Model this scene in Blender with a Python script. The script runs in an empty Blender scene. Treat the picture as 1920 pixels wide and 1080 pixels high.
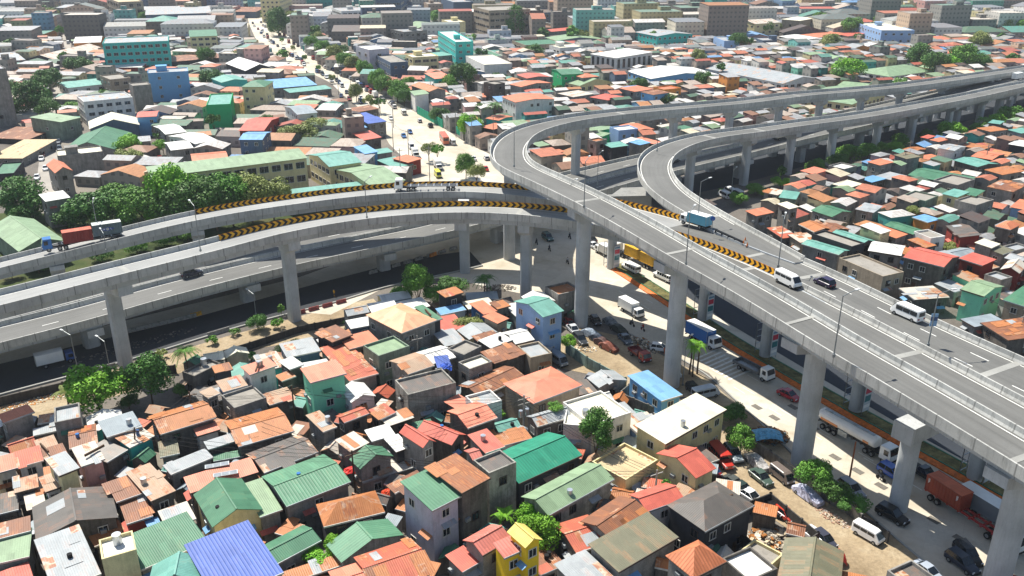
import bpy, bmesh, math, random
from mathutils import Vector, Matrix
R = random.Random(7)
sc = bpy.context.scene
col = sc.collection
# ---------------------------------------------------------------- camera, sky, sun, exposure
F = 1650.0; H = 80.0
PITCH = math.atan(F / 3960.0); CP, SP = math.cos(PITCH), math.sin(PITCH)
cam = bpy.data.cameras.new('camera'); camo = bpy.data.objects.new('camera', cam); col.objects.link(camo)
cam.sensor_width = 36.0; cam.lens = F / 1920 * 36.0; cam.clip_start = 1; cam.clip_end = 9000
camo.location = (0, 0, H); camo.rotation_euler = (math.pi / 2 - PITCH, 0, 0)
sc.camera = camo
SUN_AZ = math.radians(41)      # shadows fall towards -Y, turned this much to +X
SUN_EL = math.radians(57)
w = bpy.data.worlds.new('World'); sc.world = w; w.use_nodes = True
nt = w.node_tree
sky = nt.nodes.new('ShaderNodeTexSky'); sky.sky_type = 'NISHITA'; sky.sun_disc = False
sdir = Vector((-math.sin(SUN_AZ) * math.cos(SUN_EL), math.cos(SUN_AZ) * math.cos(SUN_EL), math.sin(SUN_EL)))
sky.sun_elevation = SUN_EL; sky.sun_rotation = math.atan2(sdir.x, sdir.y)
sky.air_density = 1.2; sky.dust_density = 1.0
nt.links.new(sky.outputs[0], nt.nodes['Background'].inputs[0]); nt.nodes['Background'].inputs[1].default_value = 0.075
sl = bpy.data.lights.new('sun', 'SUN'); sl.energy = 4.4; sl.angle = math.radians(0.5); sl.color = (1.0, 0.95, 0.86)
so = bpy.data.objects.new('sun', sl); col.objects.link(so); so.location = (0, 0, 200)
so.rotation_euler = sdir.to_track_quat('Z', 'Y').to_euler()
sc.view_settings.view_transform = 'Standard'; sc.view_settings.look = 'None'
sc.view_settings.exposure = 0.85

def P(x, y, z=0.0):
    u = (x - 960) / F; v = (y - 540) / F
    dz = -SP - v * CP
    t = (z - H) / dz
    return Vector((u * t, (CP - v * SP) * t, z))
def PX(X, Y, Z):
    d = Y * CP - (Z - H) * SP; up = Y * SP + (Z - H) * CP
    return (960 + F * X / d, 540 - F * up / d)

# ---------------------------------------------------------------- object helpers
def link(o, parent=None):
    col.objects.link(o)
    if parent is not None: o.parent = parent
    return o
def tag(o, label=None, cat=None, group=None, kind=None):
    if label: o['label'] = label
    if cat: o['category'] = cat
    if group: o['group'] = group
    if kind: o['kind'] = kind
    return o
def thing(name, label, cat, loc=(0, 0, 0), rz=0.0, group=None):
    o = bpy.data.objects.new(name, None); o.empty_display_size = 0.5
    o.location = loc; o.rotation_euler = (0, 0, rz)
    return tag(link(o), label, cat, group)
def dup(root, loc, rz, label=None, group=None):
    def cp(o, par):
        c = o.copy(); col.objects.link(c); c.parent = par
        for ch in o.children: cp(ch, c)
        return c
    r = cp(root, None); r.location = loc; r.rotation_euler = (0, 0, rz)
    if label: r['label'] = label
    if group: r['group'] = group
    return r
class MB:
    """collects faces; builds ONE mesh object, with metric UVs lying in each face's plane"""
    def __init__(s): s.v = []; s.f = []; s.m = []; s.uv = {}; s.sm = set()
    def face(s, pts, mi=0, uv=None, smooth=False):
        n = len(s.v); s.v += [tuple(p) for p in pts]; s.f.append(tuple(range(n, n + len(pts)))); s.m.append(mi)
        if uv: s.uv[len(s.f) - 1] = uv
        if smooth: s.sm.add(len(s.f) - 1)
    def box(s, x0, x1, y0, y1, z0, z1, mi=0, M=None, bottom=True, top=None):
        c = [Vector((x, y, z)) for z in (z0, z1) for y in (y0, y1) for x in (x0, x1)]
        if M is not None: c = [M @ p for p in c]
        q = [(0, 1, 5, 4), (1, 3, 7, 5), (3, 2, 6, 7), (2, 0, 4, 6)]
        if bottom: q.append((0, 2, 3, 1))
        for a in q: s.face([c[i] for i in a], mi)
        s.face([c[i] for i in (4, 5, 7, 6)], mi if top is None else top)
    def ext(s, poly, z0, z1, mi=0, top=None):
        """extrude a ccw plan polygon"""
        n = len(poly)
        for i in range(n):
            a, b = poly[i], poly[(i + 1) % n]
            s.face([(a[0], a[1], z0), (b[0], b[1], z0), (b[0], b[1], z1), (a[0], a[1], z1)], mi)
        s.face([(p[0], p[1], z1) for p in poly], mi if top is None else top)
    def prof(s, pts, y0, y1, mi=0, M=None):
        """extrude an x-z profile along y; the points run clockwise seen from -y"""
        n = len(pts)
        T = (lambda p: M @ Vector(p)) if M is not None else (lambda p: Vector(p))
        for i in range(n):
            a, b = pts[i], pts[(i + 1) % n]
            s.face([T((a[0], y0, a[1])), T((a[0], y1, a[1])), T((b[0], y1, b[1])), T((b[0], y0, b[1]))], mi)
        s.face([T((p[0], y0, p[1])) for p in reversed(pts)][::1], mi)
        s.face([T((p[0], y1, p[1])) for p in pts], mi)
    def cyl(s, c0, c1, r0, r1, n=10, mi=0, caps=True, smooth=True):
        c0, c1 = Vector(c0), Vector(c1); d = (c1 - c0).normalized()
        a = d.orthogonal().normalized(); b = d.cross(a)
        k = [(math.cos(2 * math.pi * i / n), math.sin(2 * math.pi * i / n)) for i in range(n)]
        A = [c0 + (a * x + b * y) * r0 for x, y in k]; B = [c1 + (a * x + b * y) * r1 for x, y in k]
        for i in range(n):
            j = (i + 1) % n; s.face([A[i], A[j], B[j], B[i]], mi, smooth=smooth)
        if caps: s.face(A[::-1], mi); s.face(B, mi)
    def build(s, name, mats, parent=None, merge=False, bevel=0):
        me = bpy.data.meshes.new(name); me.from_pydata(s.v, [], s.f)
        if not isinstance(mats, (list, tuple)): mats = [mats]
        for m in mats: me.materials.append(m)
        me.polygons.foreach_set('material_index', s.m)
        if s.sm: me.polygons.foreach_set('use_smooth', [i in s.sm for i in range(len(s.f))])
        uvl = me.uv_layers.new(name='UV').data
        for p in me.polygons:
            if p.index in s.uv:
                for li, q in zip(p.loop_indices, s.uv[p.index]): uvl[li].uv = q
                continue
            n = p.normal
            if abs(n.z) > 0.995: u = Vector((1, 0, 0)); v = Vector((0, 1, 0))
            else: u = Vector((-n.y, n.x, 0)).normalized(); v = n.cross(u)
            for li in p.loop_indices:
                c = me.vertices[me.loops[li].vertex_index].co; uvl[li].uv = (c.dot(u), c.dot(v))
        if merge:
            bm = bmesh.new(); bm.from_mesh(me); bmesh.ops.remove_doubles(bm, verts=bm.verts, dist=0.002); bm.to_mesh(me); bm.free()
        o = bpy.data.objects.new(name, me)
        return link(o, parent)

# ---------------------------------------------------------------- materials
_mc = {}
def rgb(h):
    h = h.lstrip('#'); c = [int(h[i:i + 2], 16) / 255 for i in (0, 2, 4)]
    return tuple((x / 12.92 if x <= 0.04045 else ((x + 0.055) / 1.055) ** 2.4) for x in c) + (1,)
class NG:
    def __init__(s, name, rough=0.7, metal=0.0, spec=0.3):
        s.m = bpy.data.materials.new(name); s.m.use_nodes = True; s.t = s.m.node_tree; s.b = s.t.nodes['Principled BSDF']
        s.b.inputs['Roughness'].default_value = rough; s.b.inputs['Metallic'].default_value = metal
        s.b.inputs['Specular IOR Level'].default_value = spec
    def n(s, ty, **k):
        o = s.t.nodes.new(ty)
        for a, b in k.items(): setattr(o, a, b)
        return o
    def l(s, a, b): s.t.links.new(a, b)
    def coord(s, kind='Object', scale=(1, 1, 1), rnd=True):
        tc = s.n('ShaderNodeTexCoord'); mp = s.n('ShaderNodeMapping'); mp.inputs['Scale'].default_value = scale
        s.l(tc.outputs[kind], mp.inputs['Vector'])
        if rnd:
            oi = s.n('ShaderNodeObjectInfo'); mu = s.n('ShaderNodeMath', operation='MULTIPLY'); mu.inputs[1].default_value = 137.0
            s.l(oi.outputs['Random'], mu.inputs[0])
            if kind == 'Object': s.l(mu.outputs[0], mp.inputs['Location'])
        return mp.outputs['Vector']
    def noise(s, vec, scale=1.0, detail=4, rough=0.6):
        o = s.n('ShaderNodeTexNoise'); o.inputs['Scale'].default_value = scale; o.inputs['Detail'].default_value = detail
        o.inputs['Roughness'].default_value = rough; s.l(vec, o.inputs['Vector']); return o.outputs['Fac']
    def ramp(s, fac, stops, interp='LINEAR'):
        o = s.n('ShaderNodeValToRGB'); cr = o.color_ramp; cr.interpolation = interp
        while len(cr.elements) < len(stops): cr.elements.new(0.5)
        for e, (p, c) in zip(cr.elements, stops):
            e.position = p; e.color = c if isinstance(c, tuple) else (c, c, c, 1)
        s.l(fac, o.inputs['Fac']); return o.outputs['Color']
    def mix(s, fac, a, b, mode='MIX'):
        o = s.n('ShaderNodeMix', data_type='RGBA', blend_type=mode, clamp_factor=True)
        for sock, v in ((o.inputs[0], fac), (o.inputs[6], a), (o.inputs[7], b)):
            if isinstance(v, (int, float, tuple)): sock.default_value = v
            else: s.l(v, sock)
        return o.outputs[2]
    def math(s, op, a, b=0.0, c=0.0):
        o = s.n('ShaderNodeMath', operation=op)
        for sock, v in zip(o.inputs, (a, b, c)):
            if isinstance(v, (int, float)): sock.default_value = v
            else: s.l(v, sock)
        return o.outputs[0]
    def bump(s, hgt, strength=0.4, dist=0.05):
        o = s.n('ShaderNodeBump'); o.inputs['Strength'].default_value = strength; o.inputs['Distance'].default_value = dist
        s.l(hgt, o.inputs['Height']); s.l(o.outputs[0], s.b.inputs['Normal'])
    def out(s, c):
        if isinstance(c, tuple): s.b.inputs['Base Color'].default_value = c
        else: s.l(c, s.b.inputs['Base Color'])
        return s.m
def plain(name, hexc, rough=0.6, metal=0.0, var=0.12, scale=1.5, spec=0.3):
    k = ('p', name)
    if k in _mc: return _mc[k]
    g = NG(name, rough, metal, spec); v = g.coord()
    n = g.noise(v, scale, 5, 0.65); c = rgb(hexc)
    d = tuple(x * (1 - var * 2.2) for x in c[:3]) + (1,); e = tuple(min(1, x * (1 + var)) for x in c[:3]) + (1,)
    _mc[k] = g.out(g.ramp(n, [(0.3, d), (0.62, e)])); return _mc[k]
RUST = (rgb('#98572f'), rgb('#c48850'), rgb('#6b4430'))
def roofmat(hexc, rust=0.25, rib=0.0, patch=0.25, rustdark=False):
    """corrugated sheet roof: overlapping sheets of slightly different tone, rust in blotches, ribs down the slope"""
    k = ('r', hexc, rust, rib, patch)
    if k in _mc: return _mc[k]
    g = NG('roof_sheet_' + hexc.strip('#'), 0.55, 0.0, 0.35)
    uv = g.coord('UV'); ob = g.coord('Object')
    oi = g.n('ShaderNodeObjectInfo')
    br = g.n('ShaderNodeTexBrick', offset=0.5); br.inputs['Scale'].default_value = 1.0
    br.inputs['Brick Width'].default_value = 0.95; br.inputs['Row Height'].default_value = 2.6
    br.inputs['Mortar Size'].default_value = 0.015; br.inputs['Bias'].default_value = 0.0; br.inputs['Mortar Smooth'].default_value = 0.3
    br.inputs['Color1'].default_value = (0, 0, 0, 1); br.inputs['Color2'].default_value = (1, 1, 1, 1); br.inputs['Mortar'].default_value = (.35, .35, .35, 1)
    ad = g.n('ShaderNodeVectorMath', operation='ADD'); cmb = g.n('ShaderNodeCombineXYZ')
    sc_ = g.math('MULTIPLY', oi.outputs['Random'], 19.0); g.l(sc_, cmb.inputs[0]); g.l(sc_, cmb.inputs[1])
    g.l(uv, ad.inputs[0]); g.l(cmb.outputs[0], ad.inputs[1]); g.l(ad.outputs[0], br.inputs['Vector'])
    c = rgb(hexc); hi = tuple(min(.95, x * 1.12 + .01) for x in c[:3]) + (1,); lo = tuple(x * 0.72 for x in c[:3]) + (1,)
    base = g.mix(g.math('MULTIPLY', br.outputs['Color'], 0.75), lo, hi)
    tone = g.noise(ob, 0.55, 3); base = g.mix(g.ramp(tone, [(0.35, 0.0), (0.7, 0.45)]), base, hi)
    # faded / patched sheets
    pn = g.ramp(br.outputs['Color'], [(max(0.0, 1 - patch * .5) - .02, 0.0), (min(1, 1 - patch * .5), 1.0)], 'CONSTANT')
    pal = g.ramp(g.noise(ob, 0.8, 1), [(0.36, rgb('#a0603c')), (0.46, rgb('#c4a07c')), (0.54, rgb('#d2c6b2')), (0.62, rgb('#ad7048'))])
    if patch > 0: base = g.mix(g.math('MULTIPLY', pn, 0.85), base, pal)
    st = g.coord('UV', (1.6, 0.22, 1), False); rn = g.noise(ob, 0.45, 7, 0.78); r2 = g.noise(st, 2.6, 6, 0.75)
    rm = g.math('ADD', g.math('MULTIPLY', rn, 0.45), g.math('MULTIPLY', r2, 0.55))
    th = 0.70 - 0.22 * rust; rm = g.math('ADD', rm, g.math('MULTIPLY', g.math('SUBTRACT', br.outputs['Color'], .5), .12 + .22 * rust))
    mask = g.ramp(rm, [(th - 0.13, 0.0), (th + 0.12, 1.0)])
    rc = g.ramp(g.noise(st, 3.0, 4), [(0.32, RUST[2]), (0.5, RUST[0]), (0.68, RUST[1])])
    if rust > 0: base = g.mix(g.math('MULTIPLY', mask, 0.35 + .6 * min(1, rust)), base, rc)
    sepx = g.n('ShaderNodeSeparateXYZ'); g.l(uv, sepx.inputs[0])
    w = g.math('SINE', g.math('MULTIPLY', sepx.outputs[0], 2 * math.pi / (0.9 if rib else 0.28)))
    if rib: w = g.math('POWER', g.math('ABSOLUTE', w), 6.0); base = g.mix(g.math('MULTIPLY', w, rib), base, tuple(x * .55 for x in c[:3]) + (1,))
    dn = g.ramp(g.noise(ob, 6.0, 5, 0.75), [(0.3, 0.72), (0.6, 1.0)]); base = g.mix(0.6, base, dn, 'MULTIPLY')
    g.bump(w, 0.35, 0.04 if not rib else 0.07)
    _mc[k] = g.out(base); return _mc[k]
def wallmat(hexc, dirt=0.5, bands=0.0):
    k = ('w', hexc, dirt, bands)
    if k in _mc: return _mc[k]
    g = NG('wall_' + hexc.strip('#'), 0.85, 0.0, 0.2); ob = g.coord()
    st = g.coord('Object', (1.2, 1.2, 0.16)); c = rgb(hexc)
    n = g.noise(ob, 0.5, 5, 0.7); s = g.noise(st, 1.3, 5, 0.75)
    m = g.math('ADD', g.math('MULTIPLY', n, 0.5), g.math('MULTIPLY', s, 0.5))
    d1 = tuple(x * 0.30 + 0.01 for x in c[:3]) + (1,)
    t = 0.40 + 0.2 * dirt
    base = g.mix(g.ramp(m, [(t - 0.12, 0.85 * min(1, dirt + .15)), (t + 0.06, 0.0)]), c, d1)
    fine = g.ramp(g.noise(ob, 5.0, 5, 0.75), [(0.3, 0.78), (0.65, 1.0)]); base = g.mix(0.7, base, fine, 'MULTIPLY')
    if dirt >= .6:                    # bare hollow-block courses
        bk = g.n('ShaderNodeTexBrick'); bk.inputs['Scale'].default_value = 1.0; bk.inputs['Brick Width'].default_value = .45; bk.inputs['Row Height'].default_value = .24; bk.inputs['Mortar Size'].default_value = .018
        bk.inputs['Color1'].default_value = (.78, .78, .78, 1); bk.inputs['Color2'].default_value = (1, 1, 1, 1); bk.inputs['Mortar'].default_value = (.55, .53, .5, 1); g.l(g.coord('UV', rnd=False), bk.inputs['Vector']); base = g.mix(.55, base, bk.outputs['Color'], 'MULTIPLY')
    g.bump(g.noise(ob, 8.0, 3), 0.25, 0.03)
    _mc[k] = g.out(base); return _mc[k]
def concrete(name, hexc, streak=0.5, panel=0.0, along=None):
    k = ('c', name)
    if k in _mc: return _mc[k]
    g = NG(name, 0.82, 0, 0.25); ob = g.coord(rnd=False); st = g.coord('Object', (1.0, 1.0, 0.12), False)
    c = rgb(hexc); n = g.noise(ob, 0.12, 4); s = g.noise(st, 1.1, 6, 0.8)
    lo = tuple(x * .72 for x in c[:3]) + (1,); hi = tuple(min(.9, x * 1.12) for x in c[:3]) + (1,)
    base = g.ramp(n, [(0.3, lo), (0.7, hi)])
    base = g.mix(g.ramp(s, [(0.50, 0.0), (0.72, streak)]), base, tuple(x * .38 for x in c[:3]) + (1,))
    if panel:
        uv = g.coord('UV', rnd=False); sp = g.n('ShaderNodeSeparateXYZ'); g.l(uv, sp.inputs[0])
        fr = g.math('FRACT', g.math('DIVIDE', sp.outputs[1], panel)); ln = g.math('LESS_THAN', fr, 0.035)
        base = g.mix(g.math('MULTIPLY', ln, 0.75), base, tuple(x * .35 for x in c[:3]) + (1,))
    fine = g.ramp(g.noise(ob, 4.0, 6, 0.8), [(0.3, 0.84), (0.62, 1.0)]); base = g.mix(0.8, base, fine, 'MULTIPLY')
    _mc[k] = g.out(base); return _mc[k]
def asphalt(name, hexc, streaks=0.25):
    k = ('a', name)
    if k in _mc: return _mc[k]
    g = NG(name, 0.8, 0, 0.3); ob = g.coord(rnd=False); uv = g.coord('UV', (1.1, 0.025, 1), False)
    c = rgb(hexc); lo = tuple(x * .8 for x in c[:3]) + (1,); hi = tuple(x * 1.12 for x in c[:3]) + (1,)
    base = g.ramp(g.noise(ob, 0.08, 5), [(0.3, lo), (0.7, hi)])
    base = g.mix(g.ramp(g.noise(uv, 1.0, 4), [(0.42, 0.0), (0.68, streaks)]), base, tuple(x * .55 for x in c[:3]) + (1,))
    fine = g.ramp(g.noise(ob, 3.0, 6, 0.8), [(0.3, 0.86), (0.62, 1.0)]); base = g.mix(0.8, base, fine, 'MULTIPLY')
    _mc[k] = g.out(base); return _mc[k]
WHITE = plain('road_paint', '#dcdcd6', 0.7, var=0.08)
DARK = plain('dark_metal', '#2b2d30', 0.5, 0.3)
GALV = plain('galvanised_steel', '#9aa0a3', 0.45, 0.5)
GLASS = plain('window_glass', '#1c242b', 0.12, 0.0, 0.2, spec=0.6)
CONC = concrete('bridge_concrete', '#bcbfc0', 0.5)
CONCP = concrete('girder_concrete', '#b3b8bb', 0.5, panel=4.2)
PARAP = concrete('parapet_concrete', '#bbbbb6', 0.9, panel=5.5)
# ---------------------------------------------------------------- splines
def catmull(pts, step=3.0):
    out = []
    n = len(pts)
    for i in range(n - 1):
        p0, p1, p2, p3 = pts[max(0, i - 1)], pts[i], pts[i + 1], pts[min(n - 1, i + 2)]
        L = math.dist(p1[:2], p2[:2]); k = max(2, int(L / step))
        for j in range(k):
            t = j / k; t2 = t * t; t3 = t2 * t
            out.append([0.5 * (2 * p1[a] + (p2[a] - p0[a]) * t + (2 * p0[a] - 5 * p1[a] + 4 * p2[a] - p3[a]) * t2 + (3 * p1[a] - p0[a] - 3 * p2[a] + p3[a]) * t3) for a in range(len(p1))])
    out.append(list(pts[-1])); return out
def smooth(pts, it=4):
    for _ in range(it):
        q = [pts[0]] + [[(a + 2 * b + c) / 4 for a, b, c in zip(pts[i - 1], pts[i], pts[i + 1])] for i in range(1, len(pts) - 1)] + [pts[-1]]
        pts = q
    return pts
class Path:
    """world centre line: samples (x, y, z, width)"""
    def __init__(s, pts, step=3.0, sm=6):
        s.p = smooth(catmull(pts, step), sm); s.L = [0.0]; s.n = []
        for a, b in zip(s.p, s.p[1:]): s.L.append(s.L[-1] + math.dist(a[:2], b[:2]))
        for i in range(len(s.p)):
            a = s.p[max(0, i - 1)]; b = s.p[min(len(s.p) - 1, i + 1)]; d = Vector((b[0] - a[0], b[1] - a[1])).normalized()
            s.n.append(Vector((-d.y, d.x)))      # left normal
    def at(s, l):
        l = max(0, min(s.L[-1] - 1e-6, l))
        i = next(k for k in range(len(s.L) - 1) if s.L[k + 1] > l); t = (l - s.L[i]) / (s.L[i + 1] - s.L[i])
        q = [a + (b - a) * t for a, b in zip(s.p[i], s.p[i + 1])]; n = s.n[i].lerp(s.n[i + 1], t).normalized()
        return q, n
    def near(s, x, y):
        i = min(range(len(s.p)), key=lambda k: (s.p[k][0] - x) ** 2 + (s.p[k][1] - y) ** 2); return s.L[i]
    def pt(s, i, off, dz): q = s.p[i]; n = s.n[i]; return Vector((q[0] + n.x * off, q[1] + n.y * off, q[2] + dz))
    def idx(s, l0, l1): return [i for i in range(len(s.p)) if l0 <= s.L[i] <= l1]
    def strip(s, mb, sec, l0=0, l1=1e9, mi=0, closed=True, caps=True):
        """sec: function(width) -> list of (offset, dz), counter-clockwise seen along the path"""
        ids = s.idx(l0, l1); prev = None
        for i in ids:
            cur = [s.pt(i, o, z) for o, z in sec(s.p[i][3])]
            if prev:
                m = len(cur)
                for k in range(m if closed else m - 1):
                    j = (k + 1) % m
                    u0 = sum((Vector(sc_[0]) - Vector(sc_[1])).length for sc_ in [(cur[q], cur[q + 1]) for q in range(k)]); u1 = u0 + (cur[j] - cur[k]).length
                    mb.face([prev[k], prev[j], cur[j], cur[k]][::-1], mi, [(u0, s.L[i]), (u1, s.L[i]), (u1, s.L[pi]), (u0, s.L[pi])])
            elif caps and closed: mb.face(cur, mi)
            prev = cur; pi = i
        if caps and closed and prev: mb.face(prev[::-1], mi)
def pathpx(l): return [tuple(P(x, y, z + 1)[:2]) + (z, w_) for x, y, z, w_ in l]

# ---------------------------------------------------------------- flyovers
RC = Path(pathpx([(2060,104,12,9),(1920,126.5,13.5,9),(1800,144,15.5,9),(1700,157.5,17,9),(1600,167,18.5,9),(1500,175,20,9),(1396,188,21.5,9),(1267,199,23,9),(1171,207.5,24,9),(1083,218,24.8,9.2),(1040,226,25.2,9.3),(1000,236.5,25.5,9.3),(968,252,25.8,9.3),(952,276,26.2,9.2),(962,303,26.8,9),(1013,327,27.6,8.5),(1081,358,28.3,8.3),(1133,384,28.3,8),(1208,425,27.9,7.8),(1292,475,27.2,7.6),(1396,531,26.2,7.4),(1495,589,25.2,7.3),(1562,632,24.6,7.2),(1636,673,24.1,7.2),(1730,727,23.5,7.2),(1920,839,22.7,7.2),(2100,947,22.3,7.2)]))
RB = Path(pathpx([(-150,592,21,7.6),(0,557,21,7.6),(200,506,21,7.6),(400,457.5,21,7.6),(529,424,21,7.8),(696,397,20.7,8),(846,387,20.5,8),(971,390,20.4,8.2),(1068,400,20.5,8),(1170,421,20.7,7.6),(1264,446,20.9,7.4),(1396,498,21.4,7.2),(1580,590,22,7),(1790,703,22,7),(1920,773,21.8,7),(2100,872,21.5,7)]))
RA = Path(pathpx([(-150,528,9.5,7.2),(0,492,11,7.2),(104,466,12.2,7.3),(212,439,13.4,7.6),(365,403,15.4,8.3),(500,380,17,8.4),(696,355.5,18.6,8.5),(846,349,19,8.6),(960,354,19,8.6),(1044,366,19,8.5),(1154,384,19.4,8.3),(1287,421,20.4,8.6),(1396,460,21.2,9.6),(1513,509,21.7,10),(1647,576,22,10),(1780,642,22,10.6),(1920,706,21.8,11),(2100,790,21.5,11)]))
RD = Path(pathpx([(2060,136,11,8.8),(1920,156.5,12,8.8),(1828,176,13,8.8),(1697,200,14.5,8.8),(1609,215,15.5,8.8),(1500,229,16.5,8.8),(1396,243.5,17.5,9),(1333,251,18,9),(1276,265,18.3,9.2),(1240,282,18.6,9.2),(1226,304,19,9),(1234,332,19.6,8.8),(1257,357,20.2,8.6),(1308,390,20.8,8.4),(1372,424,21.3,7),(1455,462,21.7,4.6),(1500,482,21.8,2.4)]))
EN = Path([(-135,118,6.9,10.5),(-101,148.5,6.9,10.5),(-86,161,7,10.5),(-74,173,7,10.5),(-55,189,7,10.5),(-37,201,7.2,10.5),(-17,214,7.5,10.5),(20,245,8,10.5),(35,258,8.2,10.5),(48,268,8.5,10.5),(71,285,8.8,10.5),(96,305,9,10.5),(130,329,9.5,10.5),(182,367,10.5,11),(245,412,11.7,12),(310,462,12,12)])
EF = Path([(p[0] - 7.2, p[1] + 8.4, p[2], 10.5) for p in EN.p[::6]], sm=2)
DECKROAD = asphalt('deck_concrete_road', '#989997', 0.35)
DECKROAD2 = asphalt('deck_grooved_road', '#6d6d6a', 0.45)
JOINT = concrete('joint_concrete', '#9f9f9a', 0.2)
g = NG('chevron_boards', 0.5); sp = g.n('ShaderNodeSeparateXYZ'); g.l(g.coord('UV', rnd=False), sp.inputs[0])
fr = g.math('FRACT', g.math('ADD', g.math('DIVIDE', sp.outputs[1], 1.35), g.math('MULTIPLY', g.math('ABSOLUTE', g.math('SUBTRACT', sp.outputs[0], 0.6)), 0.75)))
CHEV = g.out(g.mix(.75, g.mix(g.math('LESS_THAN', fr, 0.5), rgb('#1d1712'), rgb('#e0a21c')), g.ramp(g.noise(g.coord(rnd=False), 1.3, 6, .8), [(.32, .45), (.6, 1.0)]), 'MULTIPLY'))
g = NG('chevron_boards_reversed', 0.5); sp = g.n('ShaderNodeSeparateXYZ'); g.l(g.coord('UV', rnd=False), sp.inputs[0])
fr = g.math('FRACT', g.math('SUBTRACT', g.math('DIVIDE', sp.outputs[1], 1.35), g.math('MULTIPLY', g.math('ABSOLUTE', g.math('SUBTRACT', sp.outputs[0], 0.6)), 0.75)))
CHEV2 = g.out(g.mix(.75, g.mix(g.math('LESS_THAN', fr, 0.5), rgb('#1d1712'), rgb('#e0a21c')), g.ramp(g.noise(g.coord(rnd=False), 1.3, 6, .8), [(.32, .45), (.6, 1.0)]), 'MULTIPLY'))
ORANGE = plain('orange_paint', '#d0701c', 0.5)
def flyover(path, label, road, depth=2.1, left=True, right=True, chev=None, joints=(), lines=True, dash=None, l0=0, l1=1e9, lpar=None, rpar=None, shoulder=0.9, lrng=None, road2=None):
    t = thing('flyover_ramp', label, 'flyover', (0, 0, 0), 0)
    mb = MB(); path.strip(mb, lambda w: [(w / 2, -0.02), (w / 2, -0.55), (w / 2 - 1.3, -0.85), (w / 2 - 1.5, -depth), (-w / 2 + 1.5, -depth), (-w / 2 + 1.3, -0.85), (-w / 2, -0.55), (-w / 2, -0.02)][::-1], l0, l1); mb.build('deck', CONCP, t)
    for mt_, a_, b_ in (((road, l0, l1),) if not road2 else ((road, l0, road2[1]), (road2[0], road2[1] - 3.2, l1))):
        mb = MB(); path.strip(mb, lambda w: [(w / 2 - .3, 0.01 + (.004 if a_ else 0)), (-w / 2 + .3, 0.01 + (.004 if a_ else 0))], a_, b_, closed=False); mb.build('road_surface', mt_, t)
    for s, on, rng in ((1, left, lpar), (-1, right, rpar)):
        if not on: continue
        a, b = rng or (l0, l1); mb = MB()
        sec = lambda w: [(s * (w / 2 + .06), -0.6), (s * (w / 2 + .06), 1.0), (s * (w / 2 - .18), 1.0), (s * (w / 2 - .24), .35), (s * (w / 2 - .42), 0.0), (s * (w / 2 - .42), -0.1), (s * (w / 2 - .1), -.6)][::s]
        path.strip(mb, sec, a, b); mb.build('parapet', PARAP, t)
    if chev:
        s, a, b, mat = chev; mb = MB()
        path.strip(mb, lambda w: [(s * (w / 2 - .27), 1.22), (s * (w / 2 - .5), 0.05)], a, b, closed=False)
        path.strip(mb, lambda w: [(s * (w / 2 - .28), 1.23), (s * (w / 2 - .52), 0.04)][::-1], a, b, closed=False)
        mb.build('chevron_board', mat, t)
        mb = MB(); path.strip(mb, lambda w: [(s * (w / 2 - .14), 1.03), (s * (w / 2 - .14), 1.17), (s * (w / 2 - .3), 1.17), (s * (w / 2 - .3), 1.03)][::s], a, b); mb.build('chevron_cap', ORANGE, t)
    if lines:
        for s in (1, -1): mb = MB(); path.strip(mb, lambda w: [(s * (w / 2 - shoulder) + .09, 0.02), (s * (w / 2 - shoulder) - .09, 0.02)], *(lrng or (l0, l1)), closed=False); mb.build('edge_line', WHITE, t)
    if dash:
        l = max(0, l0)
        while l < min(path.L[-1], l1) - 4:
            for off in dash:
                q0, n0 = path.at(l); q1, n1 = path.at(l + 3)
                c = [Vector((q[0], q[1], q[2] + .02)) + Vector((n.x, n.y, 0)) * (off * q[3] + e) for q, n, e in ((q0, n0, -.09), (q1, n1, -.09), (q1, n1, .09), (q0, n0, .09))]
                mb = MB(); mb.face(c); mb.build('lane_dash', WHITE, t)
            l += 11.5
    for l in joints:
        q, n = path.at(l); d = Vector((n.y, -n.x, 0)); nn = Vector((n.x, n.y, 0)); c = Vector((q[0], q[1], q[2] + .028)); h = q[3] / 2 - .45
        mb = MB(); mb.face([c + nn * h - d * .55, c - nn * h - d * .55, c - nn * h + d * .55, c + nn * h + d * .55]); mb.build('expansion_joint', JOINT, t)
    return t
def pxl(path, x, y, z): q = P(x, y, z); return path.near(q.x, q.y)
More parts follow.
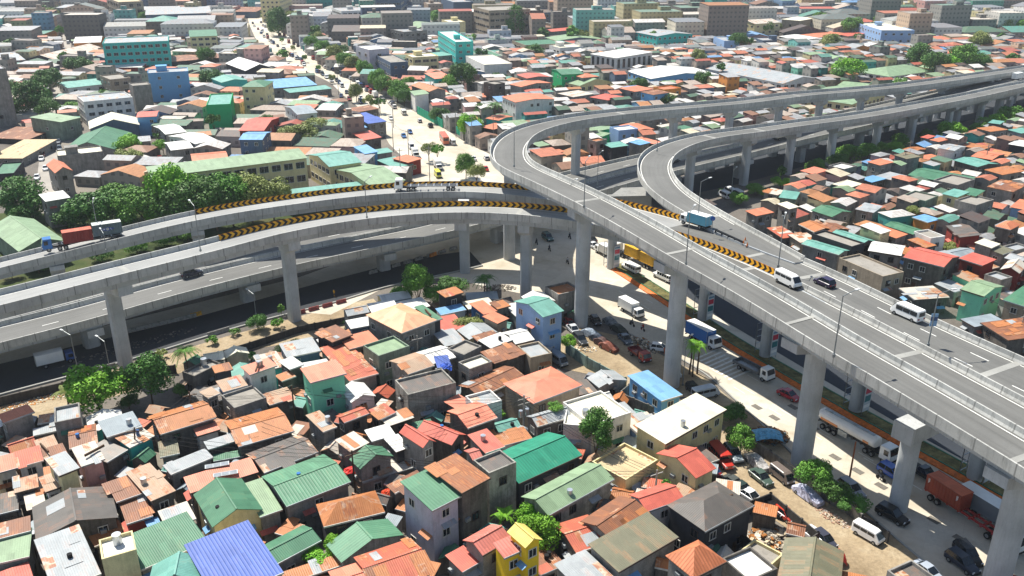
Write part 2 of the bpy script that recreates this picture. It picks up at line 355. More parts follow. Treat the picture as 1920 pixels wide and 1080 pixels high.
def pier(path, x, y, r, capw=None, label='', square=False, z0=0.0, depth=2.1, cap_h=1.7, off=0.0, capside=0.0, shape='cap'):
    """x, y: the foot of the column, metres; its top meets the underside of the path there"""
    l = path.near(x, y); q, n = path.at(l); ang = math.atan2(n.y, n.x)
    top = q[2] - depth - 0.02
    t = thing('bridge_pier', label, 'bridge pier', (x, y, z0), ang, 'bridge piers')
    mb = MB(); hh = top - cap_h - z0
    if square:
        rr = r * .9; b = r * .28; pl = [(rr, -rr + b), (rr, rr - b), (rr - b, rr), (-rr + b, rr), (-rr, rr - b), (-rr, -rr + b), (-rr + b, -rr), (rr - b, -rr)]
        mb.ext(pl, -0.3, hh)
    else: mb.cyl((0, 0, -0.3), (0, 0, hh), r, r, 28)
    mb.build('column', CONC, t)
    dx = (Vector((q[0] - x, q[1] - y))).dot(Vector((n.x, n.y)))       # deck centre in pier coordinates (local x = left normal)
    w_ = capw or q[3] - 2.2
    x0, x1 = min(dx - w_ / 2, -r * 1.05), max(dx + w_ / 2, r * 1.05)
    mb = MB(); d = r * .98
    if shape == 'cap': pr = [(x0, hh + .7), (x0, hh + cap_h), (x1, hh + cap_h), (x1, hh + .7), (r * 1.02, hh - .35), (-r * 1.02, hh - .35)]
    else: pr = [(x0, hh), (x0, hh + cap_h), (x1, hh + cap_h), (x1, hh)]
    mb.prof(pr, -d, d); mb.build('pier_cap', CONC, t)
    return t
# ---------------------------------------------------------------- ground sheets
def sheet(name, px, z, mat, label=None):
    mb = MB(); mb.face([P(x, y, z) for x, y in px]); o = mb.build(name, mat); o['kind'] = 'structure'; return o
def dirt(name, a, b, c, sc1=0.05, dark=0.5):
    g = NG(name, 0.95, 0, .1); ob = g.coord(rnd=False)
    base = g.ramp(g.noise(ob, sc1, 6, .65), [(0.32, rgb(a)), (0.5, rgb(b)), (0.68, rgb(c))])
    base = g.mix(0.8, base, g.ramp(g.noise(ob, 1.6, 7, .8), [(0.3, 1 - dark), (0.62, 1.0)]), 'MULTIPLY')
    g.bump(g.noise(ob, 2.5, 6, .7), .5, .1); return g.out(base)
GROUND = dirt('city_ground', '#5b5650', '#77716a', '#8d867b', 0.03)
DIRT = dirt('trodden_dirt', '#8d7c63', '#a8967a', '#bcae94', 0.09)
mb = MB(); mb.face([(-3500, -200, 0), (3500, -200, 0), (3500, 5000, 0), (-3500, 5000, 0)]); mb.build('ground', GROUND)['kind'] = 'structure'
g = NG('concrete_road_slabs', .8, 0, .25); ob = g.coord(rnd=False)
mp = ob.node; mp.inputs['Rotation'].default_value = (0, 0, math.radians(30))
br = g.n('ShaderNodeTexBrick', offset=0.0); br.inputs['Brick Width'].default_value = 4.5; br.inputs['Row Height'].default_value = 3.6; br.inputs['Scale'].default_value = 1.0
br.inputs['Mortar Size'].default_value = 0.03; br.inputs['Color1'].default_value = (0.30,) * 3 + (1,); br.inputs['Color2'].default_value = (.72,) * 3 + (1,); br.inputs['Mortar'].default_value = (0.1, .1, .1, 1)
g.l(ob, br.inputs['Vector'])
b0 = g.ramp(g.noise(ob, .04, 5), [(0.3, rgb('#b8ad97')), (0.5, rgb('#cdc4b2')), (0.7, rgb('#d8d2c5'))])
b0 = g.mix(.22, b0, br.outputs['Color'], 'MULTIPLY')
b0 = g.mix(g.ramp(g.noise(ob, .25, 6, .75), [(.52, 0.0), (.75, .5)]), b0, rgb('#8e7a58'))
b0 = g.mix(.7, b0, g.ramp(g.noise(ob, 2.0, 7, .8), [(.3, .72), (.62, 1.0)]), 'MULTIPLY'); CROAD = g.out(b0)
AROAD = asphalt('asphalt_road', '#2f3236', .2)
sheet('road', [(620,590),(720,540),(830,520),(990,553),(1060,570),(1140,608),(1230,650),(1330,700),(1372,745),(1440,800),(1500,868),(1590,925),(1680,1010),(1790,1100),(2150,1170),(2150,930),(1920,820),(1700,700),(1500,590),(1330,500),(1240,450),(1170,415),(1110,385),(1090,360),(960,318),(927,293),(873,267),(827,237),(773,207),(707,173),(640,143),(603,123),(570,93),(537,66),(495,40),(484,22),(462,22),(467,45),(478,70),(495,93),(525,106),(545,122),(587,139),(620,155),(645,180),(690,215),(715,245),(730,270),(760,300),(770,330),(790,360),(800,420),(700,470),(560,520),(400,560),(200,610),(-80,680),(-80,735),(0,716),(300,640),(500,580)], 0.04, CROAD)
sheet('asphalt_carriageway', [(-80,762),(0,740),(146,702),(281,665),(400,627),(533,590),(633,563),(720,538),(830,516),(905,498),(880,470),(787,482),(600,530),(358,597),(244,624),(0,682),(-80,700)], 0.06, AROAD)
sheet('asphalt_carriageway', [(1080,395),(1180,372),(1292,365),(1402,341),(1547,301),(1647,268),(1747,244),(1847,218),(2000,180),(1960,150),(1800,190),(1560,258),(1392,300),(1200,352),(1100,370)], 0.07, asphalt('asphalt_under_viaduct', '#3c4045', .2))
sheet('asphalt_lane', [(1225,512),(1330,585),(1460,662),(1600,745),(1720,815),(1830,875),(2000,960),(2060,760),(1800,625),(1560,500),(1400,440),(1300,455)], 0.06, asphalt('lane_asphalt_painted_shade', '#31363d', .2))  # real asphalt lane, its colour darkened to stand in for shade from the decks
sheet('grass', [(-80,640),(0,600),(300,520),(560,455),(860,405),(900,385),(560,372),(280,380),(0,400),(-80,400)], 0.035, dirt('grassy_soil', '#2f3b22', '#47532f', '#5c5a40', .08, .5))
sheet('dirt_verge', [(-80,775),(0,748),(150,712),(300,668),(420,632),(560,594),(640,572),(700,560),(720,580),(700,610),(560,640),(420,665),(300,715),(150,765),(-80,850)], 0.03, DIRT)
sheet('dirt_yard', [(1085,612),(1160,630),(1240,665),(1320,705),(1372,750),(1440,805),(1500,872),(1590,930),(1680,1012),(1790,1100),(1640,1130),(1560,1060),(1490,1000),(1430,960),(1340,900),(1330,850),(1360,800),(1290,745),(1200,735),(1120,705),(1050,690),(1030,660)], 0.05, DIRT)
sheet('side_street', [(112,20),(118,75),(122,110),(104,150),(96,190),(88,220),(78,260),(70,330),(75,400),(110,400),(105,330),(112,270),(112,225),(118,170),(120,140),(133,110),(133,78),(122,20)], 0.05, concrete('street_concrete', '#a39d94', .2))
WATERM = plain('x', '#888888')
# lower right road: median island with painted kerbs, planted strip
KO = plain('kerb_orange_paint', '#cf6a1e', .6, var=.2); KG = plain('kerb_green_paint', '#2f6b4a', .6)
med = Path([tuple(P(x, y, 0)[:2]) + (0.04, 1) for x, y in [(1142,499),(1180,524),(1250,569),(1320,618),(1360,645),(1460,703),(1600,785),(1720,850),(1830,912),(1920,962),(2080,1050)]])
mt = thing('median_kerb', 'raised planted median strip with orange and green painted kerb beside the ground road', 'median kerb')
mb = MB(); med.strip(mb, lambda w: [(-.9, 0), (.45, 0), (.45, .5), (-.1, .5), (-.9, .18)]); mb.build('orange_kerb', KO, mt)
mb = MB(); med.strip(mb, lambda w: [(.46, 0), (3.6, 0), (3.6, .22), (.46, .22)]); mb.build('soil_bed', dirt('median_soil', '#4e4a33', '#6d6a45', '#8c8256', .4), mt)
mb = MB(); med.strip(mb, lambda w: [(3.61, 0), (3.85, 0), (3.85, .3), (3.61, .3)]); mb.build('green_kerb', KG, mt)
mb = MB(); med.strip(mb, lambda w: [(.2, .5), (.45, .5), (.45, .62), (.2, .62)]); mb.build('green_kerb', KG, mt)
kb = Path([tuple(P(x, y, 0)[:2]) + (0.04, 1) for x, y in [(1092,592),(1140,608),(1230,650),(1330,702),(1372,748),(1440,803),(1500,870),(1590,928),(1680,1012),(1790,1102)]])
mb = MB(); kb.strip(mb, lambda w: [(-.15, 0), (.15, 0), (.15, .16), (-.15, .16)]); tag(mb.build('kerb', JOINT), 'pale concrete kerb between the dirt yard and the ground road', 'kerb')
kb = Path([tuple(P(x, y, 0)[:2]) + (0.04, 1) for x, y in [(-80,764),(0,741),(146,703),(281,666),(400,628),(533,591),(633,568),(720,539),(830,517),(905,499)]])
mb = MB(); kb.strip(mb, lambda w: [(-.2, 0), (.2, 0), (.2, .3), (-.2, .3)]); tag(mb.build('kerb', JOINT), 'long concrete kerb between the shaded road and the dirt verge', 'kerb')
# marks on the ground road
mb = MB()
for a, b in (((1160,545),(1250,600)), ((1210,560),(1300,615)), ((1330,690),(1700,905)), ((1340,668),(1660,850)), ((1375,725),(1520,812)), ((1530,800),(1830,980))):
    A, B = P(*a, .075), P(*b, .075); L = (B - A).length; d = (B - A).normalized(); n = Vector((-d.y, d.x, 0)) * .08
    l = 0
    while l < L: c = A + d * l; e = c + d * 3; mb.face([c - n, e - n, e + n, c + n]); l += 9
for i in range(9):                                                   # zebra crossing
    a = P(1345 + i * 7.5, 655 + i * 5.0, .08); b = P(1306 + i * 7.5, 672 + i * 5.0, .08); d = (b - a).normalized(); n = Vector((-d.y, d.x, 0)) * .25
    mb.face([a - n, b - n, b + n, a + n])
mb.build('lane_marking', WHITE)['kind'] = 'structure'
# gratings and manholes sunk in the slabs
mb = MB()
for x, y in ((1419,763),(1452,783),(1487,763),(1526,802),(1566,857),(1608,883),(1652,911),(1751,975),(1800,1010)):
    c = P(x, y, .07); M = Matrix.Translation(c) @ Matrix.Rotation(math.radians(-58), 4, 'Z'); mb.box(-.9, .9, -.55, .55, 0, .02, 0, M)
mb.build('drain_grating', plain('drain_iron', '#6f6a62', .7))['kind'] = 'structure'

# ---------------------------------------------------------------- the flyovers and their piers
JC = [RC.near(*p) for p in ((14.8, 171.2), (29.7, 144.8), (46.2, 119.2), (61.5, 88.9), (35, 277), (107, 330))]
flyover(RC, 'highest single flyover ramp looping from the far right round to the bottom right corner', DECKROAD2, joints=JC)
x_m = pxl(RB, 1500, 540, 22)
flyover(RB, 'curved flyover ramp nearest the shanties, second row of chevron boards on its far parapet', DECKROAD, chev=(1, pxl(RB, 425, 445, 22), pxl(RB, 1462, 522, 22), CHEV), joints=[RB.near(-47, 174), RB.near(-75, 153), RB.near(3, 187), pxl(RB, 1390, 500, 22), pxl(RB, 1700, 660, 22)], road2=(DECKROAD2, pxl(RB, 1120, 408, 21)))
lA = pxl(RA, 1290, 425, 20.5)
ta = flyover(RA, 'curved flyover ramp carrying the container truck, chevron boards on its far parapet', DECKROAD, chev=(1, pxl(RA, 362, 400, 16), lA, CHEV2), lpar=(0, lA), rpar=(0, pxl(RA, 1250, 425, 21)), joints=[pxl(RA, 367, 405, 15.5), pxl(RA, 1395, 470, 22), pxl(RA, 1530, 520, 22), pxl(RA, 1890, 700, 22)], dash=None, road2=(DECKROAD2, pxl(RA, 1270, 418, 21)))
lB = pxl(RA, 1500, 500, 22)
mb = MB(); s = 1; RA.strip(mb, lambda w: [((w / 2 + .06), -0.6), ((w / 2 + .06), 1.0), ((w / 2 - .18), 1.0), ((w / 2 - .24), .35), ((w / 2 - .42), 0.0), ((w / 2 - .42), -0.1), ((w / 2 - .1), -.6)], lB - 4, 1e9); mb.build('parapet', PARAP, ta)
for off in (-.17, .16):
    l = lB + 10
    while l < RA.L[-1] - 4:
        q0, n0 = RA.at(l); q1, n1 = RA.at(l + 3)
        mb = MB(); mb.face([Vector((q[0], q[1], q[2] + .02)) + Vector((n.x, n.y, 0)) * (off * q[3] + e) for q, n, e in ((q0, n0, -.09), (q1, n1, -.09), (q1, n1, .09), (q0, n0, .09))]); l += 9; mb.build('lane_dash', WHITE, ta)
flyover(RD, 'inner looping flyover ramp curling past the big loop and merging with the wide deck', DECKROAD2, rpar=(0, pxl(RD, 1330, 405, 21)), lrng=(0, pxl(RD, 1372, 424, 21)), joints=[RD.near(57, 275), RD.near(76, 290), pxl(RD, 1345, 405, 21)])
flyover(EN, 'low main viaduct carriageway with the dark car, nearest the ground road', DECKROAD2, depth=1.8, dash=(0.0,), joints=())
flyover(EF, 'low main viaduct carriageway on the far side, mostly in the shade of the ramps', DECKROAD2, depth=1.8, dash=(0.0,), lines=True)
# stub deck waiting between the loops
mb = MB(); a, b, c, d = P(1137, 372, 13), P(1222, 370, 13), P(1215, 350, 13), P(1165, 352, 13)
for q, z0, z1 in (([a, b, c, d], 9.6, 13),): mb.ext([p[:2] for p in q], z0, z1)
mb.ext([P(1137, 372, 13)[:2], P(1224, 370, 13)[:2], P(1222, 366, 13)[:2], P(1140, 368, 13)[:2]], 13.0, 13.5)
o = mb.build('deck_stub', concrete('stub_concrete', '#8f8f8b', .7)); tag(o, 'stained concrete stub of deck between the chevron barrier and the inner loop', 'bridge deck')
# piers
CPX = [(14.76, 171.2, 1.5, 'tallest round pier, standing on the dirt yard right of the blue three-storey house'), (29.7, 144.8, 1.55, 'round pier of the high ramp rising beside the blue shed roof and palm'), (46.2, 119.2, 1.6, 'round pier of the high ramp behind the bushy tree of the car yard'), (61.5, 88.9, 1.6, 'round pier cut by the bottom edge in the right corner')]
for x, y, r, lb in CPX: pier(RC, x, y, r, 5.2, lb, cap_h=2.2)
t = thing('bridge_pier', 'outrigger pier with a wide exposed cap beam beside the blue suv', 'bridge pier', (56.9, 107.4, 0), math.radians(32), 'bridge piers')
mb = MB(); mb.cyl((0, 0, -.3), (0, 0, 12.4), 1.35, 1.35, 28); mb.build('column', CONC, t); mb = MB(); mb.box(-2.6, 15, -1.6, 1.6, 12.4, 15.1); mb.build('pier_cap', CONC, t); mb = MB(); mb.box(9.5, 13, -1.2, 1.2, 15.1, 19.6); mb.build('pedestal', CONC, t)
def under(path, px, lo, hi):
    best = min((i for i in range(len(path.p)) if lo <= path.L[i] <= hi), key=lambda i: abs(PX(path.p[i][0], path.p[i][1], 8)[0] - px)); return path.p[best][:2]
la = RC.near(1, 236)
for k, px in enumerate((1072, 1253, 1357, 1452, 1533, 1610, 1680, 1760, 1850)):
    x, y = under(RC, px, 0, la); pier(RC, x, y, 1.3, 5, '%s pier from the loop under the far limb of the high ramp' % ['first', 'second', 'third', 'fourth', 'fifth', 'sixth', 'seventh', 'eighth', 'ninth'][k], True)
x, y = RC.at(RC.near(-1, 222))[0][:2]; pier(RC, x, y, 1.5, 5, 'pier at the leftmost bend of the high loop, beside the busy avenue', True)
lD = RD.near(43, 250)
for k, px in enumerate((1295, 1394, 1484, 1561, 1642, 1715, 1780, 1838, 1893)):
    x, y = under(RD, px, 0, lD); pier(RD, x, y, 1.35, 5.6, '%s pier from the bend under the lower looping ramp' % ['first', 'second', 'third', 'fourth', 'fifth', 'sixth', 'seventh', 'eighth', 'ninth'][k], True)
for (x, y), lb in zip(((-75.4, 152.8), (-47.2, 173.9), (3.2, 186.6), (-11.6, 202.3)), ('square pier of the near curved ramp left of the round green tree', 'square pier of the near curved ramp beside the dirt verge', 'slim pier of the near curved ramp behind the blue three-storey house', 'pier under the near curved ramp behind the coconut palm')):
    pier(RB, x, y, 1.35, 4.6, lb, True, cap_h=2.4)
_q = []
for px_ in (110, 383): i_ = min(range(len(RA.p)), key=lambda i: abs(PX(RA.p[i][0], RA.p[i][1], RA.p[i][2] - 3)[0] - px_)); _q.append(PX(RA.p[i_][0], RA.p[i_][1], 0))
for (px, py), lb in zip(((955, 485), _q[0], _q[1]), ('thick round pier of the far curved ramp at the shaded junction', 'pier of the far curved ramp below the red container', 'pier of the far curved ramp where its chevron boards begin')):
    x, y = P(px, py)[:2]; pier(RA, x, y, 1.5, 5.5, lb, py > 490)
l0 = EN.near(-88, 162.5); k = 0
num = ['first', 'second', 'third', 'fourth', 'fifth', 'sixth', 'seventh', 'eighth', 'ninth', 'tenth', 'eleventh', 'twelfth', 'thirteenth', 'fourteenth']
for i in range(14):
    l = l0 + (i - 1) * 34.5
    if l < 0 or l > EN.L[-1]: continue
    q, n = EN.at(l); cx, cy = q[0] + n.x * -.0, q[1] + n.y * 0
    if 700 < PX(cx, cy, 0)[0] < 1160 and i > 3: pass
    pier(EN, cx, cy, 1.6, 9.2, '%s low pier from the left under the near carriageway of the main viaduct' % num[i], True, depth=1.8, shape='beam', cap_h=1.6)
    q, n = EF.at(EF.near(cx - 7, cy + 8)); pier(EF, q[0], q[1], 1.6, 9.2, '%s low pier from the left under the far carriageway of the main viaduct' % num[i], True, depth=1.8, shape='beam', cap_h=1.6)
# ---------------------------------------------------------------- houses
# roof colour codes: (hex, rust, rib, patch, word)
RO = {'R': ('#c96453', .25, 0, 0, 'red'), 'r': ('#bf6248', .55, 0, .3, 'rusty red'), 'O': ('#bd7a48', .75, 0, .3, 'orange rust'), 'o': ('#cf7c5a', .2, 0, 0, 'orange'),
      'B': ('#87593f', .6, 0, .25, 'rusty brown'), 'N': ('#a06a48', .95, .35, .3, 'ribbed rust'), 'G': ('#467a5c', .08, 0, 0, 'dark green'), 'g': ('#578a6a', .04, .3, 0, 'ribbed green'),
      'L': ('#869f7c', .0, 0, 0, 'pale green'), 'E': ('#1f8a6c', .03, .5, 0, 'emerald green'), 'T': ('#6aa396', .12, 0, 0, 'teal'), 'W': ('#dddcd6', .0, 0, 0, 'white'),
      'w': ('#cfc8ba', .5, 0, .35, 'patched white'), 'S': ('#a4aaac', .3, 0, .2, 'silver grey'), 's': ('#8f9ba1', .12, 0, 0, 'blue grey'), 'K': ('#64605b', .35, 0, .08, 'dark grey'),
      'U': ('#4663b0', .02, .45, 0, 'royal blue'), 'u': ('#6fa3cf', .05, 0, 0, 'light blue'), 'C': ('#e2dcc4', .0, 0, 0, 'cream'), 'P': ('#e3ab84', .04, 0, 0, 'peach'),
      'p': ('#dd8468', .06, 0, 0, 'salmon'), 'M': ('#b59a80', .7, 0, .55, 'rust patchwork'), 'Y': ('#c8b38a', .15, 0, .15, 'tan'), 'y': ('#d9c56a', .1, 0, 0, 'yellow'),
      'V': ('#77765f', .35, 0, 0, 'olive grey'), 'x': ('#cc7869', .04, .55, 0, 'ribbed red'), 'X': ('#cb7a52', .05, .7, 0, 'ribbed orange tile'), 'Z': ('#97928a', .4, 0, .15, 'concrete grey')}
WA = {'g': ('#9d9a94', .6, 'grey'), 'd': ('#7b766f', .75, 'dingy'), 'k': ('#3f4044', .5, 'dark'), 'w': ('#e2e0da', .35, 'white'), 'W': ('#b9b6ac', .8, 'stained white'), 'b': ('#94b2d8', .25, 'blue'), 'n': ('#2f5482', .2, 'navy blue'),
      'm': ('#86dcb6', .15, 'mint green'), 'p': ('#c79a92', .35, 'pink'), 'y': ('#efc92e', .12, 'yellow'), 'c': ('#dccf9f', .35, 'cream'), 't': ('#45bdb4', .2, 'teal'), 'r': ('#8c3b33', .35, 'red'),
      'o': ('#cf8a45', .3, 'orange'), 'l': ('#c2bfca', .35, 'lilac grey'), 's': ('#5b6b80', .3, 'slate'), 'B': ('#6fa6d2', .15, 'sky blue'), 'e': ('#30b070', .15, 'bright green'), 'v': ('#8d9d8b', .6, 'grey green'), 'T': ('#a89a86', .5, 'tan')}
def rmat(c): h = RO[c]; return roofmat(h[0], h[1], h[2], h[3])
def wmat(c): h = WA[c]; return wallmat(h[0], h[1])
FRAME = {'l': plain('window_frame_pale', '#c9c6bd', .6), 'd': plain('window_frame_dark', '#4a3f38', .6)}
DOORM = plain('door_brown', '#4b3527', .6); DECKM = concrete('roof_slab', '#9a958c', .5); TANKM = plain('tank_steel', '#b9bec2', .3, .7); GRIMEM = plain('shadowed_opening', '#1c1a19', .9)
_wm = {}
def window(parent, x, y, z, ang, w=1.1, h=1.15, fr='l', name='window'):
    k = (round(w, 1), round(h, 1), fr)
    if k not in _wm:
        mb = MB(); W, Hh = w / 2, h / 2
        for a in ((-W - .09, W + .09, Hh, Hh + .09), (-W - .14, W + .14, -Hh - .12, -Hh), (-W - .09, -W, -Hh, Hh), (W, W + .09, -Hh, Hh), (-.03, .03, -Hh, Hh)):
            mb.box(a[0], a[1], -.09, .02, a[2], a[3])
        mb.box(-W, W, -.02, .03, -Hh, Hh, 1); o = mb.build(name, [FRAME[fr], GLASS], parent); _wm[k] = o.data
    else: o = link(bpy.data.objects.new(name, _wm[k]), parent)
    o.location = (x, y, z); o.rotation_euler = (0, 0, ang); return o
FOOT = []; HOUSES = []
def rect(A, B, C):
    A, B, C = (Vector(p[:2]) for p in (A, B, C)); u = B - A; L = u.length; u /= L; n = Vector((-u.y, u.x)); D = (C - B).dot(n)
    if D < 0: D = -D; n = -n
    return A + u * L / 2 + n * D / 2, L, D, math.atan2(u.y, u.x)
def house(ax, ay, bx, by, cx, cy, h, ty, rise, ro, wa, win=2, nick=None, label=None, cat='house', base=None, ov=.35, door=True, extra=None, group=None, par=.5, wincfg=None):
    """three eave corners in the photograph's pixels at height h: A near left, B near right, C behind B"""
    if base is not None:     # height from the pixel row of the foot below B
        lo, hi = 0.5, 78
        for _ in range(40):
            m = (lo + hi) / 2; q = P(bx, by, m); yy = PX(q.x, q.y, 0)[1]
            if yy < base: lo = m
            else: hi = m
        h = m
    c, L, D, ang = rect(P(ax, ay, h), P(bx, by, h), P(cx, cy, h))
    return house_w(c, L, D, ang, h, ty, rise, ro, wa, win, nick, label, cat, ov, extra, group, par, wincfg)
def plate(mb, poly, t=.1, mi=0):
    """a thin roof sheet: top polygon ccw, thickness t downwards"""
    lo = [Vector(p) - Vector((0, 0, t)) for p in poly]; mb.face(poly, mi); mb.face(lo[::-1], mi)
    for i in range(len(poly)):
        j = (i + 1) % len(poly); mb.face([poly[i], lo[i], lo[j], poly[j]], mi)
def roofgeo(mb, L, D, h, ty, r, ov):
    a, b = L / 2 + 0, D / 2 + 0
    if ty == 's': plate(mb, [(-a, -b, h), (a, -b, h), (a, b, h + r), (-a, b, h + r)])
    elif ty == 'g': plate(mb, [(-a, -b, h), (a, -b, h), (a, 0, h + r), (-a, 0, h + r)]); plate(mb, [(-a, 0, h + r), (a, 0, h + r), (a, b, h), (-a, b, h)])
    elif ty == 'G': plate(mb, [(-a, -b, h), (0, -b, h + r), (0, b, h + r), (-a, b, h)]); plate(mb, [(0, -b, h + r), (a, -b, h), (a, b, h), (0, b, h + r)])
    elif ty == 'h':
        if L >= D:
            k = a - b * .95; plate(mb, [(-a, -b, h), (a, -b, h), (k, 0, h + r), (-k, 0, h + r)]); plate(mb, [(-k, 0, h + r), (k, 0, h + r), (a, b, h), (-a, b, h)])
            plate(mb, [(a, -b, h), (a, b, h), (k, 0, h + r)]); plate(mb, [(-a, b, h), (-a, -b, h), (-k, 0, h + r)])
        else:
            k = b - a * .95; plate(mb, [(-a, b, h), (-a, -b, h), (0, -k, h + r), (0, k, h + r)]); plate(mb, [(a, -b, h), (a, b, h), (0, k, h + r), (0, -k, h + r)])
            plate(mb, [(-a, -b, h), (a, -b, h), (0, -k, h + r)]); plate(mb, [(a, b, h), (-a, b, h), (0, k, h + r)])
def wallgeo(mb, L, D, h, ty, r, ov):
    a, b = L / 2 - ov, D / 2 - ov; q = .14
    def zt(x, y):
        if ty == 's': return h + r * (y + D / 2) / D - q
        if ty == 'g': return h + r * (1 - abs(y) / (D / 2)) - q
        if ty == 'G': return h + r * (1 - abs(x) / (L / 2)) - q
        return h - q
    ring = [(-a, -b), (0, -b), (a, -b), (a, 0), (a, b), (0, b), (-a, b), (-a, 0)]
    for i in range(8):
        p, s = ring[i], ring[(i + 1) % 8]
        mb.face([(p[0], p[1], -.2), (s[0], s[1], -.2), (s[0], s[1], zt(*s)), (p[0], p[1], zt(*p))])
    mb.face([(p[0], p[1], min(zt(*p), h - q)) for p in ring])
def house_w(c, L, D, ang, h, ty, rise, ro, wa, win=2, nick=None, label=None, cat='house', ov=.35, extra=None, group=None, par=.5, wincfg=None, clutter=None):
    t = thing({'house': 'house', 'building': 'building', 'warehouse': 'warehouse', 'school': 'school_building', 'shed': 'shed'}.get(cat, 'house'), None, cat, (c[0], c[1], 0), ang, group)
    FOOT.append((c[0], c[1], L, D, ang)); d = (L, D)
    ppm = F / max(30, c[1] * CP + (H - h) * SP)          # pixels of the photograph per metre
    mb = MB()
    if ty == 'f':
        a, b = L / 2, D / 2; mb.box(-a, a, -b, b, -.2, h, 0)
        p = .22; mb.box(-a, a, -b, -b + p, h + .003, h + par); mb.box(-a, a, b - p, b, h + .003, h + par); mb.box(-a, -a + p, -b + p, b - p, h + .003, h + par); mb.box(a - p, a, -b + p, b - p, h + .003, h + par)
        mb.build('wall', wmat(wa), t)
        rb = MB(); rb.box(-a + p, a - p, -b + p, b - p, h + .004, h + .06); o = rb.build('roof', rmat(ro) if ro != 'Z' else DECKM, t)
        if L * D > 110 and R.random() < .6:
            m2 = MB(); x, y = R.uniform(-.25, .25) * L, R.uniform(-.2, .25) * D; s = min(2.4, D * .2); m2.box(x - s, x + s, y - s * .8, y + s * .8, h + .07, h + 2.5); m2.box(x - s - .2, x + s + .2, y - s - .1, y + s + .1, h + 2.5, h + 2.65); m2.build('stair_box', wmat(wa), t)
        ovw = 0
    else:
        wallgeo(mb, L, D, h, ty, rise, ov); mb.build('wall', wmat(wa), t)
        rb = MB(); roofgeo(rb, L, D, h, ty, rise, ov)
        if ppm > 6 and ro in 'OMBrwNKSY' and ty in 'sgG':      # loose overlapping sheets on poor roofs
            for i in range(int(L * D / (8 if ro in 'OMBrw' else 15))):
                x = R.uniform(-.44, .44) * L; y = R.uniform(-.42, .42) * D; sx, sy = R.uniform(.4, 1.2), R.uniform(.6, 1.8)
                def zz(x, y): return h + (rise * (y + D / 2) / D if ty == 's' else rise * (1 - abs(y) / (D / 2)) if ty == 'g' else rise * (1 - abs(x) / (L / 2))) + .04 + .015 * (i % 3)
                if ty == 'g' and abs(y) < sy + .1 or ty == 'G' and abs(x) < sx + .1: continue
                cs = [(x - sx, y - sy), (x + sx, y - sy), (x + sx, y + sy), (x - sx, y + sy)]
                plate(rb, [(u, v, zz(u, v)) for u, v in cs], .02, R.choice((1, 1, 0, 2, 3, 1)) if ro in 'OMBrNw' else R.choice((0, 0, 2)))
        rb.build('roof', [rmat(ro), rmat('O'), rmat('S'), rmat(R.choice('wBrBM'))], t)
        if ppm > 5 and ty in 'gGh' and ro not in 'M':
            m2 = MB()
            if ty == 'g': m2.box(-L / 2, L / 2, -.14, .14, h + rise - .02, h + rise + .06)
            elif ty == 'G': m2.box(-.14, .14, -D / 2, D / 2, h + rise - .02, h + rise + .06)
            if m2.f: m2.build('ridge_cap', rmat(ro), t)
        ovw = ov
        if ppm > 7:                     # fascia board / gutter along the front eave
            m2 = MB(); m2.box(-L / 2, L / 2, -D / 2 - .06, -D / 2 + .02, h - .22, h + .02) if ty != 'G' else None
            if m2.f: m2.build('gutter', R.choice((FRAME['l'], FRAME['d'], GALV)), t)
    # windows on the sides that face the viewer
    view = Vector((c[0], c[1])).normalized()
    fl = max(1, int((h + .4) / (wincfg[1] if wincfg else 2.9))); n = 0
    for k, (nx, ny, w_) in enumerate(((0, -1, L), (1, 0, D), (-1, 0, D), (0, 1, L))):
        if win == 0: break
        wn = Vector((nx * math.cos(ang) - ny * math.sin(ang), nx * math.sin(ang) + ny * math.cos(ang)))
        if wn.dot(view) > -.08: continue
        sp = wincfg[0] if wincfg else (2.6 if ppm > 4 else 3.6); ww = wincfg[2] if wincfg else 1.1; wh = wincfg[3] if wincfg else 1.15
        m = max(1, int((w_ - 1.2) / sp)); off = (d[1] if ny else d[0]) / 2 - ovw
        if w_ < 2.2: continue
        for f in range(fl):
            z = f * (h - .3) / fl + (h / fl) * .55
            for i in range(m):
                if not wincfg and R.random() < (.45 if win < 3 else .12): continue
                if n >= 90 or z + wh / 2 > h - .25: continue
                s = (i + .5) / m * (w_ - 1.2) - (w_ - 1.2) / 2
                window(t, s if ny else nx * off, ny * off if ny else s, z, math.atan2(ny, nx) + math.pi / 2, ww, wh, 'd' if wa in 'dgkWTr' and R.random() < .5 else 'l'); n += 1
        if ppm > 6.5 and not wincfg and w_ > 3:
            for _ in range(1 + (w_ > 6)):
                m2 = MB(); s = R.uniform(-.36, .36) * w_; z = R.uniform(.45, .8) * h; q = R.random()
                Mx = Matrix.Rotation(math.atan2(ny, nx) + math.pi / 2, 4, 'Z'); Mx.translation = Vector((s if ny else nx * off, ny * off if ny else s, z))
                if q < .35: m2.box(-.4, .4, -.38, 0, -.25, .25, 0, Mx); m2.build('aircon_unit', GALV, t)
                elif q < .8: wd = R.uniform(.7, 1.5); vs_ = [Mx @ Vector(p_) for p_ in ((-wd, -.8, -.25), (wd, -.8, -.25), (wd, 0, .08), (-wd, 0, .08))]; plate(m2, vs_, .04); m2.build('awning', rmat(R.choice('RSMGuO')), t)
        if k == 0 and ppm > 8 and R.random() < .6:
            m2 = MB(); s = R.uniform(-.3, .3) * L; m2.box(s - .45, s + .45, -off - .04, -off + .02, 0, 2.05); m2.build('door', DOORM, t)
    if ppm > 8 and ty == 'f' and R.random() < .2:
        m2 = MB(); x, y = R.uniform(-.3, .3) * L, R.uniform(0, .3) * D; m2.cyl((x, y, h + .06), (x, y, h + 1.5), .55, .55, 14); m2.build('water_tank', TANKM, t)
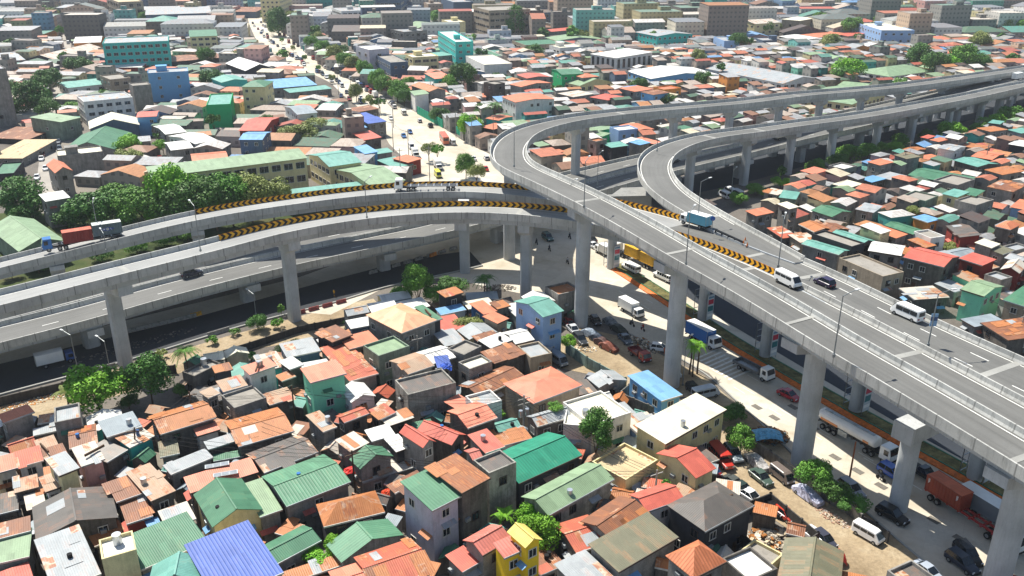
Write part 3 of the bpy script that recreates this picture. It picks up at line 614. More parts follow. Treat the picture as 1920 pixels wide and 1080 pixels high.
    t['_r'] = RO[ro][4]; t['_w'] = WA[wa][2]; t['_t'] = ty; t['_a'] = L * D; t['_h'] = h; t['_n'] = nick or ''
    if label: t['label'] = label
    HOUSES.append(t)
    return t
NEAR = '''
405 1128 532 1073 477 981 7 s .9 U c|the royal blue roof
398 989 493 955 453 897 6 G 1.5 G c|the dark green gable
100 1110 190 1075 153 988 6.5 s .6 S g
192 1055 257 1036 240 1003 8.5 f 0 W c|the white flat roof
262 1070 390 1015 362 962 5 s .7 G g
312 992 368 972 353 943 5.4 s .4 w g
283 1002 308 993 297 970 4.6 s .2 u g
275 1105 385 1090 365 1050 6.5 G 1.6 T g
67 1015 222 970 203 912 6 G 1.4 K d
177 1025 233 1002 220 978 4 s .3 O d
218 942 275 922 267 887 6.3 s .5 B g
283 940 330 920 293 867 6.8 s .4 M d
237 983 287 967 270 925 5.4 s .5 B r
110 893 150 877 133 847 8.6 s .5 S c|the tall cream house
152 875 197 860 173 833 7.6 s .5 w p
32 877 82 863 73 840 5.5 s .5 r w
-15 890 32 877 25 853 5 s .4 p w
7 793 65 772 62 758 6.3 s .4 o g|the small orange roof
70 795 113 788 110 775 4.4 s .3 M g
62 817 117 805 103 797 4 s .2 S d
20 851 70 835 67 817 4.4 g .8 r d
80 862 118 850 107 817 5 s .4 M w
130 842 184 830 160 798 5 g .6 B d
200 820 267 799 247 775 6 s .4 s g|the blue grey sheet roof
243 840 290 817 270 800 5.2 s .4 w t
200 867 240 843 213 817 4.8 s .3 Z d
300 815 405 783 375 752 6.2 g 1 O d|the broad rust roof
370 818 413 805 408 790 5 s .3 p w
300 858 337 850 320 825 4.4 s .2 V g
320 890 400 857 393 840 5 s .3 S g
390 843 447 825 443 812 5.2 s .3 S d
400 865 457 855 453 845 4 s .2 G g
357 925 485 885 470 862 5.8 s .5 p d|the solar panel roof
390 747 413 737 403 725 6.3 s .3 M g
447 838 552 808 513 765 6 g .8 O d
-20 1060 55 1043 50 997 6 s .5 L g
-20 1015 58 995 53 972 6.7 s .4 B g
-20 1110 62 1080 58 1055 5 s .3 R g
27 925 73 913 63 893 5 s .3 M d
85 923 117 912 97 890 6 s .3 M w
50 958 87 947 73 923 4.2 s .2 w d
-5 965 35 955 22 922 3.8 s .1 K d
75 1000 95 985 85 960 4 s .1 s d
487 970 530 955 500 897 5.5 s .4 L g
537 950 658 903 610 850 6.2 g .9 g g|the long green roof
495 887 597 847 563 813 6 g .7 K d
607 988 722 960 680 925 5.6 h 1.5 O k|the rust hipped roof
520 1057 603 1013 580 978 5 g .7 G g
640 1055 757 1003 720 975 5.2 G 1.5 g W
700 1110 812 1070 760 1012 6 g .9 r g|the big red roof
640 1125 738 1092 698 1045 5.5 g .7 p g
535 1095 640 1060 620 1045 4 s .2 O d
810 958 865 930 818 880 9.6 s .8 g l|the lilac apartment house
866 925 920 896 866 849 10.4 s .5 N d|the ribbed rust roof
917 893 968 872 945 845 9.6 f 0 K W
888 866 908 860 892 838 7 g .6 x g
910 850 947 837 913 807 7 s .4 R g
877 803 933 783 893 752 7 g .9 p d|the salmon gable
847 835 875 815 833 773 6.4 G 1 R d
793 840 818 828 783 795 8.6 G .9 R Z
675 880 738 855 722 835 6 G 1.4 G g|the small green gable
657 848 693 830 678 805 6 s .4 w g
697 828 742 815 720 800 6 s .4 W g
743 848 770 838 747 817 6 s .4 W k
680 905 780 875 757 850 3.6 s .2 w g
645 793 693 775 683 760 6 g .4 r d
713 787 743 773 725 758 6 s .5 r d
727 800 777 783 763 767 5.4 s .3 w d
605 810 632 800 605 770 6 s .3 M g
857 768 885 753 865 738 5 s .3 p d
740 925 798 895 780 885 5 s .3 B d
867 1073 902 1053 885 1018 5 s .4 R g
905 1042 960 1010 935 975 6.8 g .9 x g
985 1028 1018 1012 998 975 9 G .8 y y|the yellow house
945 1047 986 1029 968 1005 7.6 s .5 x y
973 907 1092 853 1030 808 6.6 g 1.3 E k|the emerald roof
1028 967 1152 898 1118 857 6.3 g 1.1 L W|the pale green hall
1000 757 1092 722 1035 686 6.8 h 1.0 p T|the salmon hipped roof
1110 802 1183 778 1122 738 7 f 0 C w|the white terrace house
1056 800 1106 804 1075 765 6.6 f 0 C w
1248 833 1363 768 1303 742 7 s .5 C c|the cream warehouse
1240 752 1280 740 1205 698 5.6 s .2 u B|the blue shed
1173 905 1233 867 1190 823 4.4 f 0 Y c|the tan roof slab
1230 850 1305 897 1347 880 6 G 1.4 R c|the red gabled house
1322 997 1415 947 1340 902 7 h 1.4 K k|the dark hipped roof
1147 1013 1220 962 1160 930 6.3 g .8 B g
1080 1037 1147 1015 1090 968 5.2 g .8 r d
1160 1073 1273 1007 1223 962 6 s .7 V g|the olive sheet roof
1090 1110 1150 1080 1093 1035 5.2 s .3 S g
1300 1085 1363 1053 1317 1008 7 h 1.9 X g|the ribbed orange hip
1457 1085 1575 1115 1650 1050 5 G 1.2 V g
753 625 820 600 765 563 8 h 1.6 P g|the peach mansion
813 602 830 597 800 572 8 s .4 G k
835 558 870 548 850 540 7 s .3 O k
875 563 935 560 915 548 4.2 s .2 s d
907 590 933 583 907 565 6.2 s .4 o n
933 580 958 573 950 562 5.2 s .3 O d
933 607 955 597 933 583 6 s .3 o T
963 565 1018 595 1053 580 9.6 G 1.1 T b|the blue house
880 697 923 682 913 665 6.4 f 0 C g
927 682 987 663 960 645 5.8 s .4 B d
920 653 962 637 930 628 6 s .3 W d
895 640 935 628 920 622 5.5 s .3 B d
870 670 903 653 880 637 6 f 0 Z g
900 745 985 705 955 680 5 g .7 B d
655 715 710 700 700 630 5.4 s .4 r g
710 672 768 653 740 633 7.8 f 0 L v|the terrace with green walls
765 702 815 685 765 665 7.8 g .8 M W
820 690 847 687 830 668 6.4 s .2 U g
765 745 855 722 830 695 7 f 0 K W|the stained concrete block
582 718 650 700 622 680 9.6 s .5 p m|the mint house
623 642 662 627 640 607 7 s .3 B k
655 655 712 640 690 622 6 s .3 o d
365 710 415 685 400 673 5 f 0 Z d
403 700 437 692 423 682 6 s .2 O k
468 703 520 685 503 673 8 s .3 p w|the two tone house
543 693 570 683 553 668 6 s .2 W d
418 735 465 722 450 705 6 s .3 M b
528 715 555 705 545 695 5 s .2 O d
380 760 430 745 410 722 4.8 s .2 K d
440 770 500 750 480 725 5.6 f 0 Z g
505 760 555 745 545 725 5 s .2 M d
1385 1040 1440 1070 1460 1040 3 f 0 Z c
1250 930 1300 950 1320 925 3.6 s .2 M T
'''
RIGHT = '''
1418 405 1452 398 1432 390 6 s .3 o g
1457 382 1480 392 1495 388 8 s .3 C g
1520 394 1560 407 1580 392 6 g .9 G g|the green gable by the ramp
1603 392 1638 399 1655 388 7 s .3 S g
1460 370 1493 374 1503 362 6 s .3 T v
1497 420 1527 435 1547 420 6 g .7 O d
1530 424 1557 436 1588 427 6 g .7 B d
1553 440 1613 460 1637 450 6 g .8 T d
1522 441 1597 466 1612 456 6.6 f 0 Z k
1502 457 1573 478 1595 470 6 g .5 T g
1437 427 1467 447 1483 436 4.4 s .2 r d
1477 440 1500 455 1525 445 5 s .2 w T
1623 427 1680 447 1697 440 6.2 s .4 X g|the orange strip roof
1657 422 1712 440 1730 431 6 g .6 G g
1710 407 1740 417 1757 410 7 s .2 u o
1712 394 1737 401 1755 393 6 s .2 T g
1713 437 1745 450 1762 442 6.2 f 0 Z w
1773 423 1800 445 1823 433 6.4 s .8 K r
1693 482 1770 501 1795 480 7.6 g 1.0 R d|the big red roof by the ramp
1797 484 1842 498 1860 486 7 s .3 R r
1627 470 1690 480 1712 463 6 g .6 W g
1573 487 1655 522 1677 506 6 f 0 Z T
1800 542 1845 556 1877 535 7.2 g .9 L m|the mint walled house
1838 605 1890 638 1925 590 5.6 s .6 B d|the big brown roof
1800 598 1827 613 1853 588 5 s .3 s g
1880 562 1925 576 1960 530 7 g 1.0 G T
1875 505 1912 513 1925 496 6.4 G 1 w r
1685 540 1715 562 1743 533 4 s .2 w d
1865 424 1895 431 1917 421 8.6 h .9 X d
1893 388 1930 395 1940 380 6.5 s .3 o b
1500 320 1527 327 1543 318 7.4 s .3 p p|the pink house
1553 313 1583 320 1600 312 7.2 f 0 W g
1625 303 1650 310 1667 303 8.2 s .3 o g
1675 290 1700 298 1717 292 8 s .3 V g
1757 277 1790 283 1802 273 8 g .5 S w|the white walled tall house
1702 328 1805 348 1817 330 5.8 g .9 G d|the broad green roof
1820 293 1860 300 1878 287 7 g .6 o d
1787 300 1833 313 1853 302 7 g .6 T d
1800 273 1843 281 1850 274 6 s .2 O d
1713 293 1735 300 1750 291 5 s .2 o d
1690 280 1710 285 1730 277 6 g .4 O g
1725 257 1740 260 1752 256 7.6 s .3 R g
1742 262 1760 266 1772 260 7.4 s .2 o g
1830 240 1857 247 1875 240 8.4 s .2 O g
1852 230 1875 233 1883 228 9 s .2 T d
1888 243 1915 250 1925 243 7 s .2 T g
1890 270 1920 275 1935 266 7 g .4 W k
1750 340 1795 350 1820 337 7 f 0 Z g
1845 318 1880 328 1905 317 6.4 s .3 O g
1640 330 1672 338 1690 328 6 s .2 S g
1610 335 1635 342 1650 333 6 s .2 u d
1560 345 1590 353 1608 343 6.2 s .2 C g
1430 360 1458 366 1470 358 5.4 s .2 w g
1690 370 1735 380 1752 368 7.6 f 0 Z v
1790 378 1830 388 1850 374 8.2 f 0 Z g
1765 363 1795 370 1810 360 8.8 s .3 T c
1800 362 1830 368 1842 358 8.8 s .3 G c
1850 350 1900 360 1918 346 7.2 s .3 B g
'''
MID = '''
1107 252 1130 256 1144 251 7 s .3 L e
1143 240 1160 247 1188 240 8 f 0 W b|the ornate pale blue house
1129 269 1146 277 1173 271 8 s .2 T k
1102 264 1118 268 1134 263 9 f 0 O g
1016 281 1032 288 1054 282 5 s .1 o d
1105 240 1120 246 1142 236 7 g .4 L e
1160 235 1190 246 1222 240 7 g .5 o d
1178 266 1200 272 1217 267 8 s .2 u g
1188 260 1225 270 1232 265 6 s .2 p g
1035 298 1060 307 1080 300 4 s .2 w d
1095 308 1112 315 1130 308 4 s .2 B d
995 268 1010 275 1022 268 6 s .2 L g
1262 238 1278 243 1292 238 7 s .2 G g
1315 230 1330 236 1340 230 7 s .2 W w
1230 235 1245 240 1258 233 6 s .2 w d
1030 245 1048 250 1060 244 6 s .2 S d
310 252 350 247 342 230 6 g .8 W g
365 270 407 262 388 242 6 g 1 W w|the white gabled house
320 282 363 277 355 262 6 g .9 W g
360 302 428 296 423 283 5 g .8 o g|the long orange roof
447 245 495 245 470 220 8 g 1.5 R r|the orange gable with dormer
447 262 492 262 480 247 9.5 g .9 u s|the slate blue house
532 200 557 215 594 210 9 G 1.2 s w|the blue grey gable
103 325 137 320 128 303 8 G 1.6 o g|the small red gable
85 378 132 370 122 358 8 s .3 W g
255 220 294 218 290 208 8 g .6 R B
452 163 497 163 478 152 14 h 1.5 G c
415 155 465 150 450 140 8 G 1 T t
660 250 682 263 718 260 5 s .4 R d|the red shop roof
690 282 700 290 722 275 5 s .3 T g
662 275 684 289 692 275 6 s .3 u B
672 222 690 232 725 228 6 s .2 U g
660 214 678 222 700 217 6 s .2 U g
648 232 662 242 684 236 5 s .2 u g
640 205 660 212 690 198 5 s .4 B d
735 297 765 305 766 292 5 s .3 o r
705 300 740 315 755 300 4 s .2 T g
770 160 805 172 835 168 8 g 1.2 O g
795 137 815 148 843 143 8 s .3 p t
968 140 988 147 1008 136 8 g .6 R g
955 158 977 163 1000 148 9 g .9 o g
940 181 966 192 1013 175 11 g .8 o w|the house with balconies
1033 130 1053 140 1082 132 8 G 1 G e|the green barn
1070 140 1092 146 1104 138 7 h 1 o g
910 222 935 226 948 216 6 g .5 o t
900 238 925 243 935 233 5 s .3 o d
795 100 815 106 838 100 6 s .2 T g
1200 172 1225 178 1240 170 9 s .2 B B
1160 165 1190 172 1205 163 9 s .2 o g
1225 165 1245 170 1250 160 9 f 0 o o
1105 182 1140 188 1160 180 7 s .2 R g
1045 175 1075 182 1095 172 7 s .2 w g
'''
def parse(txt, **k):
    for ln in txt.strip().splitlines():
        a, _, nick = ln.partition('|'); t = a.split(); v = [float(q) for q in t[:7]]
        w_ = t[10] if t[10] in WA else 'g'
        house(*v, t[7], float(t[8]), t[9], w_, nick=nick or None, **k)
parse(NEAR); parse(RIGHT); parse(MID)
# larger buildings: base = pixel row of the foot of corner B
def big(nick, label, ax, ay, bx, by, cx, cy, base, ty, rise, ro, wa, cfg=(3.4, 3.3, 1.6, 1.4), cat='building', h=None, win=3, **k):
    return house(ax, ay, bx, by, cx, cy, h or 8, ty, rise, ro, wa, win=win, nick=nick, label=label, cat=cat, base=base, wincfg=cfg, **k)
BIG = [
 ('the teal school', 'teal and white four-storey school block with long rows of windows, behind the blue box building', 192, 83, 316, 78, 313, 68, 130, 'f', 0, 'S', 't', (3.6, 3.3, 2.4, 1.6)),
 ('the blue box', 'plain bright blue box building with tiny scattered windows in front of the teal school', 277, 139, 353, 135, 350, 128, 187, 'f', 0, 'S', 'B', (6, 4, 1.2, 1.2)),
 ('the white office', 'white office block with pale green parapet beside the side street', 157, 193, 249, 184, 245, 172, 228, 'f', 0, 'S', 'w', (3.2, 3.4, 2.2, 1.3)),
 (None, 'narrow bare concrete building with pale green roof beside the side street', 114, 229, 152, 220, 151, 201, 255, 's', .6, 'L', 'v', (9, 9, 1, 1)),
 (None, 'blue grey stepped-gable warehouse with cream roof in front of the white office', 167, 242, 262, 234, 257, 220, 262, 'G', 3, 'C', 's', (20, 20, 1, 1), 'warehouse'),
 (None, 'broad dark green gabled warehouse behind the grey mural building', 115, 284, 216, 280, 205, 250, 300, 'G', 3, 'G', 'g', (8, 8, 1, 1), 'warehouse'),
 (None, 'grey box building with a flat concrete roof behind the small red gable', 108, 295, 193, 286, 190, 275, 322, 'f', 0, 'C', 'g', (20, 20, 1, 1)),
 (None, 'cream-roofed gable warehouse at the left edge beside the side street', -25, 297, 42, 297, 50, 265, 312, 's', .8, 'Y', 'g', (8, 8, 1, 1), 'warehouse'),
 (None, 'brown-roofed warehouse at the left edge behind the cream-roofed one', -25, 258, 52, 262, 57, 242, 272, 's', .8, 'B', 'k', (8, 8, 1, 1), 'warehouse'),
 (None, 'dark building with sunken green roof at the left edge above the big dark tree', -15, 330, 27, 327, 31, 306, 345, 'f', 0, 'G', 'k', (8, 8, 1, 1)),
 ('the bright green box', 'bright green box building with orange bands and a pale teal roof', 387, 199, 432, 197, 420, 177, 242, 'f', 0, 'T', 'e', (20, 20, 1, 1)),
 (None, 'long light blue roofed warehouse with shaded side beside the avenue', 495, 167, 595, 159, 592, 146, 176, 's', 1, 'u', 'g', (9, 9, 1, 1), 'warehouse'),
 (None, 'narrow shed with pale teal roof in front of the long light blue roof', 543, 174, 623, 166, 620, 160, 180, 's', .4, 'T', 'g', (9, 9, 1, 1), 'warehouse'),
 (None, 'white gabled hangar with dark front near the avenue', 460, 133, 515, 128, 500, 112, 143, 'G', 3, 'W', 'k', (20, 20, 1, 1), 'warehouse'),
 (None, 'low dark warehouse with long brown roof behind the white hangar', 320, 116, 425, 107, 423, 98, 120, 's', .5, 'B', 'k', (20, 20, 1, 1), 'warehouse'),
 (None, 'cream four-storey apartment block with green double gables right of the teal school', 355, 69, 408, 67, 400, 55, 98, 'g', 1.5, 'G', 'c', (4, 3.2, 2.6, 1.4)),
 ('the slate hall', 'huge windowless slate blue hall with pale roof near the top left', 272, 28, 398, 24, 388, 14, 53, 's', 1, 'S', 's', (60, 60, 1, 1), 'warehouse'),
 ('the beige tower', 'beige tower with recessed square windows beside the slate hall', 222, 5, 268, 3, 262, -6, 50, 'f', 0, 'Y', 'T', (5, 4.5, 3.2, 2.4)),
 (None, 'maroon-walled hall with white roof between the teal school and the blue box', 198, 127, 265, 126, 262, 112, 138, 'g', 1, 'W', 'r', (60, 60, 1, 1)),
 (None, 'grey office block with ribbon windows at the top left', 100, 16, 155, 15, 150, 8, 38, 'f', 0, 'S', 'g', (5, 4, 3.6, 1.2)),
 (None, 'brown concrete apartment house left of the blue box', 207, 151, 245, 147, 250, 137, 176, 'f', 0, 'Z', 'T', (4, 3.4, 2, 1.4)),
 (None, 'windowless concrete block between the white office and the blue box', 249, 163, 283, 160, 281, 154, 208, 'f', 0, 'Z', 'g', (60, 60, 1, 1)),
 (None, 'long low teal and white building beside the side street', 127, 165, 202, 157, 198, 147, 172, 's', .5, 'T', 'w', (5, 3, 1.6, 1.2)),
 (None, 'grey tower block cut by the left edge of the picture', -45, 135, 12, 130, 5, 118, 235, 'f', 0, 'S', 'g', (9, 6, 1.2, 1.2)),
 (None, 'long pale blue and white shed at the left edge below the trees', 27, 217, 75, 214, 72, 205, 226, 's', .5, 'W', 'w', (60, 60, 1, 1), 'warehouse'),
 (None, 'white-roofed orange-walled shop block beside the side street', 137, 81, 189, 79, 182, 68, 95, 'g', 2, 'W', 'o', (5, 3.5, 2, 1.4)),
 (None, 'silver saddle-roofed hall at the far left', 0, 116, 48, 112, 40, 96, 122, 'g', 2, 'S', 'g', (60, 60, 1, 1), 'warehouse'),
 (None, 'brown and white gabled hall with dark front at the far left', 47, 112, 105, 113, 92, 89, 120, 'G', 3, 'w', 'k', (60, 60, 1, 1), 'warehouse'),
 ('the green depot', 'pale olive gabled depot beside the trees and the container truck', 35, 472, 125, 452, 113, 400, 490, 'G', 2.2, 'L', 'v', (60, 60, 1, 1), 'warehouse'),
 ('the long school', 'long four-storey cream school block with pale green roof and open corridors', 283, 333, 577, 296, 567, 284, 370, 's', 1.2, 'L', 'c', (3.7, 3.3, 2.6, 1.9), 'school'),
 (None, 'school wing with teal gable roof and yellow walls joining the long school', 577, 290, 617, 313, 656, 292, 362, 'G', 1.6, 'T', 'c', (3.4, 3.2, 2.4, 1.6), 'school'),
 (None, 'school wing with pale green gable roof nearest the avenue shops', 622, 317, 697, 350, 742, 330, 392, 'G', 1.6, 'L', 'c', (3.4, 3.2, 2.4, 1.6), 'school'),
 (None, 'low teal-roofed building just behind the chevron barrier', 535, 368, 690, 350, 686, 342, 385, 's', .6, 'T', 'g', (60, 60, 1, 1)),
 ('the striped tower', 'slate tower with white horizontal bands cut by the top edge', 703, -8, 751, -8, 748, -18, 44, 'f', 0, 'S', 's', (3.2, 4, 2.8, 1.6)),
 (None, 'dark slate block right of the white banded tower', 752, 14, 793, 13, 790, 7, 37, 'f', 0, 'S', 's', (5, 4.5, 1.6, 1.4)),
 (None, 'navy blue slab building with white window side near the top', 850, 5, 887, 4, 885, -4, 43, 'f', 0, 'S', 's', (20, 20, 1, 1)),
 ('the concrete tower', 'tall grey-brown concrete block with striped left side near the top centre', 888, 14, 917, 21, 957, 10, 69, 'f', 0, 'Z', 'T', (4, 4.2, 3, 1.4)),
 ('the turquoise block', 'stepped turquoise apartment building with a plain side wall', 821, 60, 854, 80, 882, 76, 128, 'f', 0, 'W', 't', (4.2, 3.6, 1.8, 1.2)),
 (None, 'light grey office building with plain left wall behind the avenue trees', 667, 88, 692, 95, 718, 89, 138, 'f', 0, 'W', 'l', (6, 4.5, 2.4, 1.8)),
 (None, 'blue grey four-storey building with roof railing beside the avenue trees', 705, 105, 732, 119, 763, 116, 152, 'f', 0, 'Z', 's', (3.4, 3.8, 1.4, 1.3)),
 (None, 'cream building with dark balconies right of the blue grey one', 760, 103, 774, 109, 814, 103, 135, 'f', 0, 'C', 'c', (4.4, 3.4, 3.6, 1.4)),
 (None, 'grey block carrying a pale green gable roof above the avenue', 732, 56, 757, 61, 802, 58, 85, 'f', 0, 'S', 'g', (4, 4, 2, 1.6)),
 (None, 'hall with pale lime gable roof behind the grey block', 752, 50, 783, 53, 803, 43, 62, 'g', 3, 'L', 'g', (60, 60, 1, 1)),
 (None, 'pale grey commercial complex with banded parapets left of the red gable houses', 873, 106, 908, 123, 962, 121, 148, 'f', 0, 'C', 'w', (60, 60, 1, 1)),
 (None, 'upper tier of the pale grey complex with dark green roof edge', 875, 96, 905, 108, 945, 106, 124, 'f', 0, 'G', 'w', (60, 60, 1, 1)),
 (None, 'tall thin white building standing beside the avenue fence', 768, 171, 777, 179, 802, 175, 210, 's', .5, 'L', 'w', (60, 60, 1, 1)),
 (None, 'small bare concrete tower house near the tall avenue tree', 875, 154, 890, 158, 897, 153, 176, 'f', 0, 'Z', 'g', (4, 3, 1, 1)),
 (None, 'larger bare concrete tower house near the red gable houses', 907, 156, 928, 160, 936, 155, 196, 'f', 0, 'Z', 'd', (4, 3, 1, 1)),
 (None, 'orange and cream building with pale green gable roof and balconies', 1048, 152, 1087, 161, 1147, 153, 176, 'g', 2.6, 'L', 'c', (4, 3.4, 2, 1.6)),
 ('the white hall', 'white hall with tall narrow windows, blue piers and a white roof', 1106, 101, 1155, 109, 1240, 103, 135, 's', 1, 'W', 'w', (4, 8, 2, 5)),
 (None, 'pale blue warehouse with white roof right of the white hall', 1175, 133, 1220, 148, 1325, 133, 163, 'g', 2, 'W', 'B', (5, 4, 2, 1.4), 'warehouse'),
 ('the turquoise school', 'turquoise three-storey school with rows of windows and grey roof', 1190, 60, 1232, 68, 1290, 62, 90, 'g', 1.5, 'S', 't', (4, 3.5, 1.6, 1.3)),
 (None, 'broad shed with pale green panelled roof and slate wall', 1022, 70, 1040, 77, 1125, 71, 84, 'g', 2, 'L', 's', (60, 60, 1, 1), 'warehouse'),
 (None, 'tan two-storey office with dark green roof beside a tree', 960, 77, 985, 86, 1040, 77, 101, 'f', 0, 'G', 'T', (4, 3.5, 3, 1.2)),
 (None, 'white stepped office building behind the green barn', 1030, 86, 1050, 91, 1085, 86, 106, 'f', 0, 'C', 'w', (4, 3.2, 2.6, 1.3)),
 (None, 'sky blue box building near the top right of centre', 1170, 19, 1190, 24, 1221, 20, 41, 'f', 0, 'W', 'B', (60, 60, 1, 1)),
 (None, 'dark and beige office building left of the sky blue box', 1093, 20, 1127, 24, 1158, 19, 42, 'f', 0, 'L', 's', (5, 4, 3, 1.3)),
 (None, 'purple grey factory building with framed roof near the concrete tower', 980, 18, 995, 25, 1033, 20, 46, 'f', 0, 'K', 's', (5, 4.4, 3.6, 2)),
 (None, 'beige block with a thin row of top windows near the top edge', 1058, 6, 1080, 12, 1110, 8, 32, 'f', 0, 'Y', 'c', (4, 12, 2, 1)),
 (None, 'plain cream block standing in front of the navy slab', 828, 38, 843, 43, 886, 46, 72, 'f', 0, 'C', 'c', (60, 60, 1, 1)),
 (None, 'red-roofed market shed right of the concrete tower', 1015, 56, 1030, 60, 1060, 52, 66, 's', 1, 'R', 'g', (60, 60, 1, 1), 'warehouse'),
 (None, 'white office row with ribbon windows left of the banded tower', 640, 22, 692, 20, 690, 13, 48, 'f', 0, 'S', 'w', (4, 4, 3.2, 1.4)),
 (None, 'long white school building with many windows near the top of the avenue', 565, 25, 635, 22, 630, 15, 40, 'f', 0, 'S', 'w', (3.6, 4, 2.6, 1.4)),
 (None, 'pale yellow apartment tower at the top of the avenue', 487, -8, 523, -8, 520, -15, 42, 'f', 0, 'C', 'c', (3.5, 3.4, 1.6, 1.4)),
 (None, 'low pinkish brown-roofed market hall near the top left', 428, 22, 480, 22, 478, 15, 34, 's', 1, 'B', 's', (60, 60, 1, 1)),
 (None, 'pink grey block with square windows left of the market hall', 397, 18, 428, 18, 425, 11, 36, 'f', 0, 'Z', 'p', (4, 4, 1.6, 1.4)),
 (None, 'blue tower cut by the top edge above the slate hall', 392, -8, 412, -8, 410, -14, 18, 'f', 0, 'S', 'n', (4, 4, 2, 2)),
 (None, 'cream apartment block with orange and white gable roof at upper right', 1380, 40, 1415, 45, 1450, 40, 68, 'G', 2, 'w', 'c', (5, 4, 2, 1.2)),
 (None, 'cream L-shaped office building behind the tree at upper right', 1318, 32, 1340, 35, 1375, 28, 50, 'f', 0, 'S', 'c', (3.6, 4, 1.6, 1.4)),
 (None, 'beige box warehouse with white roof behind the cream apartment block', 1465, 36, 1500, 39, 1515, 34, 62, 's', .5, 'C', 'T', (8, 6, 1.6, 1.4)),
 (None, 'lilac blue box building beside a round-roofed turquoise house', 1338, 70, 1358, 78, 1382, 76, 97, 'f', 0, 'S', 'b', (8, 5, 1, 1)),
 (None, 'slate blue building with two white stripes at upper right', 1413, 72, 1430, 77, 1457, 73, 88, 'f', 0, 'S', 's', (8, 5, 1, 1)),
 (None, 'broad white roofs of a market at upper right', 1460, 68, 1500, 76, 1520, 66, 80, 'g', 1, 'W', 'k', (60, 60, 1, 1)),
 (None, 'orange-roofed shed beside the white market roofs', 1500, 65, 1535, 70, 1568, 62, 76, 's', .8, 'o', 'T', (60, 60, 1, 1)),
 (None, 'salmon-roofed hall with brown gable at upper right', 1570, 64, 1590, 68, 1618, 60, 75, 'g', 1.5, 'R', 'T', (60, 60, 1, 1)),
 ('the pale blue apartments', 'tall pale blue apartment building above the shanty roofs at upper right', 1607, 44, 1653, 58, 1679, 48, 84, 'f', 0, 'C', 'b', (5, 4, 1.6, 1.2)),
 ('the sawtooth warehouse', 'long white two-storey warehouse with grey roof crossed by dark green bands', 1320, 128, 1468, 157, 1530, 146, 172, 'g', 2.4, 'S', 'w', (4.4, 4, 2.6, 1.4), 'warehouse'),
 ('the green roofed hall', 'white and black hall with pale green hipped roof behind the far ramp', 1600, 133, 1668, 144, 1740, 131, 156, 'h', 3, 'L', 'w', (4, 4, 2.4, 1.6)),
 (None, 'low hall with pale green ribbed roofs just behind the far ramp', 1560, 166, 1610, 172, 1660, 160, 182, 'g', 2, 'L', 'c', (60, 60, 1, 1)),
 (None, 'long cream school with square windows seen beneath the far ramp', 1500, 182, 1598, 196, 1690, 170, 214, 'g', 1.6, 'L', 'c', (4, 3.6, 2, 1.6), 'school'),
 (None, 'teal-walled building below the far green belt at top right', 1773, 18, 1790, 20, 1806, 16, 33, 'f', 0, 'S', 't', (60, 60, 1, 1)),
 (None, 'beige apartment tower at the top right edge', 1680, 2, 1697, 6, 1712, 2, 21, 'f', 0, 'S', 'c', (5, 4, 1.4, 1.4)),
 (None, 'pink apartment tower beside the beige one at top right', 1710, -1, 1735, 3, 1752, -2, 24, 'f', 0, 'S', 'p', (5, 4, 1.4, 1.4)),
]
for b in BIG:
    b = list(b); k = {}
    if len(b) > 14 and isinstance(b[-1], str): k['cat'] = b.pop()
    cfg = b.pop() if isinstance(b[-1], tuple) else (3.4, 3.3, 1.6, 1.4)
    big(*b, cfg=cfg, win=0 if cfg[0] >= 20 else 3, **k)
# ---------------------------------------------------------------- the rest of the city, packed into what ground is free
import numpy as np
X0, Y0, NX, NY = -760, 70, 1520, 1080
occ = np.zeros((NX, NY), bool)
def ras_poly(pts, val=True):
    xs = [p[0] for p in pts]; ys = [p[1] for p in pts]
    i0, i1 = max(0, int(min(xs) - X0)), min(NX, int(max(xs) - X0) + 2); j0, j1 = max(0, int(min(ys) - Y0)), min(NY, int(max(ys) - Y0) + 2)
    if i1 <= i0 or j1 <= j0: return None
    gx, gy = np.meshgrid(np.arange(i0, i1) + X0 + .5, np.arange(j0, j1) + Y0 + .5, indexing='ij'); ins = np.zeros(gx.shape, bool)
    n = len(pts)
    for k in range(n):
        (xa, ya), (xb, yb) = pts[k][:2], pts[(k + 1) % n][:2]
        if ya == yb: continue
        c = ((ya > gy) != (yb > gy)) & (gx < (xb - xa) * (gy - ya) / (yb - ya) + xa); ins ^= c
    return i0, i1, j0, j1, ins
def block(pts):
    r = ras_poly(pts)
    if r: i0, i1, j0, j1, ins = r; occ[i0:i1, j0:j1] |= ins
def obb(x, y, L, D, a, g=0.0):
    c, s = math.cos(a), math.sin(a); return [(x + c * u * (L / 2 + g) - s * v * (D / 2 + g), y + s * u * (L / 2 + g) + c * v * (D / 2 + g)) for u, v in ((-1, -1), (1, -1), (1, 1), (-1, 1))]
def free(x, y, L, D, a, tol=.06):
    r = ras_poly(obb(x, y, L, D, a))
    if not r: return False
    i0, i1, j0, j1, ins = r; n = ins.sum()
    return n > 0 and (occ[i0:i1, j0:j1] & ins).sum() <= tol * n
for o in list(sc.objects):
    if o.get('kind') == 'structure' and o.name.split('.')[0] in ('road', 'asphalt_carriageway', 'asphalt_lane', 'dirt_verge', 'dirt_yard', 'side_street'): block([tuple(v.co[:2]) for v in o.data.vertices])
low = np.zeros((NX, NY), bool)
def lowz(pts):
    r = ras_poly(pts)
    if r: i0, i1, j0, j1, ins = r; low[i0:i1, j0:j1] |= ins
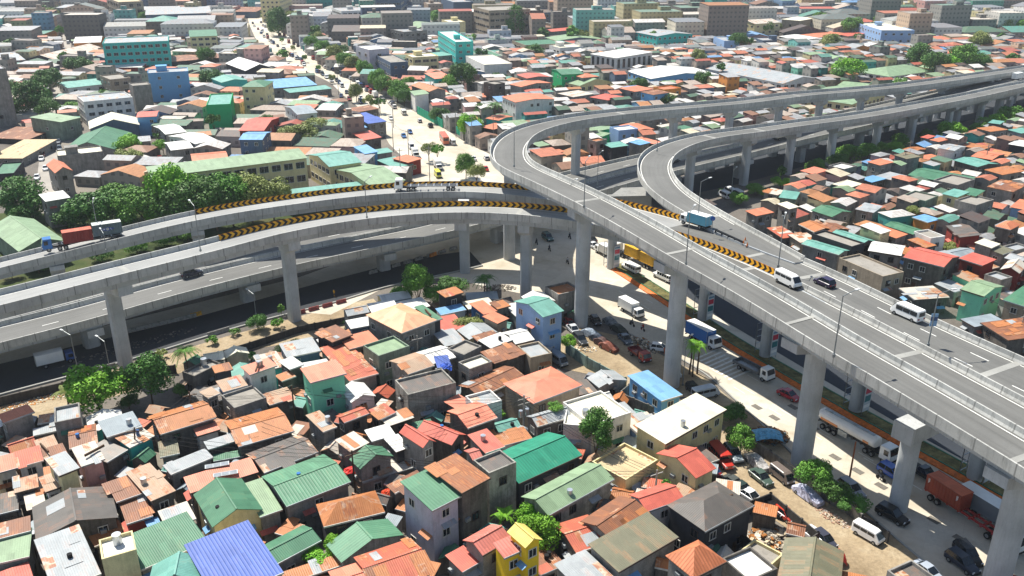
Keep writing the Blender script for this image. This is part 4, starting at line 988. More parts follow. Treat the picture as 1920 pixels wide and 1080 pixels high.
for f, t_ in zip(FOOT, HOUSES):
    block(obb(*f))
    if t_['category'] in ('building', 'warehouse', 'school') and f[1] > 220:
        v_ = Vector((f[0], f[1])).normalized(); D_ = min(44, .06 * f[1])
        for q_ in range(1, 8): lowz(obb(f[0] - v_.x * D_ * q_ / 7, f[1] - v_.y * D_ * q_ / 7, f[2], f[3], f[4], 1))
    if t_['category'] in ('building', 'warehouse', 'school') and f[1] > 150: k_ = t_['_h'] * .9 + 3; v_ = Vector((f[0], f[1])).normalized(); block(obb(f[0] - v_.x * k_, f[1] - v_.y * k_, f[2], f[3], f[4], 1)); block(obb(f[0] - v_.x * k_ * .5, f[1] - v_.y * k_ * .5, f[2], f[3], f[4], 1))
for o in list(sc.objects):
    if o.name in ('road', 'side_street'):
        for q_ in (6, 12, 18, 24, 30): lowz([(v.co.x * (1 - q_ / 400), v.co.y - q_ * min(1.2, v.co.y / 330)) for v in o.data.vertices])
for pth, wd in ((EN, 9), (EF, 9)):
    for a, b in zip(pth.p[::2], pth.p[2::2]):
        block(obb((a[0] + b[0]) / 2, (a[1] + b[1]) / 2, math.dist(a[:2], b[:2]) + 4, wd * 2, math.atan2(b[1] - a[1], b[0] - a[0])))
def bpx(l): block([tuple(P(x, y)[:2]) for x, y in l])
bpx([(-90, 710), (600, 560), (900, 480), (900, 365), (560, 372), (540, 345), (470, 378), (280, 372), (130, 360), (0, 350), (-90, 350)])
bpx([(1085, 330), (1240, 330), (1330, 400), (1300, 430), (1100, 400)]); bpx([(1280, 345), (1440, 345), (1420, 400), (1330, 400)])
bpx([(1340, 400), (1400, 390), (1650, 520), (1920, 640), (1990, 700), (1990, 1000), (1300, 600)])
bpx([(1200, 700), (1300, 720), (1400, 800), (1500, 880), (1500, 960), (1370, 850), (1290, 790)])
bpx([(440, 640), (560, 610), (640, 600), (700, 590), (690, 615), (520, 690), (430, 700)]); bpx([(0, 765), (130, 720), (320, 690), (350, 740), (240, 770), (110, 790)])
bpx([(560, 40), (640, 100), (770, 180), (745, 160), (660, 90)]); bpx([(1020, 760), (1040, 700), (1100, 700), (1160, 720), (1110, 730)]); bpx([(1330, 940), (1450, 1010), (1500, 1080), (1400, 1100), (1350, 1030)])
bpx([(1320, 850), (1400, 825), (1560, 880), (1720, 1000), (1860, 1110), (1640, 1130), (1600, 1080), (1520, 1030), (1450, 960), (1360, 910)]); bpx([(1050, 640), (1090, 600), (1160, 600), (1300, 680), (1370, 770), (1290, 750), (1210, 690), (1170, 720), (1120, 740), (1060, 700)]); bpx([(90, 700), (330, 670), (380, 740), (330, 790), (230, 800), (120, 800), (90, 770)])
bpx([(1330, 400), (1402, 345), (1560, 300), (1660, 270), (1760, 245), (1920, 200), (1920, 236), (1800, 272), (1700, 300), (1600, 330), (1520, 352), (1450, 385)])
bpx([(-80, 775), (0, 745), (300, 665), (640, 570), (700, 600), (520, 655), (440, 685), (350, 695), (200, 738), (0, 790)]); bpx([(735, 275), (690, 215), (640, 175), (587, 139), (525, 106), (478, 70), (462, 40), (460, 55), (485, 92), (530, 122), (585, 152), (635, 192), (680, 238), (720, 305)]); bpx([(640, 143), (707, 173), (715, 245), (690, 215), (600, 150), (470, 55), (455, 40)])
bpx([(1620, 28), (1930, 38), (1930, 56), (1760, 50), (1620, 36)])
# neighbourhood lanes
def lane(x, y, ang, L, w_=3.2): block(obb(x, y, L, w_, ang))
COLS = {'o': (12, '#cb7f62'), 'R': (6, '#bd6656'), 'B': (13, '#94705a'), 'O': (11, '#bd8558'), 'S': (24, '#a9afb1'), 'G': (10, '#527c66'), 'T': (5, '#5da394'), 'L': (4, '#8fb08a'), 'W': (22, '#dcdbd5'), 'C': (5, '#d9d0b4'), 'u': (3, '#6fa3cf'), 'K': (7, '#5a5754'), 'w': (12, '#b5a89a')}
WCO = {'g': (32, '#9a978f'), 'd': (12, '#77726c'), 'w': (14, '#c9c6be'), 'T': (12, '#a3958a'), 'c': (8, '#c9bc93'), 'b': (3, '#7f9fbd'), 't': (2.5, '#48a09a'), 'p': (3, '#c09a94'), 's': (4, '#64728a'), 'm': (1.5, '#74b39a'), 'o': (1.5, '#c98748')}
def pick(d): k = list(d); return R.choices(k, [d[q][0] for q in k])[0]
CAND = []
def fill(x0, x1, y0, y1, th, sl, sd, hr, bprob=0.0, gap=.7, street=7, zone=None):
    """rows of houses in a frame turned by th"""
    c, s = math.cos(th), math.sin(th); cx, cy = (x0 + x1) / 2, (y0 + y1) / 2; rad = math.hypot(x1 - x0, y1 - y0) / 2
    b = -rad; row = 0
    while b < rad:
        D = R.uniform(*sd); a = -rad
        while a < rad:
            L = R.uniform(*sl); X = cx + c * (a + L / 2) - s * (b + D / 2); Y = cy + s * (a + L / 2) + c * (b + D / 2); adv = 1.2
            if x0 <= X <= x1 and y0 <= Y <= y1:
                px, py = PX(X, Y, 4)
                if -70 < px < 1990 and -45 < py < 1140 and (zone is None or zone(px, py)):
                    an = th + R.gauss(0, .05); d = D * R.uniform(.85, 1.0)
                    if R.random() < .35: d *= .8
                    if free(X, Y, L, d, an):
                        block(obb(X, Y, L, d, an, -.2)); big_ = R.random() < bprob and min(L, d) > 6.5
                        h = min(R.uniform(*hr) * (R.uniform(1.5, 2.6) if big_ else 1), min(L, d) * 1.4 + 1.5)
                        if low[int(X - X0), int(Y - Y0)] and Y > 215: h = R.uniform(2.4, 3.3); big_ = False
                        CAND.append((X, Y, L, d, an, h, big_)); adv = L + gap * R.random()
            else: adv = 6
            a += adv
        b += D * .96 + (R.uniform(.3, 1.1) if row % street else R.uniform(2.2, 3.4)); row += 1
far_ = lambda px, py: True
fill(-170, 175, 85, 215, math.radians(28), (3.5, 7), (4, 7), (3.2, 6.5), zone=lambda px, py: py > 560 or px > 1300)
fill(-170, 175, 85, 215, math.radians(-20), (2.2, 3.6), (2.2, 3.6), (2.3, 3.6), zone=lambda px, py: py > 560)
fill(30, 420, 150, 420, math.radians(38), (3.8, 7.5), (4.2, 7), (3.8, 8.6), .0, zone=lambda px, py: px > 1250)
fill(-60, 260, 215, 560, math.radians(20), (5, 10), (5.5, 10), (4.0, 8.5), .03, zone=lambda px, py: px > 880)
fill(-330, 40, 215, 620, math.radians(-6), (8, 17), (8, 14), (3.6, 6.6), .05, zone=lambda px, py: px < 800)
fill(-60, 520, 380, 640, math.radians(14), (7, 16), (8, 14), (3.8, 7.0), .04, zone=lambda px, py: px > 860)
fill(-330, 520, 330, 640, math.radians(22), (5, 9), (5, 8), (4, 7), .03)
fill(-520, 560, 600, 1120, math.radians(8), (10, 38), (11, 26), (5, 14), .4, gap=2, street=4)
CAND.sort(key=lambda q: q[1])
NH = sum(1 for t in HOUSES if t['category'] == 'house'); IND = []; REST = []; nsh = 0
for q in CAND:
    X, Y, L, D, an, h, bg = q; px, py = PX(X, Y, h)
    small = L * D < 13 and h < 3.7
    if small and nsh < 110 and 0 < px < 1920 and py < 1100: IND.append(q + ('shed',)); nsh += 1
    elif not small and not bg and NH < 299 and -10 < px < 1930 and py < 1090: IND.append(q + ('house',)); NH += 1
    else: REST.append(q)
for X, Y, L, D, an, h, bg, cat in IND:
    ro = pick(COLS); wa = pick(WCO)
    if ro == 'o' and R.random() < .5: ro = R.choice('OMr')
    if X > 30 and Y < 430 and R.random() < .6: ro = R.choice('SOBKZwMCSsVO'); wa = R.choice('gdWwgTgd')
    if cat == 'shed': ro = R.choice('MOBwSKsGrTMO'); wa = 'd'
    ty = R.choice(('ssgGff' if X > 30 and Y < 420 else 'ssggGf') if h > 5.0 else 'sssgG')
    house_w((X, Y), L, D, an, h, ty, {'f': 0, 's': .3, 'g': .8, 'G': .9}[ty], ro, wa, 2 if cat == 'house' else 0, cat=cat, ov=.25 if cat == 'house' else .12)
# everything farther: one object
g = NG('distant_roof_sheet', .6, 0, .3); va = g.n('ShaderNodeVertexColor'); va.layer_name = 'Col'; ob = g.coord(rnd=False); uv = g.coord('UV', (1, .25, 1), False)
b0 = g.mix(g.ramp(g.noise(uv, 1.2, 5, .75), [(.42, 0), (.68, .55)]), va.outputs['Color'], rgb('#7b4d36')); b0 = g.mix(.8, b0, g.ramp(g.noise(ob, .8, 6, .8), [(.3, .62), (.62, 1.0)]), 'MULTIPLY'); FROOF = g.out(b0)
g = NG('distant_wall', .85, 0, .2); va = g.n('ShaderNodeVertexColor'); va.layer_name = 'Col'; ob = g.coord(rnd=False); uv = g.coord('UV', rnd=False); sp = g.n('ShaderNodeSeparateXYZ'); g.l(uv, sp.inputs[0])
fu = g.math('FRACT', g.math('DIVIDE', sp.outputs[0], 3.1)); fv = g.math('FRACT', g.math('DIVIDE', sp.outputs[1], 3.1))
m = g.math('MULTIPLY', g.math('COMPARE', fu, .5, .22), g.math('COMPARE', fv, .52, .2))
b0 = g.mix(.75, va.outputs['Color'], g.ramp(g.noise(ob, .5, 6, .8), [(.3, .72), (.6, 1.0)]), 'MULTIPLY'); b0 = g.mix(g.math('MULTIPLY', m, .55), b0, rgb('#39424a')); FWALL = g.out(b0)
V = []; Fc = []; MI = []; CC = []; UVs = []
def addf(pts, mi, c):
    n = len(V); V.extend(pts); Fc.append(tuple(range(n, n + len(pts)))); MI.append(mi); CC.extend([c] * len(pts))
    a = Vector(pts[1]) - Vector(pts[0]); a.z = 0; L = a.length; a = a / (L or 1); p0 = Vector(pts[0])
    for p in pts:
        d = Vector(p) - p0; UVs.append((d.dot(a), p[2] if mi == 1 else (d - a * d.dot(a)).length))
for X, Y, L, D, an, h, bg in REST:
    c, s = math.cos(an), math.sin(an); T = lambda x, y, z: (X + c * x - s * y, Y + s * x + c * y, z)
    ro = COLS[pick(COLS)][1]; wa = WCO[pick(WCO)][1]; k = R.uniform(.72, 1.05)
    if Y > 560 and R.random() < .45: ro = R.choice(('#8d9499', '#7f8a90', '#9aa09c', '#6f7f7c')); wa = R.choice(('#c9c7c2', '#e0deda', '#b4bdc7', '#d6ccb6', '#8f9cab', '#e6e4de', '#7fc0b8', '#c9b09a'))
    rc = tuple(min(1, q * k) for q in rgb(ro)[:3]) + (1,); wc = tuple(min(1, q * k) for q in rgb(wa)[:3]) + (1,)
    a, b = L / 2, D / 2; e = .25; ty = R.choice('ssggGh' if not bg else 'fffs'); r = R.uniform(.3, .9) if ty == 's' else D * .13
    q = [(-a + e, -b + e), (a - e, -b + e), (a - e, b - e), (-a + e, b - e)]
    for i in range(4): p0, p1 = q[i], q[(i + 1) % 4]; addf([T(*p0, 0), T(*p1, 0), T(*p1, h), T(*p0, h)], 1, wc)
    if ty == 'f':
        rc = tuple(R.choice((rgb('#a19c93'), rgb('#8a867e'), rgb('#c9c4b8'), rgb('#6d8f7f'))))
        addf([T(-a + e, -b + e, h - .3), T(a - e, -b + e, h - .3), T(a - e, b - e, h - .3), T(-a + e, b - e, h - .3)], 0, rc)
        if R.random() < .6:
            x, y = R.uniform(-.3, .2) * L, R.uniform(-.3, .2) * D; u = [(x, y), (x + L * .25, y), (x + L * .25, y + D * .3), (x, y + D * .3)]
            for i in range(4): p0, p1 = u[i], u[(i + 1) % 4]; addf([T(*p0, h - .3), T(*p1, h - .3), T(*p1, h + 2.4), T(*p0, h + 2.4)], 1, wc)
            addf([T(*p, h + 2.4) for p in u], 0, rc)
    elif ty == 's': addf([T(-a, -b, h), T(a, -b, h), T(a, b, h + r), T(-a, b, h + r)], 0, rc); addf([T(a - e, b - e, h), T(-a + e, b - e, h), T(-a + e, b - e, h + r * .95), T(a - e, b - e, h + r * .95)], 1, wc)
    elif ty == 'g':
        addf([T(-a, -b, h), T(a, -b, h), T(a, 0, h + r), T(-a, 0, h + r)], 0, rc); addf([T(-a, 0, h + r), T(a, 0, h + r), T(a, b, h), T(-a, b, h)], 0, rc)
        for x in (-a + e, a - e): addf([T(x, -b + e, h), T(x, b - e, h), T(x, 0, h + r * .95)], 1, wc)
    elif ty == 'G':
        r = L * .13; addf([T(-a, -b, h), T(0, -b, h + r), T(0, b, h + r), T(-a, b, h)], 0, rc); addf([T(0, -b, h + r), T(a, -b, h), T(a, b, h), T(0, b, h + r)], 0, rc)
        for y in (-b + e, b - e): addf([T(-a + e, y, h), T(a - e, y, h), T(0, y, h + r * .95)], 1, wc)
    else:
        kx = max(0, a - b * .9); addf([T(-a, -b, h), T(a, -b, h), T(kx, 0, h + r), T(-kx, 0, h + r)], 0, rc); addf([T(-kx, 0, h + r), T(kx, 0, h + r), T(a, b, h), T(-a, b, h)], 0, rc)
        addf([T(a, -b, h), T(a, b, h), T(kx, 0, h + r)], 0, rc); addf([T(-a, b, h), T(-a, -b, h), T(-kx, 0, h + r)], 0, rc)
me = bpy.data.meshes.new('distant_houses'); me.from_pydata(V, [], Fc); me.materials.append(FROOF); me.materials.append(FWALL)
me.polygons.foreach_set('material_index', MI); ca = me.color_attributes.new('Col', 'FLOAT_COLOR', 'CORNER'); ca.data.foreach_set('color', [x for c in CC for x in c])
ul = me.uv_layers.new(name='UV'); ul.data.foreach_set('uv', [x for c in UVs for x in c])
o = link(bpy.data.objects.new('distant_houses', me)); tag(o, 'dense mass of small tin-roofed houses packed across the far city', 'houses', kind='stuff')
print('houses', NH, 'sheds', nsh, 'rest', len(REST))
# ---------------------------------------------------------------- labels for the houses: what they look like and what they stand beside
def hlabels():
    ln = []
    for t in HOUSES:
        x, y = PX(t.location.x, t.location.y, t['_h'])
        if t['_n'] and 'label' not in t: t['label'] = None
        if t['_n']: ln.append((t['_n'], x, y, t))
    for extra in XLAND: ln.append((extra[0], extra[1], extra[2], None))
    TY = {'s': 'lean-to', 'g': 'gabled', 'G': 'gabled', 'h': 'hipped', 'f': 'flat'}
    used = set(); out = []
    for t in HOUSES: 
        if t.get('label'): used.add(t['label'])
    def rel(t, l):
        x, y = PX(t.location.x, t.location.y, t['_h']); dx, dy = x - l[1], y - l[2]
        if abs(dx) > 1.3 * abs(dy): return ('right of ' if dx > 0 else 'left of ')
        return ('behind ' if dy < 0 else 'in front of ')
    for t in sorted(HOUSES, key=lambda t: 0 if t['_n'] else 1):
        if t.get('label'): continue
        x, y = PX(t.location.x, t.location.y, t['_h']); cat = t['category']
        st = 'storey'; n = max(1, round((t['_h'] + .3) / 3)); floors = ('', 'low', 'two-storey', 'three-storey', 'four-storey')[min(4, n)]
        ds = ['%s %s %s' % (floors, t['_r'], TY[t['_t']] + ' ' + cat)]
        if t['_n']: base = '%s %s with %s walls and %s roof' % (floors, cat, t['_w'], t['_r'])
        else: base = '%s %s %s-roofed %s' % (floors, t['_w'], t['_r'].replace(' ', '-') if 0 else t['_r'], cat)
        if not t['_n']: base = '%s %s with %s walls' % (t['_r'] + '-roofed', cat, t['_w'])
        near = sorted((l for l in ln if l[3] is not t), key=lambda l: math.hypot(l[1] - x, 1.4 * (l[2] - y)))[:7]
        done = None
        opts = [base + ', ' + rel(t, a) + a[0] for a in near[:1]]
        for i in range(len(near)):
            for j in range(i + 1, len(near)): opts.append((base.replace(' with', ',').split(',')[0] if len(base.split()) > 7 else base) + ', ' + rel(t, near[i]) + near[i][0] + ', ' + rel(t, near[j]) + near[j][0])
        opts += [floors + ' ' + o for o in opts[:12]] + [('small ' if t['_a'] < 22 else 'broad ') + o for o in opts[:12]]
        for o_ in opts:
            if o_ not in used and 4 <= len(o_.replace('  ', ' ').split()) <= 16: done = o_; break
        if not done: done = '%s, %s at %d percent across' % (cat, rel(t, near[0]) + near[0][0], x / 19.2)
        used.add(done); t['label'] = done.replace('  ', ' ').strip()
    for t in HOUSES:
        t['group'] = {'house': 'houses of the shanty quarters', 'shed': 'sheds squeezed between the houses', 'building': 'larger city buildings', 'warehouse': 'warehouses and halls', 'school': 'school buildings'}[t['category']]
        for k in ('_r', '_w', '_t', '_a', '_h', '_n'):
            if k in t: del t[k]
XLAND = [('the tallest pier', 1089, 600), ('the round bright tree', 180, 737), ('the coconut palm', 345, 660), ('the avenue median', 800, 250), ('the looping ramp bend', 930, 280), ('the outrigger pier', 1700, 900),
         ('the chevron barrier', 800, 345), ('the far ramp', 1400, 185), ('the side street', 90, 270), ('the picture top', 1200, 10), ('the left edge', 0, 700), ('the bottom edge', 600, 1080), ('the right edge', 1920, 400)]
# ---------------------------------------------------------------- trees
def leafmat(name, hexc, hex2):
    g = NG(name, .6, 0, .25); ob = g.coord(); oi = g.n('ShaderNodeObjectInfo')
    c = g.mix(g.ramp(g.noise(ob, .9, 4, .7), [(.35, 0.0), (.65, 1.0)]), rgb(hexc), rgb(hex2))
    c = g.mix(g.math('MULTIPLY', oi.outputs['Random'], .35), c, rgb('#4d5a2a')); m = g.out(c)
    g.b.inputs['Transmission Weight'].default_value = 0.0; g.b.inputs['Subsurface Weight'].default_value = 0.0
    return m
LEAF = {'b': leafmat('bright_leaves', '#5f9c1c', '#8cc438'), 'd': leafmat('dark_leaves', '#3a6428', '#568435'), 'm': leafmat('mid_leaves', '#4c8028', '#74a63e'), 'o': leafmat('olive_leaves', '#76823f', '#9aa45c')}
BARK = plain('bark', '#5d4c3b', .9, var=.2)
def crownmesh(seed, n_lobes, per, flat=.8, leaf=.085):
    """unit crown (radius 1): leaf quads scattered over uneven lobes, with gaps"""
    r = random.Random(seed); mb = MB(); lobes = []
    for i in range(n_lobes):
        a = r.uniform(0, 6.283); u = r.uniform(-.55, 1) ; q = math.sqrt(max(0, 1 - u * u)); d = r.uniform(.38, .72)
        lobes.append((Vector((math.cos(a) * q * d, math.sin(a) * q * d, u * d * flat)), r.uniform(.22, .42)))
    for c, rad in lobes:
        for k in range(per):
            v = Vector((r.gauss(0, 1), r.gauss(0, 1), r.gauss(0, 1) + .35)).normalized(); p = c + v * rad * r.uniform(.72, 1.08)
            n = (v + Vector((r.gauss(0, .55), r.gauss(0, .55), r.gauss(0, .5)))).normalized(); a = n.orthogonal().normalized(); b = n.cross(a); s = leaf * r.uniform(.6, 1.35)
            t = r.uniform(0, 3.1); A = a * math.cos(t) + b * math.sin(t); B = n.cross(A)
            mb.face([p - A * s, p - B * s * .55, p + A * s, p + B * s * .55])
    o = mb.build('crown_shape', LEAF['m']); me = o.data; bpy.data.objects.remove(o); return me
CR = [crownmesh(1, 26, 230, .8, .052), crownmesh(2, 20, 260, .7, .052), crownmesh(3, 30, 200, .95, .052), crownmesh(4, 15, 230, .55, .058)]
SMALLCR = [crownmesh(11, 12, 45, .8, .15), crownmesh(12, 9, 50, .7, .16), crownmesh(13, 14, 40, .9, .15)]
_cm = {}
def crown_data(me, col_):
    k = (me.name, col_)
    if k not in _cm: m = me.copy(); m.materials.clear(); m.materials.append(LEAF[col_]); _cm[k] = m
    return _cm[k]
_tr = {}
def trunkmesh(r):
    k = round(r, 0)
    if k not in _tr:
        mb = MB(); q = random.Random(int(k)); mb.cyl((0, 0, -.1), (.05, 0, .5), .05, .035, 8)
        for i in range(5):
            a = q.uniform(0, 6.28); mb.cyl((.05, 0, .42), (math.cos(a) * .3, math.sin(a) * .3, q.uniform(.75, 1.0)), .03, .012, 6)
        o = mb.build('trunk_shape', BARK); _tr[k] = o.data; bpy.data.objects.remove(o)
    return _tr[k]
TREES = []
def tree(px, py, zc, r, colr='m', label=None, var=None, flat=1.0, group='trees of the city', name='broadleaf_tree'):
    """px, py: the crown's centre in the photograph, at height zc"""
    p = P(px, py, zc); t = thing(name, label, 'tree' if zc > 2.2 else 'shrub', (p.x, p.y, 0), R.uniform(0, 6.28), group)
    ppm = F / (p.y * CP + (H - zc) * SP); lib = CR if r * ppm > 17 else SMALLCR
    c = link(bpy.data.objects.new('crown', crown_data(lib[(var if var is not None else R.randrange(9)) % len(lib)], colr)), t)
    c.location = (0, 0, zc); c.scale = (r, r, r * flat)
    k = link(bpy.data.objects.new('trunk', trunkmesh(r)), t); k.scale = (r * .8, r * .8, zc * 1.0)
    TREES.append((t, px, py, colr, r)); return t
def palmmesh(seed, n, droop, L):
    r = random.Random(seed); mb = MB()
    for i in range(n):
        a = i / n * 6.283 + r.uniform(-.25, .25); up = r.uniform(-.1, .95); d = Vector((math.cos(a), math.sin(a), 0)); sd = Vector((-d.y, d.x, 0)); p = Vector((0, 0, 0)); pr = None
        l = L * r.uniform(.8, 1.1)
        for k in range(9):
            s = (k + 1) / 9; q = d * (l * s * math.cos(up * .6)) + Vector((0, 0, l * (up * s * .75 - droop * s * s)))
            w_ = .62 * math.sin(min(1, s * 1.15 + .1) * 3.0) * L / 3.2 + .06
            for sg in (1, -1):
                for j in range(2):
                    b = p.lerp(q, j * .5); mb.face([b, b + (q - p) * .32, b + (q - p) * .75 + sd * sg * w_ - Vector((0, 0, .42 * w_)), b + (q - p) * .45 + sd * sg * w_ * .95 - Vector((0, 0, .42 * w_))])
            mb.face([p - sd * .03, p + sd * .03, q + sd * .02, q - sd * .02]); p = q
    o = mb.build('frond_shape', LEAF['m']); me = o.data; bpy.data.objects.remove(o); return me
PALM = [palmmesh(1, 20, .75, 3.3), palmmesh(2, 17, .6, 3.0), palmmesh(5, 12, .8, 2.0)]
def palm(px, py, h, label, colr='m', v=0, s=1.0, group='palms'):
    """px, py: heart of the palm in the photograph at height h"""
    p = P(px, py, h); t = thing('palm_tree', label, 'palm tree', (p.x, p.y, 0), R.uniform(0, 6), group)
    c = link(bpy.data.objects.new('crown', crown_data(PALM[v], colr)), t); c.location = (0, 0, h); c.scale = (s,) * 3
    mb = MB(); q = Vector((0, 0, -.1)); 
    for i in range(5): n = Vector((.12 * math.sin(i), .1 * i / 5, h * (i + 1) / 5)); mb.cyl(q, n, .2 - .02 * i, .18 - .02 * i, 8); q = n
    mb.build('trunk', BARK, t); return t
